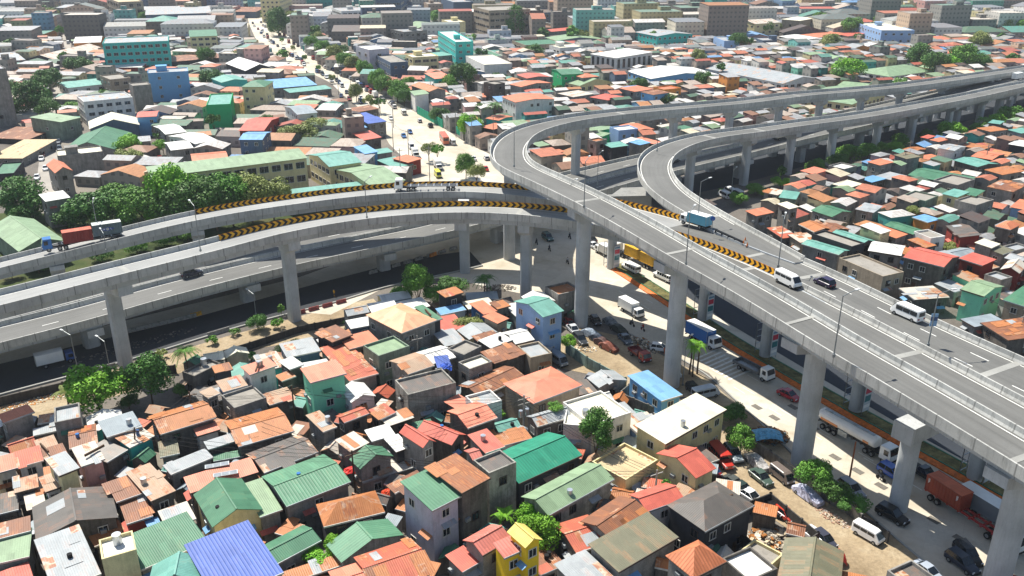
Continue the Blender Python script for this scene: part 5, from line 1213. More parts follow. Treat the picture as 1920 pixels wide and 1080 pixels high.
for a in [(180, 728, 5.6, 6.3, 'b', 'round bright green tree beside the verge left of the near square pier', 0, .8), (277, 705, 6, 4.6, 'd', 'dark rounded tree just right of the bright round tree', 2, 1.0),
          (20, 508, 2.2, 3.0, 'd', 'low bush between the two upper ramps at the left edge', 1, .7), (70, 496, 2.2, 3.4, 'd', 'second low bush between the two upper ramps', 0, .7), (255, 462, 2.0, 3.4, 'm', 'bush in the gap right of the container truck', 1, .7), (305, 450, 2.0, 3.6, 'd', 'dark bush in the gap between the upper ramps', 0, .7), (350, 440, 2, 3, 'm', 'bush in the gap left of the chevron boards', 3, .7), (190, 478, 2, 3.4, 'd', 'bush in the gap below the grey container', 1, .7),
          (782, 528, 8, 3.9, 'm', 'tall leafy tree with lumpy crown behind the peach mansion', 2, 1.15), (752, 552, 4.5, 2.9, 'm', 'lower leafy tree at the left foot of the lumpy tree', 1, .8), (815, 552, 5, 3.0, 'm', 'lower leafy tree at the right foot of the lumpy tree', 0, .8),
          (848, 536, 2.8, 4.3, 'd', 'dark rounded bush beside the coconut palm under the ramp', 0, .55), (878, 612, 3.6, 3.9, 'o', 'pale feathery shrub between the peach mansion and the blue house', 1, .6), (850, 622, 3, 2.6, 'o', 'small feathery shrub left of the pale shrub', 3, .7),
          (1120, 806, 7.6, 3.3, 'd', 'dark glossy mango tree in front of the white terrace house', 2, 1.15), (1010, 1000, 4.6, 3.4, 'b', 'yellow green tree beside the yellow house', 1, 1.0), (995, 968, 5, 2.3, 'b', 'small yellow green tree behind the yellow house', 3, 1.0),
          (1068, 640, 2.4, 2.0, 'b', 'bright shrub at the right foot of the blue house', 3, 1.0), (1372, 772, 1.8, 3.0, 'd', 'dark low bush beside the blue roofed van', 1, .6), (1392, 822, 3.2, 3.0, 'm', 'shaggy green tree by the scrap heap', 3, 1.0),
          (1528, 890, 3.4, 3.3, 'm', 'leafy tree leaning over the yard fence at the pier foot', 0, .8), (1560, 915, 2.8, 3.0, 'd', 'dark creeper-covered tree along the yard fence', 1, .7), (1600, 945, 2.2, 2.6, 'd', 'low creeper bush at the lower end of the yard fence', 3, .6),
          (542, 652, 1.9, 3.2, 'm', 'wide shrub below the two tone house path', 1, .6), (482, 605, 1.8, 2.6, 'd', 'round shrub on the verge left of the square pier', 0, .8), (520, 605, 1.2, 1.7, 'm', 'small shrub against the square pier foot', 1, .9),
          (527, 580, 1.6, 1.2, 'm', 'slim sapling left of the square pier', 3, 1.2), (440, 622, .9, 1.5, 'm', 'small tuft of shrub in the middle of the verge', 1, .7), (398, 638, 1.0, 1.6, 'm', 'low shrub on the verge left of the tuft', 3, .7), (300, 662, 1.1, 1.6, 'o', 'dry shrub on the verge by the dark tree', 1, .7),
          (345, 730, 1.4, 2.2, 'm', 'bush at the foot of the coconut palm', 0, .7), (240, 752, 1.6, 2.2, 'd', 'dark bush between two near trees', 1, .7), (608, 1037, 3.8, 2.8, 'b', 'rooftop garden plants on the grey green roof', 3, .5), (625, 1022, 4.5, 1.8, 'b', 'bushy potted plant above the rooftop garden', 1, .9),
          (1040, 762, 7.6, 1.6, 'm', 'terrace plants on the white terrace house', 3, .6), (935, 778, 3, 1.3, 'b', 'potted creeper at the alley corner', 1, 1.0), (470, 668, 2, 1.6, 'm', 'small dense bush above the dark sheds', 1, .8), (1250, 905, 4, .9, 'm', 'small shrub by the demolished room', 1, .8),
          (42, 372, 6, 8.5, 'd', 'huge dark tree at the left edge above the far ramp', 2, .8), (40, 400, 3, 5, 'd', 'dark tree mass in front of the huge dark tree', 0, .8), (180, 388, 6, 9, 'd', 'dark spreading tree right of the green depot', 1, .7), (212, 400, 3.5, 8, 'm', 'spreading tree beside the red container', 0, .8),
          (265, 385, 7, 9, 'm', 'leafy tree behind the far ramp left of centre', 1, .8), (322, 352, 11, 7.5, 'b', 'tall bright tree at the left end of the long school', 0, 1.1), (345, 385, 8, 8, 'd', 'dark tree below the tall bright school tree', 2, .9), (368, 350, 11, 4.2, 'm', 'tall tree right of the bright school tree', 1, 1.1),
          (400, 375, 9, 8, 'd', 'dark tree in front of the long school', 2, .9), (430, 360, 10, 7.5, 'm', 'leafy tree in front of the long school corridors', 0, .9), (468, 358, 9.5, 7.5, 'o', 'olive tree in front of the long school windows', 1, .9), (508, 357, 9, 6.5, 'o', 'olive feathery tree by the school wings', 3, .9), (225, 370, 6, 7.5, 'm', 'tree behind the far ramp trees', 1, .8), (140, 408, 3, 6.5, 'd', 'low tree between depot and container', 0, .7), (300, 398, 5, 5.5, 'b', 'bright low tree touching the far ramp', 3, .7),
          (88, 150, 7, 8, 'd', 'dark tree clump beside the upper side street', 0, .9), (62, 185, 8, 11, 'd', 'big dark tree group left of the side street', 2, .8), (85, 200, 6, 7, 'd', 'tree group between the side street and the pale shed', 1, .8), (148, 125, 6, 9, 'd', 'big dark tree right of the side street', 0, .8), (120, 108, 5, 5, 'm', 'tree beside the top of the side street', 3, .8), (170, 42, 8, 9, 'd', 'round dark tree near the slate hall', 0, .8),
          (112, 232, 5, 4.5, 'd', 'dark tree at the side street bend', 1, .9), (142, 197, 4, 6, 'm', 'tree row left of the white office', 3, .6), (237, 268, 5, 6, 'b', 'bright tree right of the dark green warehouse', 1, .7), (242, 294, 4, 5.5, 'o', 'olive tree below the bright one', 0, .7), (305, 272, 4, 3.8, 'b', 'small bright tree by the white gabled roofs', 3, .9), (297, 255, 3, 2.8, 'd', 'small dark tree behind the white roofs', 1, .9),
          (557, 252, 5, 9, 'o', 'broad olive tree crown left of the shops', 1, .55), (590, 238, 5, 7.5, 'o', 'broad olive tree crown beside the rusty roofs', 0, .6), (500, 233, 5, 5, 'd', 'dark tree right of the dormered orange gable', 2, .8), (400, 225, 7, 3.5, 'd', 'dark tree against the bright green box', 1, 1.1), (400, 150, 6, 8, 'd', 'dark tree in front of the blue box', 0, .9), (450, 108, 5, 8, 'o', 'olive trees behind the white hangar', 1, .8), (530, 103, 4, 5, 'm', 'tree near the white hangar by the avenue', 0, .8),
          (520, 42, 10, 11, 'd', 'dark tree beside the pale yellow tower', 2, 1.1), (548, 38, 8, 12, 'o', 'olive tree mass beside the upper avenue', 0, .8), (600, 42, 5, 9, 'm', 'tree before the long white school building', 1, .8),
          (584, 78, 7, 6, 'm', 'first avenue tree from the top on the right side', 1, .9), (604, 88, 7, 6, 'm', 'second avenue tree from the top on the right side', 0, .9), (626, 100, 7, 6.5, 'o', 'third avenue tree, olive, on the right side', 2, .9), (644, 112, 7, 6, 'm', 'fourth avenue tree on the right side', 0, .9), (662, 118, 6, 6, 'o', 'fifth avenue tree near the light grey office', 1, .9), (682, 128, 7, 5.6, 'm', 'sixth avenue tree before the light grey office', 0, 1.0), (708, 146, 6.5, 5.6, 'm', 'seventh avenue tree before the blue grey building', 2, .9), (722, 158, 6, 6.3, 'm', 'eighth avenue tree, bright, beside the green fence', 0, .9), (745, 168, 6.5, 7, 'm', 'ninth avenue tree, widest, beside the thin white building', 1, .9), (757, 180, 5, 5, 'd', 'tenth avenue tree, dark, at the thin white building', 0, .9),
          (868, 140, 9, 8, 'd', 'large dark green tree before the pale grey complex', 0, 1.0), (845, 155, 6, 6, 'm', 'feathery tree left of the large dark tree', 1, 1.0), (880, 234, 6, 6, 'b', 'bright green tree beside the avenue fence', 0, .9), (905, 212, 5, 5, 'd', 'dark tree beside the coconut palm of the avenue', 2, .9), (825, 215, 4, 5, 'd', 'dark shrubs behind the green avenue fence', 1, .8), (1020, 283, 3, 4, 'm', 'tree inside the big loop at its left', 0, .8),
          (1592, 128, 8, 9.5, 'b', 'bright tree group left of the green roofed hall', 1, .8), (1578, 142, 5, 8, 'm', 'tree group below the bright one behind the far ramp', 0, .8), (1722, 105, 8, 9, 'd', 'first dark tree right of the green roofed hall', 2, .9), (1752, 118, 8, 9, 'd', 'second dark tree right of the green roofed hall', 0, .9), (1785, 120, 7, 8, 'b', 'bright yellow green tree touching the far ramp', 1, .8), (1810, 108, 10, 9.5, 'm', 'tall pale green tree behind the far ramp', 0, 1.0), (1838, 118, 7, 8, 'd', 'dark tree at the right end behind the far ramp', 1, .9), (1350, 50, 8, 8.5, 'd', 'dark tree before the cream apartment block', 0, 1.0), (1385, 75, 7, 7, 'd', 'palm-like dark tree right of the lilac box', 1, 1.0), (1308, 112, 6, 6.5, 'o', 'dark olive tree left of the sawtooth warehouse', 2, 1.0), (1322, 150, 6, 6.5, 'd', 'dark tree before the sawtooth warehouse', 0, .9), (1560, 78, 7, 9, 'o', 'olive tree in front of the salmon hall', 1, .8), (1597, 48, 8, 9, 'm', 'green tree left of the pale blue apartments', 0, .9), (1835, 75, 7, 10, 'o', 'olive tree among the far shanties', 1, .8), (1660, 40, 8, 10, 'm', 'green tree above the pale blue apartments', 0, .8), (965, 40, 10, 10, 'd', 'tall dark tree right of the concrete tower', 2, 1.3), (1003, 98, 6, 7, 'd', 'dark tree before the tan office', 0, .9),
          (1592, 288, 4, 5.6, 'm', 'wide green tree beside the ground road right of the inner loop', 0, .7), (1570, 300, 3, 4.2, 'd', 'dark part of the hedge beside the wide tree', 1, .7), (1628, 282, 3.5, 4.4, 'm', 'leafy tree right of the wide tree', 2, .7), (1785, 246, 4, 6.2, 'b', 'large bright green tree at the right beside the ground road', 0, .8), (1690, 263, 3.5, 4.6, 'm', 'olive green tree left of the large bright tree', 1, .8), (1683, 275, 3.0, 3.8, 'b', 'bright lime bush in front of the olive tree', 3, .7),
          (1650, 276, 3, 3.6, 'm', 'leafy tree between the hedge trees beside the ground road', 1, .8), (1530, 312, 3, 3.8, 'm', 'tree beyond the white vans lot beside the road', 2, .8), (1500, 335, 2.5, 3.2, 'b', 'bright tree left of the pink house', 0, .8), (1760, 262, 3, 3.6, 'd', 'dark tree below the large bright right tree', 2, .8), (1835, 240, 3, 4, 'm', 'mid green tree near the palms at right', 1, .8), (1735, 252, 3, 4, 'd', 'dark shrubs left of the large bright tree', 1, .7), (1895, 215, 4, 6, 'm', 'green tree at the right edge below the ramp', 0, .8), (1870, 226, 3.5, 5, 'b', 'bright tree near the right edge below the ramp', 1, .8), (1465, 340, 2.5, 3.4, 'b', 'bright bush beside the pink house', 3, .8), (1420, 355, 2, 4.2, 'm', 'low bushes beside the parked white vans', 1, .6), (1385, 372, 2, 3.4, 'm', 'low bush against the wide deck', 0, .7), (1465, 322, 3, 2, 'd', 'thin dark sapling near the road', 3, 1.2), (1715, 395, 7, 2.6, 'o', 'rooftop plants near the teal roofs', 1, .7), (1790, 465, 3, 3, 'o', 'dry creeper below the solar roof', 3, .7), (1870, 412, 5, 2.4, 'b', 'bright shrub left of the hipped orange roof', 0, .8), (1660, 235, 3, 3, 'm', 'shrub under the inner ramp', 1, .7)]:
    tree(a[0], a[1], a[2], a[3], a[4], a[5], a[6], a[7])
rt = random.Random(3)
for i in range(26):            # hedge of trees far right
    x = 1640 + i * 11 + rt.uniform(-4, 4); tree(x, 33 + (x - 1640) * .055 + rt.uniform(-2, 3), 7, rt.uniform(9, 12), rt.choice('omd'), 'far tree in the long green belt across the upper right', None, .7, group='trees of the far green belt')
AV = [(498, 47), (508, 57), (518, 66), (528, 75), (538, 82), (549, 90), (560, 99), (571, 108), (584, 118), (597, 127), (610, 137), (622, 146), (634, 153)]
for i, (x, y) in enumerate(AV[1::2]): tree(x, y, 3.0, rt.uniform(1.8, 2.6), rt.choice('odm'), 'small tree in the row along the upper avenue median', None, 1.0, group='trees on the avenue median')
for x, y, r, c, lb in ((667, 172, 4.5, 'o', 'sparse tree above the left avenue shops'), (692, 190, 3.6, 'o', 'sparse tree on the avenue median left of the jeepney'), (712, 192, 3.4, 'd', 'thin tree on the median beside the parked trucks'), (803, 277, 3.6, 'o', 'olive tree at the red kerbed end of the avenue median'), (820, 280, 3.0, 'm', 'greener tree beside the olive one on the red kerbed median'), (873, 308, 4.4, 'm', 'leafy tree in the middle of the red kerbed median'), (893, 322, 3.6, 'o', 'bare greyish tree right of the leafy median tree')): tree(x, y, 5, r, c, lb, None, .95, group='trees on the avenue median')
for i in range(95):            # scattered far greenery
    for _ in range(30):
        x, y = rt.uniform(0, 1920), rt.choice((rt.uniform(5, 70), rt.uniform(30, 200)))
        p = P(x, y); i0, j0 = int(p.x - X0), int(p.y - Y0)
        if 2 < i0 < NX - 2 and 2 < j0 < NY - 2 and not occ[i0 - 1:i0 + 2, j0 - 1:j0 + 2].any(): break
    else: continue
    tree(x, y - 8, rt.uniform(4, 7), rt.uniform(3.5, 7) * (1.3 if y < 60 else 1), rt.choice('ddmo'), 'tree rising between the far roofs', None, .9, group='scattered city trees')
palm(345, 655, 8.2, 'coconut palm with drooping fronds between the two dark trees and the dingy flat roof', 'm', 0)
palm(122, 732, 4, 'dry palm half hidden behind the round bright tree', 'o', 1); palm(908, 520, 7.0, 'dark coconut palm in the shade of the curved ramp', 'd', 0); palm(652, 602, 3, 'small palm at the left end of the peach mansion', 'm', 2, .8)
palm(1298, 640, 7.0, 'leftmost royal palm of the trio beside the tall pier', 'b', 2, 1.0); palm(1303, 652, 6.2, 'middle royal palm of the trio beside the tall pier', 'b', 2, 1.0); palm(1312, 645, 6.4, 'rightmost royal palm of the trio beside the tall pier', 'b', 2, 1.0)
palm(928, 195, 11, 'coconut palm beside the avenue left of the balconied house', 'd', 0, 1.5); palm(945, 962, 5, 'yellow green palm beside the banded concrete block', 'b', 1, .7); palm(1845, 222, 5, 'palm near the right edge among ramp side trees', 'm', 0, 1.2); palm(1862, 225, 4, 'second palm near the right edge beside bright tree', 'm', 1, 1.1)
palm(1352, 355, 1.6, 'small palm beside the parked white vans', 'b', 2, .8)
# ---------------------------------------------------------------- vehicles
def paint(hexc): return plain('car_paint_' + hexc.strip('#'), hexc, .25, 0.0, .04, .6, spec=.6)
TYRE = plain('tyre_rubber', '#1b1b1c', .9); RIM = plain('wheel_rim', '#8d9194', .35, .7); LAMP = plain('lamp_lens', '#d9dde0', .15, 0, .02); REDL = plain('tail_lens', '#a0201a', .3); TRIM = plain('black_trim', '#1d1e20', .6)
def loft(mb, secs, mi=0, smooth=False):
    for a, b in zip(secs, secs[1:]):
        n = len(a)
        for i in range(n): j = (i + 1) % n; mb.face([a[i], a[j], b[j], b[i]], mi, smooth=smooth)
    mb.face(secs[0][::-1], mi); mb.face(secs[-1], mi)
def sec(x, w, z0, z1, w1=None, ch=.12):
    w1 = w if w1 is None else w1
    return [(x, -w, z0 + ch), (x, -w + ch, z0), (x, w - ch, z0), (x, w, z0 + ch), (x, (w + w1) / 2 + .01, (z0 + z1) / 2), (x, w1, z1 - ch * .6), (x, w1 - ch, z1), (x, -w1 + ch, z1), (x, -w1, z1 - ch * .6), (x, -(w + w1) / 2 - .01, (z0 + z1) / 2)]
_wh = {}
def wheels(t, xs, y, r, w_=.22):
    if (r, w_) not in _wh:
        mb = MB(); mb.cyl((0, -w_ / 2, 0), (0, w_ / 2, 0), r, r, 16, 0); o = mb.build('tyre', TYRE); a = o.data; bpy.data.objects.remove(o)
        mb = MB(); mb.cyl((0, -w_ / 2 - .01, 0), (0, w_ / 2 + .01, 0), r * .58, r * .58, 12, 0); o = mb.build('rim', RIM); b = o.data; bpy.data.objects.remove(o); _wh[(r, w_)] = (a, b)
    a, b = _wh[(r, w_)]
    for x in xs:
        for s in (-1, 1): o = link(bpy.data.objects.new('wheel', a), t); o.location = (x, s * (y - w_ / 2 + .02), r); q = link(bpy.data.objects.new('rim', b), o)
def lamps(t, xf, xr, y, z, s=.12):
    for x, m, nm in ((xf, LAMP, 'headlight'), (xr, REDL, 'tail_light')):
        for k in (-1, 1): mb = MB(); mb.box(x - .04, x + .04, k * y - .17, k * y + .17, z - s, z + s); mb.build(nm, m, t)
def car(kind, hexc):
    t = thing('parked_car' if 0 else {'sedan': 'sedan_car', 'hatch': 'hatchback_car', 'suv': 'suv_car', 'van': 'passenger_van', 'minivan': 'minivan', 'pickup': 'pickup_truck'}[kind], 'x', {'van': 'van', 'minivan': 'van', 'pickup': 'pickup'}.get(kind, 'car'))
    p = paint(hexc); b = MB(); g_ = MB(); r_ = MB()
    if kind in ('sedan', 'hatch', 'suv', 'pickup'):
        L, W, zs, zt, gc = {'sedan': (4.5, .88, .92, 1.44, .18), 'hatch': (3.9, .84, .95, 1.5, .2), 'suv': (4.7, .93, 1.08, 1.74, .25), 'pickup': (5.2, .93, 1.1, 1.76, .3)}[kind]; h = L / 2
        rear = h if kind != 'sedan' else h * .96
        loft(b, [sec(-rear, W * .86, gc + .12, zs * .9), sec(-rear + .18, W, gc, zs), sec(-h * .35, W, gc, zs + .02), sec(h * .32, W, gc, zs), sec(h * .78, W * .98, gc, zs * .84, W * .9), sec(h - .05, W * .86, gc + .1, zs * .7, W * .78)], smooth=False); b.build('body', p, t)
        x0, x1, x2, x3 = {'sedan': (-h * .72, -h * .38, h * .12, h * .48), 'hatch': (-h * .97, -h * .78, h * .12, h * .52), 'suv': (-h * .97, -h * .82, h * .1, h * .45), 'pickup': (-h * .28, -h * .18, h * .16, h * .45)}[kind]
        c = zs - .02
        v = [(x0, -W + .08, c), (x3, -W + .08, c), (x3, W - .08, c), (x0, W - .08, c), (x1, -W + .24, zt), (x2, -W + .24, zt), (x2, W - .24, zt), (x1, W - .24, zt)]
        for q in ((0, 1, 5, 4), (1, 2, 6, 5), (2, 3, 7, 6), (3, 0, 4, 7), (4, 5, 6, 7)): g_.face([v[i] for i in q])
        g_.build('windows', GLASS, t)
        r_.box(x1 - .03, x2 + .03, -W + .2, W - .2, zt - .01, zt + .05)
        for s in (-1, 1):
            for xa, xb in ((x1, x0), (x2, x3), ((x1 + x2) / 2, (x1 + x2) / 2 - .04)):
                r_.cyl((xa, s * (W - .235), zt), (xb, s * (W - .075), c), .045, .05, 5)
        r_.build('roof', p, t)
        if kind == 'pickup': m = MB(); m.box(-h + .15, -h * .3, -W + .12, W - .12, zs - .02, zs + .035); m.build('bed_cover', TRIM, t)
        wheels(t, (-h * .6, h * .62), W, .33 if kind != 'suv' else .37); lamps(t, h - .1, -rear + .02, W * .66, zs * .72)
        m = MB(); m.box(h - .12, h + .03, -W * .8, W * .8, gc + .02, gc + .22); m.box(-rear - .04, -rear + .1, -W * .8, W * .8, gc + .05, gc + .28); m.build('bumper', TRIM if kind != 'sedan' else p, t)
    else:
        L, W, zt = (5.2, .92, 2.2) if kind == 'van' else (4.3, .84, 1.95); h = L / 2
        loft(b, [sec(-h, W * .94, .35, zt * .93, W * .82), sec(-h + .12, W, .28, zt - .04, W * .86), sec(h * .45, W, .28, zt, W * .86), sec(h * .66, W, .28, zt * .93, W * .85), sec(h * .93, W * .98, .28, zt * .55, W * .92), sec(h, W * .9, .38, zt * .45, W * .86)]); b.build('body', p, t)
        zw0, zw1 = zt * .52, zt * .84
        for s in (-1, 1):
            for i in range(3):
                x = -h * .88 + i * L * .255; g_.box(x, x + L * .235, s * W * .9 - .03, s * W * .9 + (.075 if 1 else 0) * 1, zw0, zw1)
                if s < 0: pass
        v = [(h * .965, -W * .84, zw0 + .04), (h * .965, W * .84, zw0 + .04), (h * .72, W * .8, zt * .91), (h * .72, -W * .8, zt * .91)]; g_.face(v); g_.box(-h - .02, -h + .05, -W * .72, W * .72, zw0, zw1)
        g_.build('windows', GLASS, t); wheels(t, (-h * .62, h * .66), W, .33); lamps(t, h - .02, -h, W * .7, .75)
        m = MB(); m.box(h - .08, h + .08, -W * .9, W * .9, .3, .5); m.build('bumper', TRIM, t)
    return t
def jeepney(hexc):
    t = thing('jeepney', 'x', 'jeepney'); p = paint(hexc); b = MB()
    loft(b, [sec(-3, .95, .5, 1.25), sec(1.2, .95, .5, 1.25), sec(1.3, .9, .5, 1.2), sec(2.9, .75, .5, 1.1)]); b.build('body', p, t)
    g_ = MB(); g_.box(-2.95, 1.2, -.88, .88, 1.25, 1.95); g_.build('window_openings', GLASS, t)
    r_ = MB(); loft(r_, [sec(-3.1, 1.0, 1.95, 2.2, .9), sec(1.5, 1.0, 1.95, 2.2, .9)])
    for i in range(6):
        for s in (-1, 1): r_.box(-2.95 + i * .82, -2.87 + i * .82, s * .93 - .04, s * .93 + .04, 1.2, 2.0)
    r_.build('roof', p, t); wheels(t, (-2, 2.1), .92, .38); lamps(t, 2.9, -3.0, .6, .9); return t
def cab(t, x, hexc, W=1.1, zt=2.75, z0=.55, L=1.9):
    p = paint(hexc); b = MB(); loft(b, [sec(x - L, W, z0, zt, W * .95), sec(x - .35, W, z0, zt, W * .93), sec(x - .02, W, z0, zt * .52 + .2, W * .97), sec(x, W * .97, z0, zt * .5, W * .9)]); b.build('cab', p, t)
    g_ = MB(); g_.face([(x + .0, -W * .86, zt * .55 + .1), (x + .0, W * .86, zt * .55 + .1), (x - .3, W * .84, zt * .95), (x - .3, -W * .84, zt * .95)])
    for s in (-1, 1): g_.box(x - 1.25, x - .45, s * W * .985 - .03, s * W * .985 + .03, zt * .56, zt * .86)
    g_.build('windscreen', GLASS, t); lamps(t, x + .0, x - 9, W * .75, z0 + .25) if 0 else None
    for s in (-1, 1): m = MB(); m.box(x - .02, x + .05, s * W * .75 - .15, s * W * .75 + .15, z0 + .12, z0 + .34); m.build('headlight', LAMP, t)
    m = MB(); m.box(x - .1, x + .12, -W, W, z0 - .12, z0 + .1); m.build('bumper', TRIM, t)
def truck(kind, chex='#e4e4e0', bhex='#dadbd8', L=7.0):
    t = thing({'box': 'box_truck', 'flat': 'flatbed_truck', 'dump': 'red_truck'}.get(kind, 'truck'), 'x', 'truck'); h = L / 2; big_ = L > 8
    W = 1.2 if big_ else 1.05; zt = 2.7 if big_ else 2.2; cab(t, h, chex, W - .05, zt, .6, 1.75)
    m = MB(); m.box(-h, h - 1.2, -.45, .45, .55, .9); m.box(-h + .1, -h + .2, -W, W, .5, .75); m.build('chassis', TRIM, t)
    if kind == 'box':
        zb = 3.5 if big_ else 3.0; m = MB(); m.box(-h, h - 2.05, -W, W, .95, zb, 0, None, True, 1); m.build('cargo_box', [paint(bhex), paint('#e6e6e2')], t)
        m = MB(); [m.box(x, x + .07, s * W - .03, s * W + .03, .95, zb + .02) for x in (-h - .0, h - 2.12) for s in (-1, 1)]; m.box(-h - .03, -h, -.03, .03, 1.0, zb - .1); m.build('box_trim', GALV, t)
    else:
        m = MB(); m.box(-h, h - 2.05, -W, W, .95, 1.05); [m.box(-h, h - 2.05, s * W - .05, s * W + .05, 1.05, 1.5) for s in (-1, 1)]; m.box(-h, -h + .08, -W, W, 1.05, 1.5); m.box(h - 2.15, h - 2.05, -W, W, 1.05, 2.2)
        m.build('cargo_bed', paint(bhex), t)
    wheels(t, ((-h * .62, -h * .62 + 1.1) if big_ else (-h * .55,)) + (h - 1.1,), W - .05, .45, .35); return t
def semi(chex, L=13.5, frame='#2b2d30', tank=False):
    t = thing('tanker_truck' if tank else 'semi_trailer_truck', 'x', 'truck'); h = L / 2; cab(t, h, chex, 1.2, 3.0, .7, 2.0)
    m = MB(); m.box(h - 5.4, h - 1.5, -.45, .45, .7, 1.05); m.build('chassis', TRIM, t)
    m = MB(); [m.box(-h, h - 3.2, s * .6 - .1, s * .6 + .1, 1.05, 1.38) for s in (-1, 1)]
    for i in range(7): m.box(-h + .1 + i * (L - 3.6) / 6.3, -h + .35 + i * (L - 3.6) / 6.3, -1.15, 1.15, 1.15, 1.36)
    m.build('trailer_frame', paint(frame), t); wheels(t, (-h + 1.2, -h + 2.4) + ((-h + 3.6,) if tank else ()) + (h - 4.6, h - 3.4, h - 1.2), 1.15, .5, .4)
    if tank:
        m = MB(); n = 18; ring = lambda x, s: [(x, 1.2 * s * math.cos(a), 2.35 + 1.0 * s * math.sin(a)) for a in [6.2832 * i / n for i in range(n)]]
        loft(m, [ring(-h - .1, .8), ring(-h + .15, .97), ring(-h + .4, 1), ring(h - 3.6, 1), ring(h - 3.4, .95), ring(h - 3.25, .8)], smooth=True); m.build('tank', paint('#e8e4de'), t)
        m = MB(); m.box(-h + .6, h - 4, -.35, .35, 3.33, 3.4)
        for i in range(4): m.cyl((-h + 1.8 + i * 2.4, 0, 3.3), (-h + 1.8 + i * 2.4, 0, 3.52), .28, .28, 12)
        m.build('tank_walkway', GALV, t); m = MB(); m.box(-h + .7, -h + 4.2, -1.215, -1.19, 1.85, 2.25); m.box(h - 5.3, h - 4.2, -1.22, -1.19, 1.9, 2.3); m.build('tank_stripe', paint('#c8793f'), t)
        m = MB(); m.box(-h + 4.4, -h + 6.2, -1.2, -.7, .8, 1.7); m.build('hose_cabinet', GALV, t)
    return t
def container(hexc, px, py, z, ang, label, L=6.06, top=None):
    p = P(px, py, z); t = thing('shipping_container', label, 'container', p, ang, 'shipping containers on trucks'); m = MB(); n = int(L / .28); h = L / 2
    for s in (-1, 1):
        for i in range(n):
            x = -h + .1 + i * (L - .2) / n; d = (L - .2) / n; o1 = s * (1.2 if i % 2 else 1.16); o2 = s * (1.16 if i % 2 else 1.2)
            m.face([(x, o1, .1), (x + d * .8, o1, .1), (x + d * .8, o1, 2.5), (x, o1, 2.5)]); m.face([(x + d * .8, o1, .1), (x + d, o2, .1), (x + d, o2, 2.5), (x + d * .8, o1, 2.5)])
    for x in (-h, h - .1): m.box(x, x + .1, -1.2, 1.2, .02, 2.55)
    for z0, z1 in ((0, .14), (2.45, 2.59)):
        for s in (-1, 1): m.box(-h, h, s * 1.22 - .05, s * 1.22 + .05, z0, z1)
    m.build('walls', roofmat(hexc, .12, 0, 0), t); m = MB(); m.box(-h, h, -1.18, 1.18, 2.5, 2.57); m.build('roof', roofmat(top or hexc, .2, 0, 0), t); return t
def moto(px, py, z, ang, label, shirt='#3a3d44'):
    p = P(px, py, z); t = thing('motorcycle', label, 'motorcycle', p, ang, 'motorcycles on the ground road'); m = MB()
    m.cyl((-.35, 0, .62), (.35, 0, .72), .16, .14, 8); m.box(-.7, .05, -.12, .12, .72, .82); m.cyl((.5, 0, .3), (.38, 0, 1.0), .04, .04, 6); m.cyl((.36, -.32, 1.02), (.36, .32, 1.02), .025, .025, 6); m.build('frame', TRIM, t)
    for x in (-.6, .62): w_ = MB(); w_.cyl((x, -.06, .3), (x, .06, .3), .3, .3, 14); w_.build('wheel', TYRE, t)
    person(p + Vector((0, 0, .0)), ang, 'rider in ' + ('dark' if shirt[1] < '6' else 'pale') + ' shirt on the ' + label, shirt, 'ride')
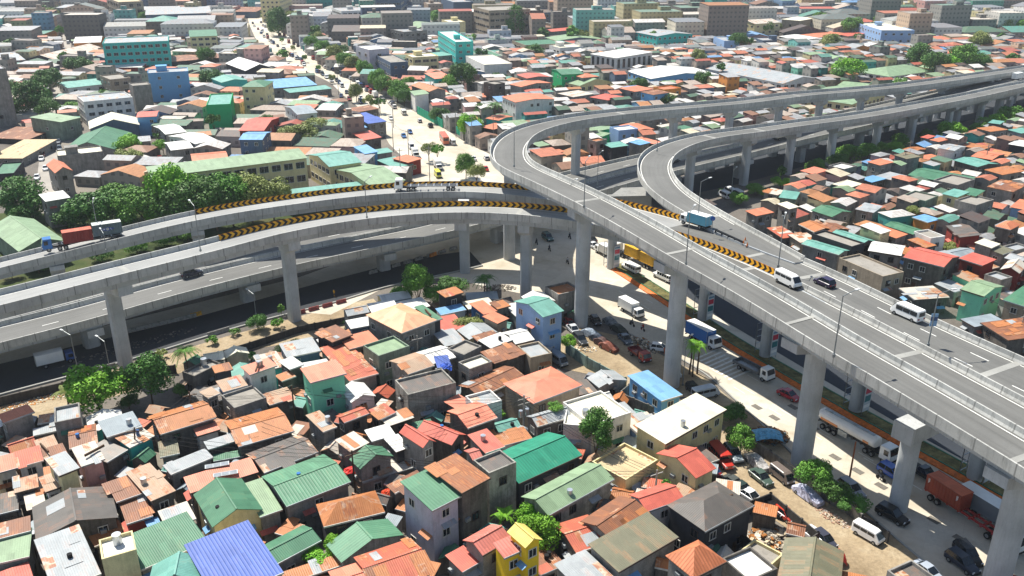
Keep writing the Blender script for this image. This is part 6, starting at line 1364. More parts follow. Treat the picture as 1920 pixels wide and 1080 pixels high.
def person(p, ang, label, shirt='#3a3d44', pose='walk', trouser='#2e3440'):
    """one skinned body per figure; clothing is a separate child"""
    if pose == 'ride': J = {'hip': (-.2, 0, .86), 'ch': (-.06, 0, 1.28), 'nk': (-.02, 0, 1.42), 'hd': (.0, 0, 1.6), 'kn': (.18, .2, .72), 'ft': (.02, .2, .3), 'toe': (.2, .2, .26), 'sh': (-.03, .2, 1.34), 'el': (.12, .28, 1.1), 'ha': (.34, .26, 1.04)}
    else: J = {'hip': (0, 0, .92), 'ch': (0, 0, 1.3), 'nk': (0, 0, 1.47), 'hd': (.02, 0, 1.64), 'kn': (.1, .1, .5), 'ft': (0, .1, .08), 'toe': (.18, .1, .05), 'sh': (0, .2, 1.4), 'el': (.02, .25, 1.12), 'ha': (.1, .24, .88)}
    rad = {'hip': .15, 'ch': .17, 'nk': .06, 'hd': .11, 'kn': .075, 'ft': .05, 'toe': .04, 'sh': .075, 'el': .05, 'ha': .04}
    vs = [J['hip'], J['ch'], J['nk'], J['hd']]; rr = [rad[k] for k in ('hip', 'ch', 'nk', 'hd')]; ed = [(0, 1), (1, 2), (2, 3)]
    for s in (1, -1):
        st = -1 if (s < 0 and pose == 'walk') else 1; n = len(vs)
        for k in ('kn', 'ft', 'toe', 'sh', 'el', 'ha'): x, y, z = J[k]; vs.append((x * (st if k in ('kn', 'el', 'ha') else 1), y * s, z)); rr.append(rad[k])
        ed += [(0, n), (n, n + 1), (n + 1, n + 2), (1, n + 3), (n + 3, n + 4), (n + 4, n + 5)]
    me = bpy.data.meshes.new('person'); me.from_pydata(vs, ed, []); o = link(bpy.data.objects.new('person', me)); o.location = p; o.rotation_euler = (0, 0, ang)
    md = o.modifiers.new('skin', 'SKIN'); me.skin_vertices.new() if not me.skin_vertices else None
    for v, r_ in zip(me.skin_vertices[0].data, rr): v.radius = (r_, r_)
    me.skin_vertices[0].data[0].use_root = True; o.modifiers.new('sub', 'SUBSURF').levels = 1
    me.materials.append(plain('clothed_' + shirt.strip('#'), shirt, .8)); tag(o, label, 'person')
    m = MB(); hd = Vector(J['hd']); m.cyl(hd + Vector((-.01, 0, -.02)), hd + Vector((-.02, 0, .14)), .125, .07, 10); m.build('hair' if pose == 'walk' else 'helmet', TRIM, o)
    m = MB(); hp = Vector(J['hip'])
    for s in (1, -1): kn = Vector((J['kn'][0] * (s if pose == 'walk' else 1), J['kn'][1] * s, J['kn'][2])); m.cyl(hp + Vector((0, .06 * s, .05)), kn, .125, .09, 8)
    m.build('trousers', plain('trousers_cloth', trouser, .85), o); return o
LIB = {}
def put(key, mk, px, py, z, fx, fy, label, group=None, gz=None):
    """centre (px, py) and a point the nose faces (fx, fy), both in the photograph's pixels at height z"""
    a, b = P(px, py, z), P(fx, fy, z); ang = math.atan2(b.y - a.y, b.x - a.x)
    if key not in LIB: LIB[key] = mk(); r = LIB[key]; r.location = a; r.rotation_euler = (0, 0, ang); r['label'] = label
    else: r = dup(LIB[key], a, ang, label)
    r['group'] = group or {'car': 'cars on the roads and lots', 'van': 'vans', 'truck': 'trucks', 'pickup': 'pickups', 'jeepney': 'jeepneys'}.get(r['category'], 'vehicles'); return r
def C(kind, hexc, *a, **k): return put(kind + hexc, lambda: car(kind, hexc), *a, **k)
def T(kind, c, b, L, *a, **k): return put('t' + kind + c + b + str(L), lambda: truck(kind, c, b, L), *a, **k)
G = .09
C('suv', '#232a3a', 360, 517, 7.15, 380, 512, 'dark navy hatchback driving alone on the low viaduct at left'); C('sedan', '#1c1d20', 1264, 305, 8.5, 1275, 302, 'black car on the low viaduct seen inside the inner loop')
T('flat', '#d7d6cf', '#a9a79e', 7.0, 1463, 261, 9.2, 1475, 258, 'grey flatbed lorry on the low viaduct between two ramp piers')
C('sedan', '#d9dadb', 1872, 151, 11.6, 1890, 146, 'white car on the far right of the viaduct'); T('box', '#e4e4e0', '#d0d2d2', 8.6, 1908, 150, 12, 1930, 145, 'white bus-like lorry at the far right end of the viaduct')
C('van', '#e9e9e6', 1476, 533, 21.8, 1500, 545, 'white van driving down the middle deck beside the chevron end'); C('hatch', '#2d2140', 1545, 535, 21.8, 1525, 526, 'dark purple hatchback on the wide right deck'); C('van', '#ecece9', 1700, 595, 22.0, 1675, 584, 'white van on the wide right deck near the banner post')
T('box', '#e4e4e0', '#63aec4', 7.0, 1303, 424, 20.8, 1280, 417, 'white truck with light blue painted box beside the second chevron barrier')
# container truck on the far curved ramp
q = P(140, 468, 19.0); l = RA.near(q.x, q.y); qq, nn = RA.at(l); angA = math.atan2(nn.y, nn.x) + math.pi / 2
def onA(l_, off, z=0): q, n = RA.at(l_); return Vector((q[0] + n.x * off, q[1] + n.y * off, q[2] + z)), math.atan2(-n.x, n.y)
lm = pxl(RA, 148, 460, 12.8); c0, a0 = onA(lm, .4); LIB['sA'] = semi('#2467a8', 16.5); LIB['sA'].location = c0; LIB['sA'].rotation_euler = (0, 0, a0 + math.pi); tag(LIB['sA'], 'blue-cabbed semi-trailer truck carrying two containers on the far curved ramp', None, 'trucks')
for dl, hx, tp, lb in ((-.9, '#8e2a24', '#c9603f', 'red container just behind the blue truck cab'), (5.35, '#5a6c72', '#cfd3cc', 'grey container with blue diamond emblem behind the red one')):
    cc, aa = onA(lm + dl, .4, 1.4); k = container(hx, 0, 0, 0, 0, lb, top=tp); k.location = cc; k.rotation_euler = (0, 0, aa)
def text(parent, s, size, loc, rot, mat, name='lettering', ext=.006):
    cu = bpy.data.curves.new(name, 'FONT'); cu.body = s; cu.size = size; cu.extrude = ext; cu.align_x = 'CENTER'; cu.align_y = 'CENTER'; cu.materials.append(mat)
    q = bpy.data.objects.new(name, cu); link(q); me = bpy.data.meshes.new_from_object(q); bpy.data.objects.remove(q); o = link(bpy.data.objects.new(name, me), parent); o.location = loc; o.rotation_euler = rot; return o
WHT = plain('white_lettering', '#e8e8e6', .6)
m = MB(); m.face([(-1.55, -1.232, 1.35), (0, -1.232, .85), (1.55, -1.232, 1.35), (0, -1.232, 1.85)]); m.build('emblem', paint('#1f3f86'), k); [text(k, ch, .55, (x_, -1.236, 1.35), (math.pi / 2, 0, 0), WHT) for ch, x_ in (('W', -.75), ('L', .75))]
m = MB(); m.cyl((0, -1.236, 1.35), (0, -1.25, 1.35), .36, .36, 8); m.build('emblem', GALV, k)
lm = pxl(RA, 800, 352, 19); c0, a0 = onA(lm, .5); LIB['sE'] = semi('#e6e6e3', 15.5, '#8f9194'); LIB['sE'].location = c0; LIB['sE'].rotation_euler = (0, 0, a0 + math.pi); tag(LIB['sE'], 'white-cabbed semi-trailer truck with empty skeleton trailer beside the chevron barrier', None, 'trucks')
# ground road
T('box', '#e6e6e4', '#d9dad8', 7.0, 1183, 588, G, 1208, 602, 'plain white box truck crossing the shade beside the tall pier'); T('box', '#dfe2e3', '#2a68ad', 8.6, 1318, 642, G, 1345, 657, 'blue-sided box truck behind the royal palms')
T('flat', '#dedfdd', '#5b5d60', 8.6, 1412, 700, G, 1435, 712, 'grey flatbed truck with long empty bed below the median'); C('sedan', '#a3202c', 1478, 745, G, 1492, 752, 'red sedan half hidden by the pier beside the tanker')
put('tank', lambda: semi('#e8e8e5', 14.5, '#2b2d30', True), 1604, 832, G, 1650, 858, 'white fuel tanker truck with faded orange lettering panel'); C('suv', '#2252a8', 1672, 893, G, 1690, 904, 'bright blue suv just left of the outrigger pier'); C('pickup', '#24262a', 1731, 893, G, 1745, 902, 'black pickup between the outrigger pier and the orange container')
a = put('semiO', lambda: semi('#dcdcd8', 15.5, '#a02a26'), 1823, 982, G, 1850, 1000, 'container truck with red trailer frame at the lower right')
cen = a.location; an = a.rotation_euler.z; k = container('#9a3a22', 0, 0, 0, 0, 'orange red container riding at the rear of the red trailer', top='#d8693c'); k.location = cen + Vector((math.cos(an), math.sin(an), 0)) * -4.7 + Vector((0, 0, 1.4)); k.rotation_euler = (0, 0, an)
for x in (-2.6, 2.3): m = MB(); [m.box(x + i * .16, x + i * .16 + .09, -1.238, -1.222, 1.4 + (i % 2) * .2, 2.2) for i in range(2)]; m.build('markings', WHT, k)
T('box', '#8d9296', '#6e757b', 9.4, 1853, 975, G, 1880, 992, 'grey box truck in shade beside the orange container')
a = put('semiY', lambda: semi('#d8d8d4', 15.5, '#3a3c40'), 1188, 489, G, 1160, 476, 'container truck carrying two yellow containers past the first advert pier'); cen = a.location; an = a.rotation_euler.z
for d, lb in ((-.7, 'front yellow container behind the first advert pier'), (-6.9, 'rear yellow container with door end towards the high ramp')):
    k = container('#c99a1e', 0, 0, 0, 0, lb, top='#e0b22a'); k.location = cen + Vector((math.cos(an), math.sin(an), 0)) * d * .8 + Vector((0, 0, 1.4)); k.rotation_euler = (0, 0, an)
put('jw', lambda: jeepney('#dfdfda'), 1182, 508, G, 1165, 499, 'white jeepney just behind the first advert pier'); put('jw', None, 1243, 524, G, 1228, 517, 'white jeepney partly behind the high ramp pier cap')
T('box', '#dcdcd8', '#b5b4b0', 5.6, 1131, 477, G, 1118, 470, 'small grey box truck left of the first advert pier'); C('sedan', '#c9cccf', 1110, 463, G, 1100, 458, 'pale sedan behind the tallest pier'); C('sedan', '#2a2c30', 1108, 452, G, 1099, 447, 'dark sedan behind the pale sedan at the tallest pier')
C('suv', '#4e6b6c', 1027, 449, G, 1038, 457, 'teal suv in the shaded junction under the ramps')
for x, y, sh, lb in ((1006, 458, '#33363c', 'motorcycle beside the teal suv'), (1030, 470, '#33363c', 'motorcycle crossing the shaded junction'), (1064, 494, '#8c8f92', 'motorcycle in the curved patch of sunlight'), (1068, 447, '#33363c', 'motorcycle behind the tallest pier'), (1185, 611, '#6f7276', 'motorcycle on the sunlit strip below the white box truck'), (1651, 900, '#2b3038', 'motorcycle left of the blue suv'), (1516, 765, '#2b3340', 'motorcycle behind the fuel tanker')): moto(x, y, G, math.radians(-60 if x > 1100 else 110), lb, sh)
p = P(1205, 620, G); person(p, 2.0, 'person in red shirt with a bicycle on the sunlit strip', '#a83a30', 'ride'); t = thing('bicycle', 'bicycle ridden by the person in red shirt', 'bicycle', p, 2.0); m = MB(); m.cyl((-.5, 0, .33), (.1, 0, .8), .025, .025, 6); m.cyl((.1, 0, .8), (.5, 0, .33), .025, .025, 6); m.box(-.35, -.05, -.07, .07, .8, .86); m.build('frame', TRIM, t)
for x in (-.5, .5): m = MB(); m.cyl((x, -.02, .33), (x, .02, .33), .33, .33, 16); m.build('wheel', TYRE, t)
person(P(1040, 553, G), 1.2, 'person in dark clothes walking at the shade edge behind the blue house', '#24272c')
person(P(627, 556, .1), 1.0, 'person in yellow vest standing on the verge right of the square pier', '#c99a2a')
person(P(1246, 665, G), 1.2, 'person in orange vest beside the tall pier near the white car', '#c8612a')
T('box', '#2c4f8a', '#d9dcdc', 7.0, 106, 683, G, 135, 676, 'white-topped box truck with blue side in the deep shade at left')
# yard beside the piers
def covered(px, py, fx, fy, hexc, label, L=4.4):
    a, b = P(px, py, G), P(fx, fy, G); t = thing('covered_car', label, 'covered car', a, math.atan2(b.y - a.y, b.x - a.x), 'cars under cloth covers'); m = MB(); h = L / 2; q = random.Random(int(px))
    j = lambda s: [(x + q.uniform(-.04, .04), y + q.uniform(-.04, .04), z + q.uniform(-.05, .05)) for x, y, z in s]
    loft(m, [j(sec(-h, .75, .15, .8)), j(sec(-h * .8, .9, .05, 1.0)), j(sec(-h * .45, .92, .05, 1.45, .66)), j(sec(0, .93, .05, 1.52, .68)), j(sec(h * .3, .93, .05, 1.3, .72)), j(sec(h * .55, .92, .05, 1.0)), j(sec(h, .78, .1, .78))]); m.build('cover', plain('cover_cloth_' + hexc.strip('#'), hexc, .45, .1, .3, 2.2), t); wheels(t, (-h * .6, h * .6), .9, .3)
covered(1107, 630, 1122, 636, '#8d99a6', 'silver cloth-covered car at the end of the row beside the tallest pier'); covered(1122, 640, 1137, 647, '#3b4350', 'dark blue covered car second in the shaded row'); covered(1131, 647, 1146, 654, '#55403c', 'dark maroon covered car third in the shaded row'); covered(1141, 655, 1156, 662, '#7b4a3c', 'brown covered car last in the shaded row')
covered(1160, 622, 1172, 629, '#2c3430', 'black cloth-covered car below the white box truck'); covered(1143, 607, 1152, 612, '#7a7f82', 'small grey covered car right of the tallest pier', 3.4); [C(k_, hx_, x_, y_, G, x_ + 8, y_ + 8, lb_) for k_, hx_, x_, y_, lb_ in (('sedan', '#b9bcc0', 1075, 622, 'pale car squeezed beside the blue house corner'), ('hatch', '#7d1f24', 1068, 612, 'dark red car at the foot of the tallest pier left side'), ('suv', '#33373c', 1088, 642, 'dark suv near the litter heap by the wall'), ('sedan', '#54606b', 1172, 640, 'slate car between the rubble heap and covered cars'), ('sedan', '#c5c8ca', 1262, 700, 'silver car beside the palm trio pier'), ('hatch', '#2b2d31', 1300, 735, 'black car below the royal palms'))]
C('hatch', '#262326', 1117, 606, G, 1126, 618, 'dark hatchback at the foot of the tallest pier')
T('flat', '#8f2a2a', '#6b2224', 5.6, 1199, 672, G, 1212, 682, 'dark red pickup truck with white roofed cab in the dirt yard'); C('hatch', '#e3e3e1', 1237, 657, G, 1252, 659, 'white hatchback parked left of the tall beside-palm pier'); C('sedan', '#8c9096', 1106, 716, G, 1096, 727, 'grey sedan first of three parked below the wall'); C('sedan', '#e6e6ea', 1121, 724, G, 1111, 735, 'white sedan middle of three parked below the wall'); C('hatch', '#9b9ea2', 1138, 735, G, 1128, 745, 'silver car last of three parked below the wall')
C('van', '#7e8c99', 1045, 680, G, 1062, 692, 'blue grey van parked in the alley beside the blue house'); C('van', '#b5bfc6', 1322, 744, G, 1340, 740, 'pale van with blue roof beside the cream warehouse')
put('jr', lambda: jeepney('#b23328'), 1352, 866, G, 1367, 884, 'red jeepney parked nose out beside the cream warehouse'); C('sedan', '#7d1f24', 1334, 884, G, 1346, 898, 'dark red car between the red gabled house and the red jeepney'); C('suv', '#8f999e', 1374, 857, G, 1386, 872, 'silver pickup-like car right of the red jeepney')
covered(1418, 872, 1434, 886, '#a9a7a4', 'grey foil-covered car against the yard fence', 4.8); C('sedan', '#46584f', 1426, 900, G, 1441, 912, 'green grey sedan in the middle of the car yard'); C('minivan', '#6b6059', 1465, 898, G, 1480, 910, 'brown minivan against the yard fence'); covered(1514, 933, 1532, 946, '#b9bbd0', 'shiny silver-wrapped long car below the creeper tree', 5.2)
C('sedan', '#4c504c', 1376, 912, G, 1389, 921, 'dark grey car behind the dark hipped roof'); C('sedan', '#2b3b38', 1391, 922, G, 1404, 931, 'dark green car behind the dark hipped roof'); C('sedan', '#e2e3e4', 1406, 936, G, 1420, 945, 'white car at the corner of the dark hipped roof')
C('hatch', '#1c1d1f', 1450, 960, G, 1462, 968, 'black car left of the red one by the ruined walls'); C('hatch', '#b23a28', 1471, 970, G, 1483, 979, 'orange red car beside the ruined walls'); C('sedan', '#dcdde0', 1522, 1008, G, 1534, 1016, 'white car by the creeper-hung wall'); C('hatch', '#3c3f4d', 1545, 1018, G, 1556, 1027, 'dark blue car by the creeper-hung wall')
C('minivan', '#e9e9e6', 1626, 1008, G, 1650, 1022, 'white minivan parked in the open dirt yard'); C('suv', '#17181a', 1672, 972, G, 1690, 982, 'black suv at the foot of the outrigger pier'); C('suv', '#8a929c', 1596, 924, G, 1604, 930, 'silver suv half hidden behind the creeper trees'); C('suv', '#15171a', 1813, 1046, G, 1826, 1060, 'black suv near the bottom right piers'); C('suv', '#26303f', 1803, 1062, G, 1822, 1076, 'dark navy suv at the bottom edge'); C('sedan', '#a3acb8', 1738, 1078, G, 1752, 1088, 'silver car cut by the bottom edge')
C('van', '#e2e3e2', 1358, 370, G, 1350, 366, 'white van first in the lot beside the ground road'); C('van', '#e2e3e2', 1368, 363, G, 1360, 359, 'white van second in the lot beside the ground road'); C('van', '#c8cccc', 1382, 367, G, 1374, 363, 'pale van third in the lot beside the ground road')
# the avenue and the side street
for k_, hx, x, y, d, lb in (('sedan', '#b5261e', 702, 207, 1, 'red car near the shop canopies'), ('sedan', '#e2e2e0', 733, 224, 1, 'white car left of the avenue median'), ('hatch', '#d5d6d6', 787, 229, -1, 'white car on the right avenue lanes'), ('suv', '#27292d', 807, 238, -1, 'black suv on the right avenue lanes'), ('sedan', '#3b6ea8', 757, 257, 1, 'blue car on the left avenue lanes'), ('hatch', '#2f5d9a', 769, 250, 1, 'small blue tricycle-like car beside the blue car'), ('van', '#e6e6e4', 771, 278, 1, 'white van left of the sparse median tree'), ('van', '#c9c83a', 821, 331, 1, 'yellow green van beside the chevron barrier'),
                           ('sedan', '#c0281f', 910, 319, -1, 'red car beside the high loop'), ('sedan', '#d9dadb', 888, 300, -1, 'white car behind the leafy median tree'), ('van', '#cfd2d2', 849, 270, -1, 'white car right of the orange bus'), ('suv', '#3e4144', 924, 302, -1, 'dark truck-like car at the loop pier'), ('hatch', '#d7d8d9', 912, 299, -1, 'small white car at the loop pier')):
    C(k_, hx, x, y, G, x + (9 if d > 0 else -9), y + (12 if d > 0 else -12), lb)
T('box', '#dfe0de', '#d4d5d3', 5.6, 779, 294, G, 788, 307, 'white lorry on the left avenue lanes'); T('box', '#dfe0de', '#c4c6c6', 7.0, 821, 316, G, 830, 328, 'white box truck beside the red kerbed median'); put('jw', None, 757, 214, G, 750, 204, 'jeepney on the right avenue lanes'); T('box', '#e4e4e0', '#d9dad8', 7.0, 703, 182, G, 695, 174, 'white truck parked under the avenue trees')
def bus(hexc):
    t = thing('city_bus', 'x', 'bus'); p = paint(hexc); b = MB(); loft(b, [sec(-5.4, 1.2, .4, 3.1, 1.15), sec(5.2, 1.2, .4, 3.1, 1.15), sec(5.5, 1.15, .5, 2.4, 1.1)]); b.build('body', p, t); g_ = MB()
    for s in (-1, 1):
        for i in range(8): g_.box(-5.0 + i * 1.22, -3.95 + i * 1.22, s * 1.18 - .04, s * 1.18 + .04, 1.5, 2.5)
    g_.box(5.3, 5.42, -1.0, 1.0, 1.4, 2.6); g_.box(-5.44, -5.38, -1, 1, 1.6, 2.6); g_.build('windows', GLASS, t); wheels(t, (-3.2, 3.3), 1.18, .5, .35); return t
put('bus', lambda: bus('#c8603a'), 833, 266, G, 825, 254, 'long orange bus on the right avenue lanes', 'buses')
rv = random.Random(5); AVL = [(470, 40), (485, 58), (505, 78), (535, 100), (575, 124), (615, 146), (650, 170), (690, 200)]; AVR = [(483, 40), (520, 64), (552, 84), (587, 110), (620, 131), (660, 152), (700, 176), (745, 205)]
PAL = ['#e2e2e0', '#c5c8ca', '#2b2d31', '#8b1f20', '#e2e2e0', '#54606b', '#24406e']
nv = 0
for seg_, d in ((AVL, 1), (AVR, -1)):
    for i in range(46):
        t_ = rv.uniform(.1, 6.95); k = int(t_); f_ = t_ - k; x = seg_[k][0] + (seg_[k + 1][0] - seg_[k][0]) * f_ + rv.uniform(-5, 8); y = seg_[k][1] + (seg_[k + 1][1] - seg_[k][1]) * f_
        kd = rv.choice(('sedan', 'hatch', 'van', 'suv')); hx = rv.choice(PAL); c_ = C(kd, hx, x, y, G, x + 3 * d, y + 3 * d, 'x', 'traffic on the upper avenue'); c_['_v'] = 1; c_['_c'] = {'#e2e2e0': 'white', '#c5c8ca': 'silver', '#2b2d31': 'black', '#8b1f20': 'dark red', '#54606b': 'slate', '#24406e': 'navy'}[hx]
for x, y in ((93, 232), (84, 252), (88, 272), (110, 268), (112, 282), (80, 292), (78, 300), (98, 205), (90, 214), (105, 190), (97, 222), (86, 318), (70, 335), (112, 110), (120, 95), (128, 82), (300, 300), (290, 282), (282, 290), (728, 300), (738, 318), (745, 325), (650, 175), (640, 182), (655, 188), (760, 325), (752, 338)):
    kd = rv.choice(('sedan', 'hatch', 'suv', 'van')); hx = rv.choice(PAL); c_ = C(kd, hx, x, y, G, x + rv.choice((-2, 2)), y + 8, 'x', 'cars parked along the side streets'); c_['_v'] = 1; c_['_c'] = {'#e2e2e0': 'white', '#c5c8ca': 'silver', '#2b2d31': 'black', '#8b1f20': 'dark red', '#54606b': 'slate', '#24406e': 'navy'}[hx]
# ---------------------------------------------------------------- lamp posts, poles, wires, barriers, boards, walls
STEEL = plain('lamp_post_steel', '#8a8f90', .5, .4); WOOD = plain('pole_wood', '#5a4636', .85)
def lamp(px, py, z, h, label, arms=1, ang=0.0, r=.11, al=2.2):
    p = P(px, py, z); t = thing('street_lamp', label, 'street lamp', p, ang, 'street lamps'); m = MB(); m.cyl((0, 0, -.2), (0, 0, h), r, r * .6, 8); m.cyl((0, 0, -.1), (0, 0, .35), r * 2, r * 2, 8); m.build('post', STEEL, t)
    for s in ((1,) if arms == 1 else (1, -1)):
        m = MB(); m.cyl((0, 0, h - .1), (s * al, 0, h + .35), r * .6, r * .4, 6); m.build('arm', STEEL, t); m = MB(); m.box(min(s * al, s * (al + .8)), max(s * al, s * (al + .8)), -.16, .16, h + .3, h + .44); m.build('lamp_head', plain('lamp_head', '#d5d8d6', .4), t)
for px, py, z, h, arms, ang, lb in ((964, 312, 27.5, 9, 1, 2.6, 'at the left bend of the high loop'), (1095, 388, 29.2, 9, 1, 1.2, 'on the high ramp above the tallest pier'), (1286, 495, 28, 9, 1, 1.1, 'on the high ramp beside the blue box truck'), (1563, 668, 25.3, 9, 1, .5, 'on the high ramp near the bottom right deck joint'), (1308, 418, 21.6, 9, 1, .6, 'at the end of the first chevron barrier on the right'),
                                   (688, 408, 21.6, 8, 1, 1.2, 'on the near curved ramp above the low viaduct'), (1069, 403, 21.4, 7, 1, 1.0, 'on the near curved ramp left of the high ramp'), (376, 470, 22, 9, 1, 2.2, 'on the near curved ramp left of the chevron start'), (1459, 500, 22.6, 9, 1, 1.2, 'at the lower end of the second chevron barrier'), (1740, 648, 22.6, 8.3, 2, .3, 'with two arms and a small banner on the wide deck divider'),
                                   (185, 440, 14.2, 7.5, 1, 1.9, 'behind the grey container on the far curved ramp'), (200, 470, 14.2, 4, 1, 2.2, 'dropping below the grey container on the near parapet'), (128 + 20, 703, .1, 8.5, 1, 2.6, 'on the verge left of the square pier'), (207, 697, .1, 6.5, 1, 2.5, 'shorter and thicker beside the square pier'), (480, 590, .1, 5, 1, 2.4, 'beside the round shrub on the verge'), (1280, 722, .1, 9, 1, 1.0, 'leaning dark beside the royal palms'),
                                   (1232, 283, 19.5, 7, 1, 1.2, 'on the inner loop'), (1120, 345, 9, 9, 1, 1.0, 'on the low viaduct inside the big loop'), (1370, 372, 1, 9, 1, 1, 'beside the white vans lot')): lamp(px, py, z, h, 'grey street lamp ' + lb, arms, ang)
t = thing('road_sign', 'small round blue sign on a post between the merging ramps', 'road sign', P(1334, 438, 21.6)); m = MB(); m.cyl((0, 0, 0), (0, 0, 3), .07, .07, 8); m.build('post', STEEL, t); m = MB(); m.cyl((0, -.05, 3.2), (0, .02, 3.2), .5, .5, 20); m.build('sign_disc', paint('#1f56a8'), t)
a, b = P(1340, 437, 21.0), P(1392, 458, 21.3); t = thing('guard_rail', 'dark steel guard rail between the merging ramps', 'guard rail', a, math.atan2(b.y - a.y, b.x - a.x)); L = (b - a).length; m = MB(); m.box(0, L, -.05, .05, .55, .85); m.box(0, L, .25, .35, .55, .85); m.build('rail', DARK, t)
for i in range(int(L / 2)): m = MB(); m.box(i * 2, i * 2 + .12, -.05, .3, 0, .7); m.build('post', DARK, t)
for i, (x, y) in enumerate(((1394, 458), (1401, 462), (1397, 452))): t = thing('traffic_cone', 'orange traffic cone at the lower end of the guard rail', 'traffic cone', P(x, y, 21.3), 0, 'orange cones at the guard rail end'); m = MB(); m.cyl((0, 0, .05), (0, 0, .85), .22, .04, 10); m.build('cone', ORANGE, t); m = MB(); m.box(-.3, .3, -.3, .3, 0, .05); m.build('base', DARK, t)
m = MB(); m.box(-.5, .5, -.04, .04, 3.0, 5.0); t = thing('banner', 'blue and white banner hanging on the two-armed lamp post', 'banner', P(1742, 646, 22)); m.build('cloth', paint('#7fa3c4'), t); m = MB(); m.box(-.5, .5, -.05, .05, 3.9, 4.5); m.build('stripe', paint('#2b4b78'), t)
# poles and wires
POLE = {}
def pole(key, px, py, h, label, z=0, cross=1, mat=None, lean=0, r=.16):
    p = P(px, py, z); t = thing('utility_pole', label, 'utility pole', p, .5, 'utility poles'); t.rotation_euler = (0, lean, .5); m = MB(); m.cyl((0, 0, -.2), (0, 0, h), r, r * .7, 8); m.build('post', mat or WOOD, t)
    for i in range(cross): m = MB(); m.box(-1.1, 1.1, -.07, .07, h - .8 - i * .9, h - .66 - i * .9); m.build('crossarm', mat or WOOD, t)
    POLE[key] = p + Vector((0, 0, h - .7)); return t
GP = plain('concrete_pole', '#8f8c86', .8)
t = pole('a', 982, 835, 9.5, 'heavy utility pole with two transformers before the salmon hipped roof', 0, 2, GP, 0, .22)
for s in (-1, 1): m = MB(); m.cyl((s * .6, 0, 5.6), (s * .6, 0, 6.8), .33, .33, 14); m.build('transformer', TANKM, t)
for k, x, y, h, lb, mt, ln in (('b', 667, 935, 8.5, 'dark wooden pole beside the long green roof', WOOD, 0), ('c', 367, 812, 8, 'thin pole rising from the broad rust roof', WOOD, 0), ('d', 255, 880, 7.5, 'leaning pole among the shacks left of the tall cream house', WOOD, .12), ('e', 1590, 912, 8, 'bare brown wooden pole in front of the fuel tanker', plain('brown_pole', '#8a5030', .8), 0), ('f', 1226, 962, 7.5, 'grey pole beside the demolished room', GP, 0), ('g', 555, 800, 8, 'dark pole left of the mint house', WOOD, 0), ('h', 785, 700, 8, 'pole among the terraces', GP, 0), ('i', 1690, 335, 9, 'tall grey pole at right behind the broad green roof', GP, 0), ('j', 1842, 330, 11, 'tallest grey pole at the right edge shanties', GP, 0), ('k', 1700, 310, 9, 'grey pole left of the broad green roof', GP, 0),
                               ('l', 1540, 395, 8, 'pole behind the green gable by the ramp', GP, 0), ('m', 1620, 480, 8, 'pole beside the big red roof by the ramp', GP, 0), ('n', 1905, 655, 8, 'pole at the right edge above the big brown roof', GP, 0), ('o', 738, 285, 12, 'tall pole at the left avenue kerb', GP, 0), ('p', 738, 240, 12, 'pole near the shop canopies', GP, 0), ('q', 767, 305, 12, 'pole by the left avenue lanes', GP, 0), ('r', 806, 340, 12, 'pole beside the yellow van', GP, 0), ('s', 833, 232, 12, 'pole behind the green avenue fence', GP, 0), ('t', 885, 275, 12, 'pole beside the bright avenue tree', GP, 0), ('u', 712, 225, 12, 'pole before the avenue canopies', GP, 0), ('v', 660, 192, 12, 'pole near the upper shop roofs', GP, 0), ('w', 635, 178, 12, 'pole higher up the left kerb', GP, 0), ('x', 808, 190, 11, 'pole behind the thin white building', GP, 0), ('y', 925, 268, 11, 'pole beside the high loop outer side', GP, 0), ('z', 855, 258, 11, 'pole above the green fence end', GP, 0), ('A', 752, 345, 12, 'pole standing behind the chevron barrier', GP, 0)): pole(k, x, y, h, lb, 0, 0 if k == 'e' else 1, mt, ln)
WIRE = plain('cable_rubber', '#222222', .8)
def wire(a, b, sag=.7, off=0.0, n=10):
    m = MB(); d = (b - a); s = Vector((-d.y, d.x, 0)).normalized() * off; pr = None
    for i in range(n + 1):
        t_ = i / n; q = a.lerp(b, t_) + s - Vector((0, 0, sag * 4 * t_ * (1 - t_)))
        if pr is not None: m.cyl(pr, q, .028, .028, 4, caps=False)
        pr = q
    o = m.build('power_cable', WIRE); tag(o, None, 'cable', 'power cables strung between the poles'); return o
for a, b, nm in (('a', 'h', 'the transformer pole and the terraces pole'), ('a', 'b', 'the transformer pole and the dark wooden pole'), ('a', 'f', 'the transformer pole and the demolished room pole'), ('b', 'c', 'the dark wooden pole and the thin rust roof pole'), ('c', 'd', 'the thin pole and the leaning pole'), ('g', 'h', 'the mint house pole and the terraces pole'), ('c', 'g', 'the thin rust roof pole and the mint house pole'), ('i', 'k', 'the two poles near the broad green roof'), ('k', 'l', 'the right shanty poles behind the green gable'), ('l', 'm', 'the green gable pole and the big red roof pole'), ('o', 'q', 'the lower left avenue poles'), ('p', 'o', 'the shop canopy poles'), ('u', 'p', 'the poles before the canopies'), ('v', 'u', 'the upper shop poles'), ('q', 'r', 'the left lane pole and the yellow van pole'), ('s', 't', 'the green fence poles'), ('t', 'y', 'the bright tree pole and the loop pole'), ('j', 'i', 'the tallest right pole and the broad green roof pole'), ('m', 'n', 'the big red roof pole and the right edge pole'), ('b', 'f', 'the dark wooden pole and the demolished room pole'), ('a', 'g', 'the transformer pole and the mint house pole'), ('b', 'd', 'the dark wooden pole and the leaning pole')):
    for i, of in enumerate((-.8, 0, .8) if a in 'abcgki' else (0,)): wire(POLE[a], POLE[b], .8 + .2 * i, of)['label'] = ('left', 'middle', 'right')[i] + ' black power cable between ' + nm
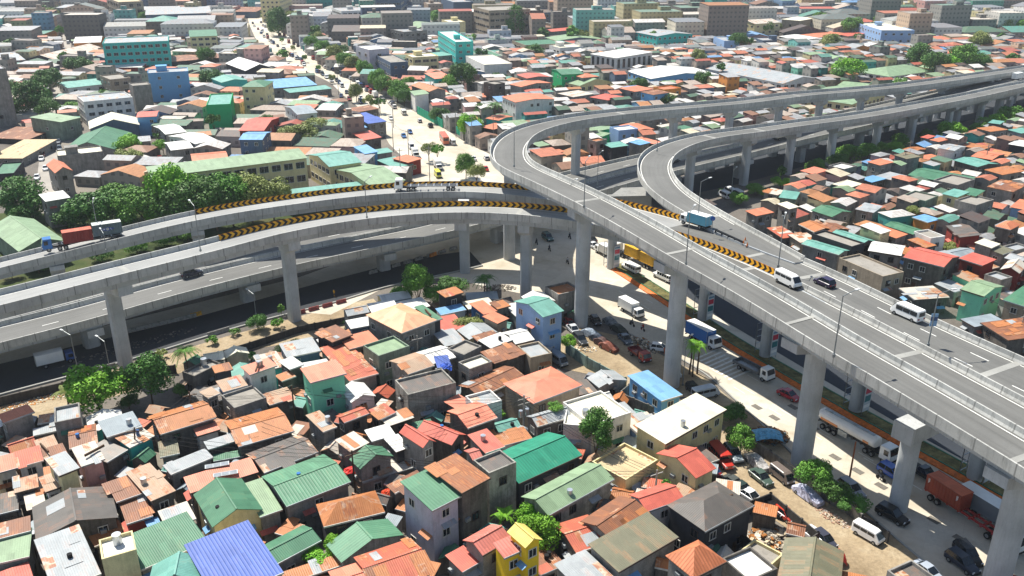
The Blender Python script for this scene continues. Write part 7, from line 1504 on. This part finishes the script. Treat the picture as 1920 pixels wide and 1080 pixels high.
# advert boards on the median piers
for (px, py), lb in zip(((1146, 503), (1317, 600), (1434, 668), (1603, 770), (1825, 900)), ('first', 'second', 'third', 'fourth', 'fifth')):
    q = P(px, py); pr = pier(RA, q.x, q.y, 1.15, 8.5, lb + ' pier from the left in the planted median, flanked by advert boards', cap_h=1.8, shape='beam')
    t = thing('advert_board', lb + ' advert board from the left fixed to a median pier, red and teal panels', 'advert board', (q.x, q.y, .3), math.radians(-58), 'advert boards on the median piers')
    for s in (-1, 1):
        m = MB(); [m.box(s * 1.9 + k - .05, s * 1.9 + k + .05, -.95, -.85, 0, 6.4) for k in (0, .0)]; m.box(s * 1.9 - .06, s * 1.9 + .06, .85, .95, 0, 6.4); [m.box(s * 1.9 - .05, s * 1.9 + .05, -.9, .9, z_, z_ + .1) for z_ in (0.6, 2, 3.4, 4.8, 6.3)]; m.build('frame', GALV, t)
    m = MB(); m.box(1.96, 2.05, -.9, .9, .7, 6.3, 0); m.build('panel', paint('#b9c0c4'), t)
    for z0, z1, hx in ((4.2, 5.3, '#b32840'), (2.6, 3.8, '#2f6f75'), (5.6, 6.0, '#5f7f9a'), (1.4, 2.0, '#e1e1dd')): m = MB(); m.box(2.055, 2.075, -.75, .75, z0, z1); m.build('printed_band', paint(hx), t)
# outrigger beam resting on the lower right pier
# concrete barriers in the shade under the viaduct
def barrier(px, py, ang, label='grey concrete road barrier in the row under the viaduct', hexc=None, z=.08):
    if 'bar' + str(hexc) not in LIB:
        t = thing('concrete_barrier', label, 'barrier'); m = MB(); m.prof([(-.3, 0), (-.12, .35), (-.08, .85), (.08, .85), (.12, .35), (.3, 0)], -1.2, 1.2); m.build('block', plain('barrier_concrete_' + str(hexc), hexc or '#8f8d88', .85, var=.25), t); LIB['bar' + str(hexc)] = t; t.location = P(px, py, z); t.rotation_euler = (0, 0, ang); t['group'] = 'road barriers'
    else: dup(LIB['bar' + str(hexc)], P(px, py, z), ang, label, 'road barriers')
for (x0, y0), (x1, y1), n, hx, lb in (((246, 622), (358, 596), 7, None, 'grey concrete road barrier in the left row under the viaduct'), ((700, 512), (850, 468), 8, None, 'grey concrete road barrier in the row left of the junction'), ((812, 480), (828, 474), 2, '#c87a2c', 'orange painted barrier in the row left of the junction'), ((368, 592), (376, 590), 1, '#d09a2c', 'yellow painted barrier under the low viaduct'), ((563, 588), (640, 568), 4, '#8c4a48', 'red and white faded kerb barrier right of the square pier'), ((150, 702), (205, 690), 3, None, 'grey barrier along the verge left of the square pier'), ((400, 628), (420, 622), 2, None, 'grey barrier along the verge left of the round shrub')):
    A, B = P(x0, y0), P(x1, y1); an = math.atan2(B.y - A.y, B.x - A.x) + math.pi / 2
    for i in range(n): f_ = i / max(1, n - 1); barrier(x0 + (x1 - x0) * f_, y0 + (y1 - y0) * f_, an, lb, hx)
def wall(pts, h, mat, label, name='boundary_wall', cat='wall', th=.18):
    W_ = [P(x, y) for x, y in pts]; t = thing(name, label, cat, W_[0]); m = MB(); cp = MB()
    for a, b in zip(W_, W_[1:]):
        an = math.atan2(b.y - a.y, b.x - a.x); M = Matrix.Translation(a - W_[0]) @ Matrix.Rotation(an, 4, 'Z'); L = (b - a).length; m.box(0, L, -th / 2, th / 2, -.1, h, 0, M); n = max(1, int(L / 3))
        for i in range(n + 1): cp.box(i * L / n - .16, i * L / n + .16, -.17, .17, -.1, h + .12, 0, M)
    m.build('panel', mat, t); cp.build('posts' if 0 else 'wall_pillar', mat, t)
CW = wallmat('#8e8a82', .8); TW = wallmat('#8fa79d', .7); DW = wallmat('#55524e', .7)
wall([(1062, 662), (1100, 690), (1172, 730), (1168, 752)], 2.4, TW, 'stained pale green wall above the three parked cars'); wall([(1400, 838), (1442, 865), (1490, 900)], 2.0, CW, 'grey concrete yard fence between the scrap heap and the parked cars'); wall([(1540, 935), (1590, 965), (1612, 985)], 2.0, CW, 'creeper-hung concrete fence below the creeper trees')
wall([(1612, 985), (1640, 1000), (1662, 1018)], 1.8, DW, 'rusty sheet gate fence beside the white minivan', 'sheet_fence', 'fence'); wall([(1350, 985), (1442, 950), (1530, 1025), (1448, 1085), (1350, 985)], 2.4, DW, 'dark walls of the ruined room full of rubble'); wall([(1125, 1000), (1243, 930), (1330, 905)], 2.0, CW, 'alley wall left of the red gabled house'); wall([(0, 762), (120, 733), (220, 712), (330, 700)], 1.8, DW, 'dark boundary wall between the verge and the shanties at left'); wall([(350, 692), (470, 655), (560, 625), (680, 600)], 1.6, DW, 'low dark wall between the verge path and the shanties'); wall([(1195, 735), (1160, 765), (1240, 800)], 3.2, CW, 'broken concrete wall left of the cream warehouse')
wall([(783, 214), (805, 226), (830, 240)], 3.5, wallmat('#2f9a7a', .2), 'green sheet fence along the avenue', 'sheet_fence', 'fence'); wall([(855, 250), (875, 262), (890, 268)], 3, wallmat('#2f9a7a', .2), 'green sheet fence by the bright avenue tree', 'sheet_fence', 'fence')
# rubble, scrap and roof things
def rubble(name, px, py, z, rx, ry, n, cols, label, hmax=.8, seed=1, smax=.45, ang=0):
    r = random.Random(seed); m = MB(); c = P(px, py, z)
    for i in range(n):
        a, d = r.uniform(0, 6.28), math.sqrt(r.random()); x, y = math.cos(a) * d * rx, math.sin(a) * d * ry; zz = hmax * (1 - d) * r.uniform(.3, 1); s = r.uniform(.08, smax)
        M = Matrix.Translation((x * math.cos(ang) - y * math.sin(ang), x * math.sin(ang) + y * math.cos(ang), zz)) @ Matrix.Rotation(r.uniform(0, 3), 4, 'Z') @ Matrix.Rotation(r.uniform(-.5, .5), 4, 'X'); m.box(-s, s, -s * r.uniform(.3, 1), s * .7, -s * .3, s * .35, r.randrange(len(cols)), M)
    o = m.build(name, [plain('debris_' + q.strip('#'), q, .9, var=.25) for q in cols]); o.location = c; tag(o, label, 'rubble', kind='stuff')
RB_ = ['#a79c8b', '#c9bfae', '#7d756a', '#94602f', '#b9a98e']
rubble('rubble', 1440, 1022, .1, 5, 3.6, 420, RB_, 'broken concrete and sand heaped inside the ruined room', 1.0, 1, .4, .6); rubble('rubble', 1200, 645, .1, 5, 2.6, 260, RB_, 'grey rubble heap in the dirt yard behind the red truck', .6, 2, .3, -.9); rubble('rubble', 1265, 945, .1, 3.4, 2.6, 200, ['#d5c09a', '#a8835a', '#8c8478'], 'wood scraps in the demolished room', .9, 3, .5); rubble('rubble', 1440, 818, .1, 3.4, 2.6, 260, ['#6b4c33', '#86603e', '#5d6d72', '#9a8a72'], 'scrap timber heap beside the blue tarp', 1.8, 4, .5)
rubble('litter', 90, 745, .05, 9, 1.6, 420, ['#c98a4e', '#d6c6a6', '#e0ddd4', '#a86a3a'], 'litter strewn on the verge at left', .15, 5, .16, .6); rubble('litter', 1090, 655, .05, 3.4, 1.6, 200, ['#d9b98c', '#e1d8c4', '#8d8a84'], 'light litter heap by the wall right of the blue house', .5, 6, .2); rubble('litter', 790, 655, .1, 1, 1, 3, RB_, 'stones by the mansion', .2, 7); rubble('litter', 1130, 880, .05, 4, 3, 60, RB_, 'litter beside the tan roof slab', .1, 8, .12); rubble('litter', 935, 540, .05, 4.5, 2.0, 160, ['#d9cfc0', '#8f867a', '#6a6258'], 'white sacks and debris beside the shaded palm', .7, 9, .3); rubble('litter', 1180, 300, .0, 1, 1, 3, RB_, 'stones in the loop', .1, 10)
rubble('litter', 1330, 770, .05, 3, 2, 120, RB_, 'stones at the roadside by the pale van', .3, 12, .3); rubble('litter', 245, 650, .05, 14, 2.2, 150, ['#4b4a47', '#6a655d'], 'dirt clods under the low viaduct', .2, 13, .3, .7)
rubble('litter', 1560, 970, .05, 3, 1.2, 140, ['#b89a84', '#a27f6a', '#cfc4b4'], 'brick bits along the fence', .3, 14, .16, -1)
# blue tarp on the scrap, small roof objects
def tarp(px, py, z, w_, d, hexc, label, seed=0, drape=.5):
    r = random.Random(seed); n = 10; c = P(px, py, z); m = MB(); g_ = [[Vector(((i / n - .5) * w_, (j / n - .5) * d, -drape * (abs(i / n - .5) ** 2 + abs(j / n - .5) ** 2) * 4 + r.uniform(-.1, .12))) for j in range(n + 1)] for i in range(n + 1)]
    for i in range(n):
        for j in range(n): m.face([g_[i][j], g_[i + 1][j], g_[i + 1][j + 1], g_[i][j + 1]])
    o = m.build('tarpaulin', plain('tarp_' + hexc.strip('#'), hexc, .5, 0, .25, 2)); o.location = c; o.rotation_euler = (0, 0, r.uniform(-.4, .6)); tag(o, label, 'tarpaulin')
tarp(1440, 808, 2.6, 4.5, 3.4, '#5d9fc0', 'crumpled light blue tarpaulin over the scrap timber'); tarp(664, 876, 4.4, 3.2, 1.8, '#d02a20', 'bright red tarpaulin beside the small green gable', 3); tarp(727, 918, 3.4, 2.0, 1.6, '#d64a24', 'orange red awning cloth in the alley', 4); tarp(204, 905, 4.2, 2.2, 1.4, '#d9652c', 'orange cloth over the alley left of the brown roofs', 5); tarp(1570, 1030, 2.2, 2.4, 2.2, '#cc2f25', 'round red parasol in the dirt yard', 6, 1.0); tarp(835, 682, 6.8, 2.4, 2.0, '#2f55b5', 'royal blue tarpaulin on the terrace roof', 7)
for nm, x, y, z in (('a', 407, 880, 6.45), ('b', 423, 888, 6.35)):
    t = thing('solar_panel', ('upper' if nm == 'a' else 'lower') + ' solar panel row on the salmon roof beside the dark green gable', 'solar panel', P(x, y - (8 if nm == 'a' else 0), z), .33); m = MB(); m.box(-1.7, 1.7, -.5, .5, 0, .06); m.build('frame', GALV, t); m = MB(); [m.box(-1.6 + i * 1.08, -.6 + i * 1.08, -.42, .42, .062, .075) for i in range(3)]; m.build('cells', plain('solar_cells', '#8a9094', .2), t)
# petrol station canopies etc. already stand as houses with royal blue roofs; gutters, tanks and tyres on near roofs
rr = random.Random(9)
for i in range(34):
    t_ = rr.choice([h_ for h_ in HOUSES if h_.location.y < 170 and h_['_t'] != 'f' and h_['_a'] > 14]); k = rr.choice(('tyre', 'bucket', 'plank', 'tank'))
    L = math.sqrt(t_['_a']); x, y = rr.uniform(-.25, .25) * L, rr.uniform(-.25, .1) * L; q = Vector((math.cos(t_.rotation_euler.z) * x - math.sin(t_.rotation_euler.z) * y, math.sin(t_.rotation_euler.z) * x + math.cos(t_.rotation_euler.z) * y, 0)) + t_.location
    z = t_['_h'] + .75; m = MB()
    ray = None
    if k == 'tyre': m.cyl((0, 0, -.5), (0, 0, .1), .32, .32, 12); o = m.build('old_tyre', TYRE)
    elif k == 'bucket': m.cyl((0, 0, -.6), (0, 0, .3), .26, .3, 10); o = m.build('water_drum', paint(rr.choice(('#2f6aa8', '#8a8f94', '#b5b0a0'))))
    elif k == 'tank': m.cyl((0, 0, -.8), (0, 0, .35), .42, .42, 14); o = m.build('water_tank', TANKM)
    else: m.box(-1.6, 1.6, -.1, .1, -.3, .06); o = m.build('roof_plank', WOOD)
    o.location = q + Vector((0, 0, z)); o.rotation_euler = (0, 0, rr.uniform(0, 3)); tag(o, 'x', {'tyre': 'tyre', 'bucket': 'drum', 'plank': 'plank', 'tank': 'water tank'}[k], 'things left on the near roofs'); o['_v'] = 2; o['_c'] = {'tyre': 'black tyre', 'bucket': 'drum', 'plank': 'wooden plank', 'tank': 'steel tank'}[k]
# relational labels for what still lacks one of its own
def rlabels():
    ln = [(t['_n'], *PX(t.location.x, t.location.y, t['_h'])) for t in HOUSES if t.get('_n')] + [(a, b, c) for a, b, c in XLAND]; used = {o.get('label') for o in sc.objects}
    cnt = {}
    for o in sc.objects: 
        if o.get('group') in ('trees of the far green belt', 'trees on the avenue median', 'scattered city trees') : cnt[o['label']] = cnt.get(o['label'], 0) + 1
    for o in list(sc.objects):
        if o.parent: continue
        v = o.get('_v'); isd = o.get('label') in cnt and cnt[o['label']] > 1
        if not v and not isd: continue
        x, y = PX(o.location.x, o.location.y, o.location.z); base = (o['_c'] + (' ' + o['category'] if v == 1 else '')) if v else {'trees of the far green belt': 'belt tree', 'trees on the avenue median': 'median tree'}.get(o['group'], 'city tree')
        near = sorted(ln, key=lambda l: math.hypot(l[1] - x, 1.4 * (l[2] - y)))[:9]
        def rel(l): dx, dy = x - l[1], y - l[2]; return ('right of ' if dx > 0 else 'left of ') if abs(dx) > 1.3 * abs(dy) else ('behind ' if dy < 0 else 'in front of ')
        pre = {'trees of the far green belt': 'far ', 'trees on the avenue median': 'small '}.get(o.get('group'), '') if not v else {2: 'old ', 1: 'small '}[v]
        done = None
        for adj in ('', 'leafy ' if not v else 'dusty ', 'rounded ' if not v else 'plain '):
            for i in range(len(near)):
                for j in range(len(near)):
                    if i == j or done: continue
                    s = '%s%s%s, %s%s, %s%s' % (pre, adj, base, rel(near[i]), near[i][0], rel(near[j]), near[j][0])
                    if s not in used and len(s.split()) <= 16: done = s
            if done: break
        o['label'] = done or '%s%s, %s%s, about %d percent across the picture' % (pre, base, rel(near[0]), near[0][0], x / 19.2); used.add(o['label'])
        for k in ('_v', '_c'):
            if k in o: del o[k]
rlabels()
# ---------------------------------------------------------------- haze over the far city
hm = bpy.data.materials.new('haze'); hm.use_nodes = True; ht_ = hm.node_tree; ht_.nodes.remove(ht_.nodes['Principled BSDF']); pv = ht_.nodes.new('ShaderNodeVolumePrincipled')
pv.inputs['Color'].default_value = (.82, .9, 1.0, 1); pv.inputs['Density'].default_value = 0.0001; pv.inputs['Anisotropy'].default_value = .2
ht_.links.new(pv.outputs[0], ht_.nodes['Material Output'].inputs['Volume'])
mb = MB(); mb.box(-3600, 3600, -300, 5100, -1, 92); o = mb.build('haze', hm); o['kind'] = 'stuff'; o['label'] = 'thin pale blue haze over the whole city'
hlabels()
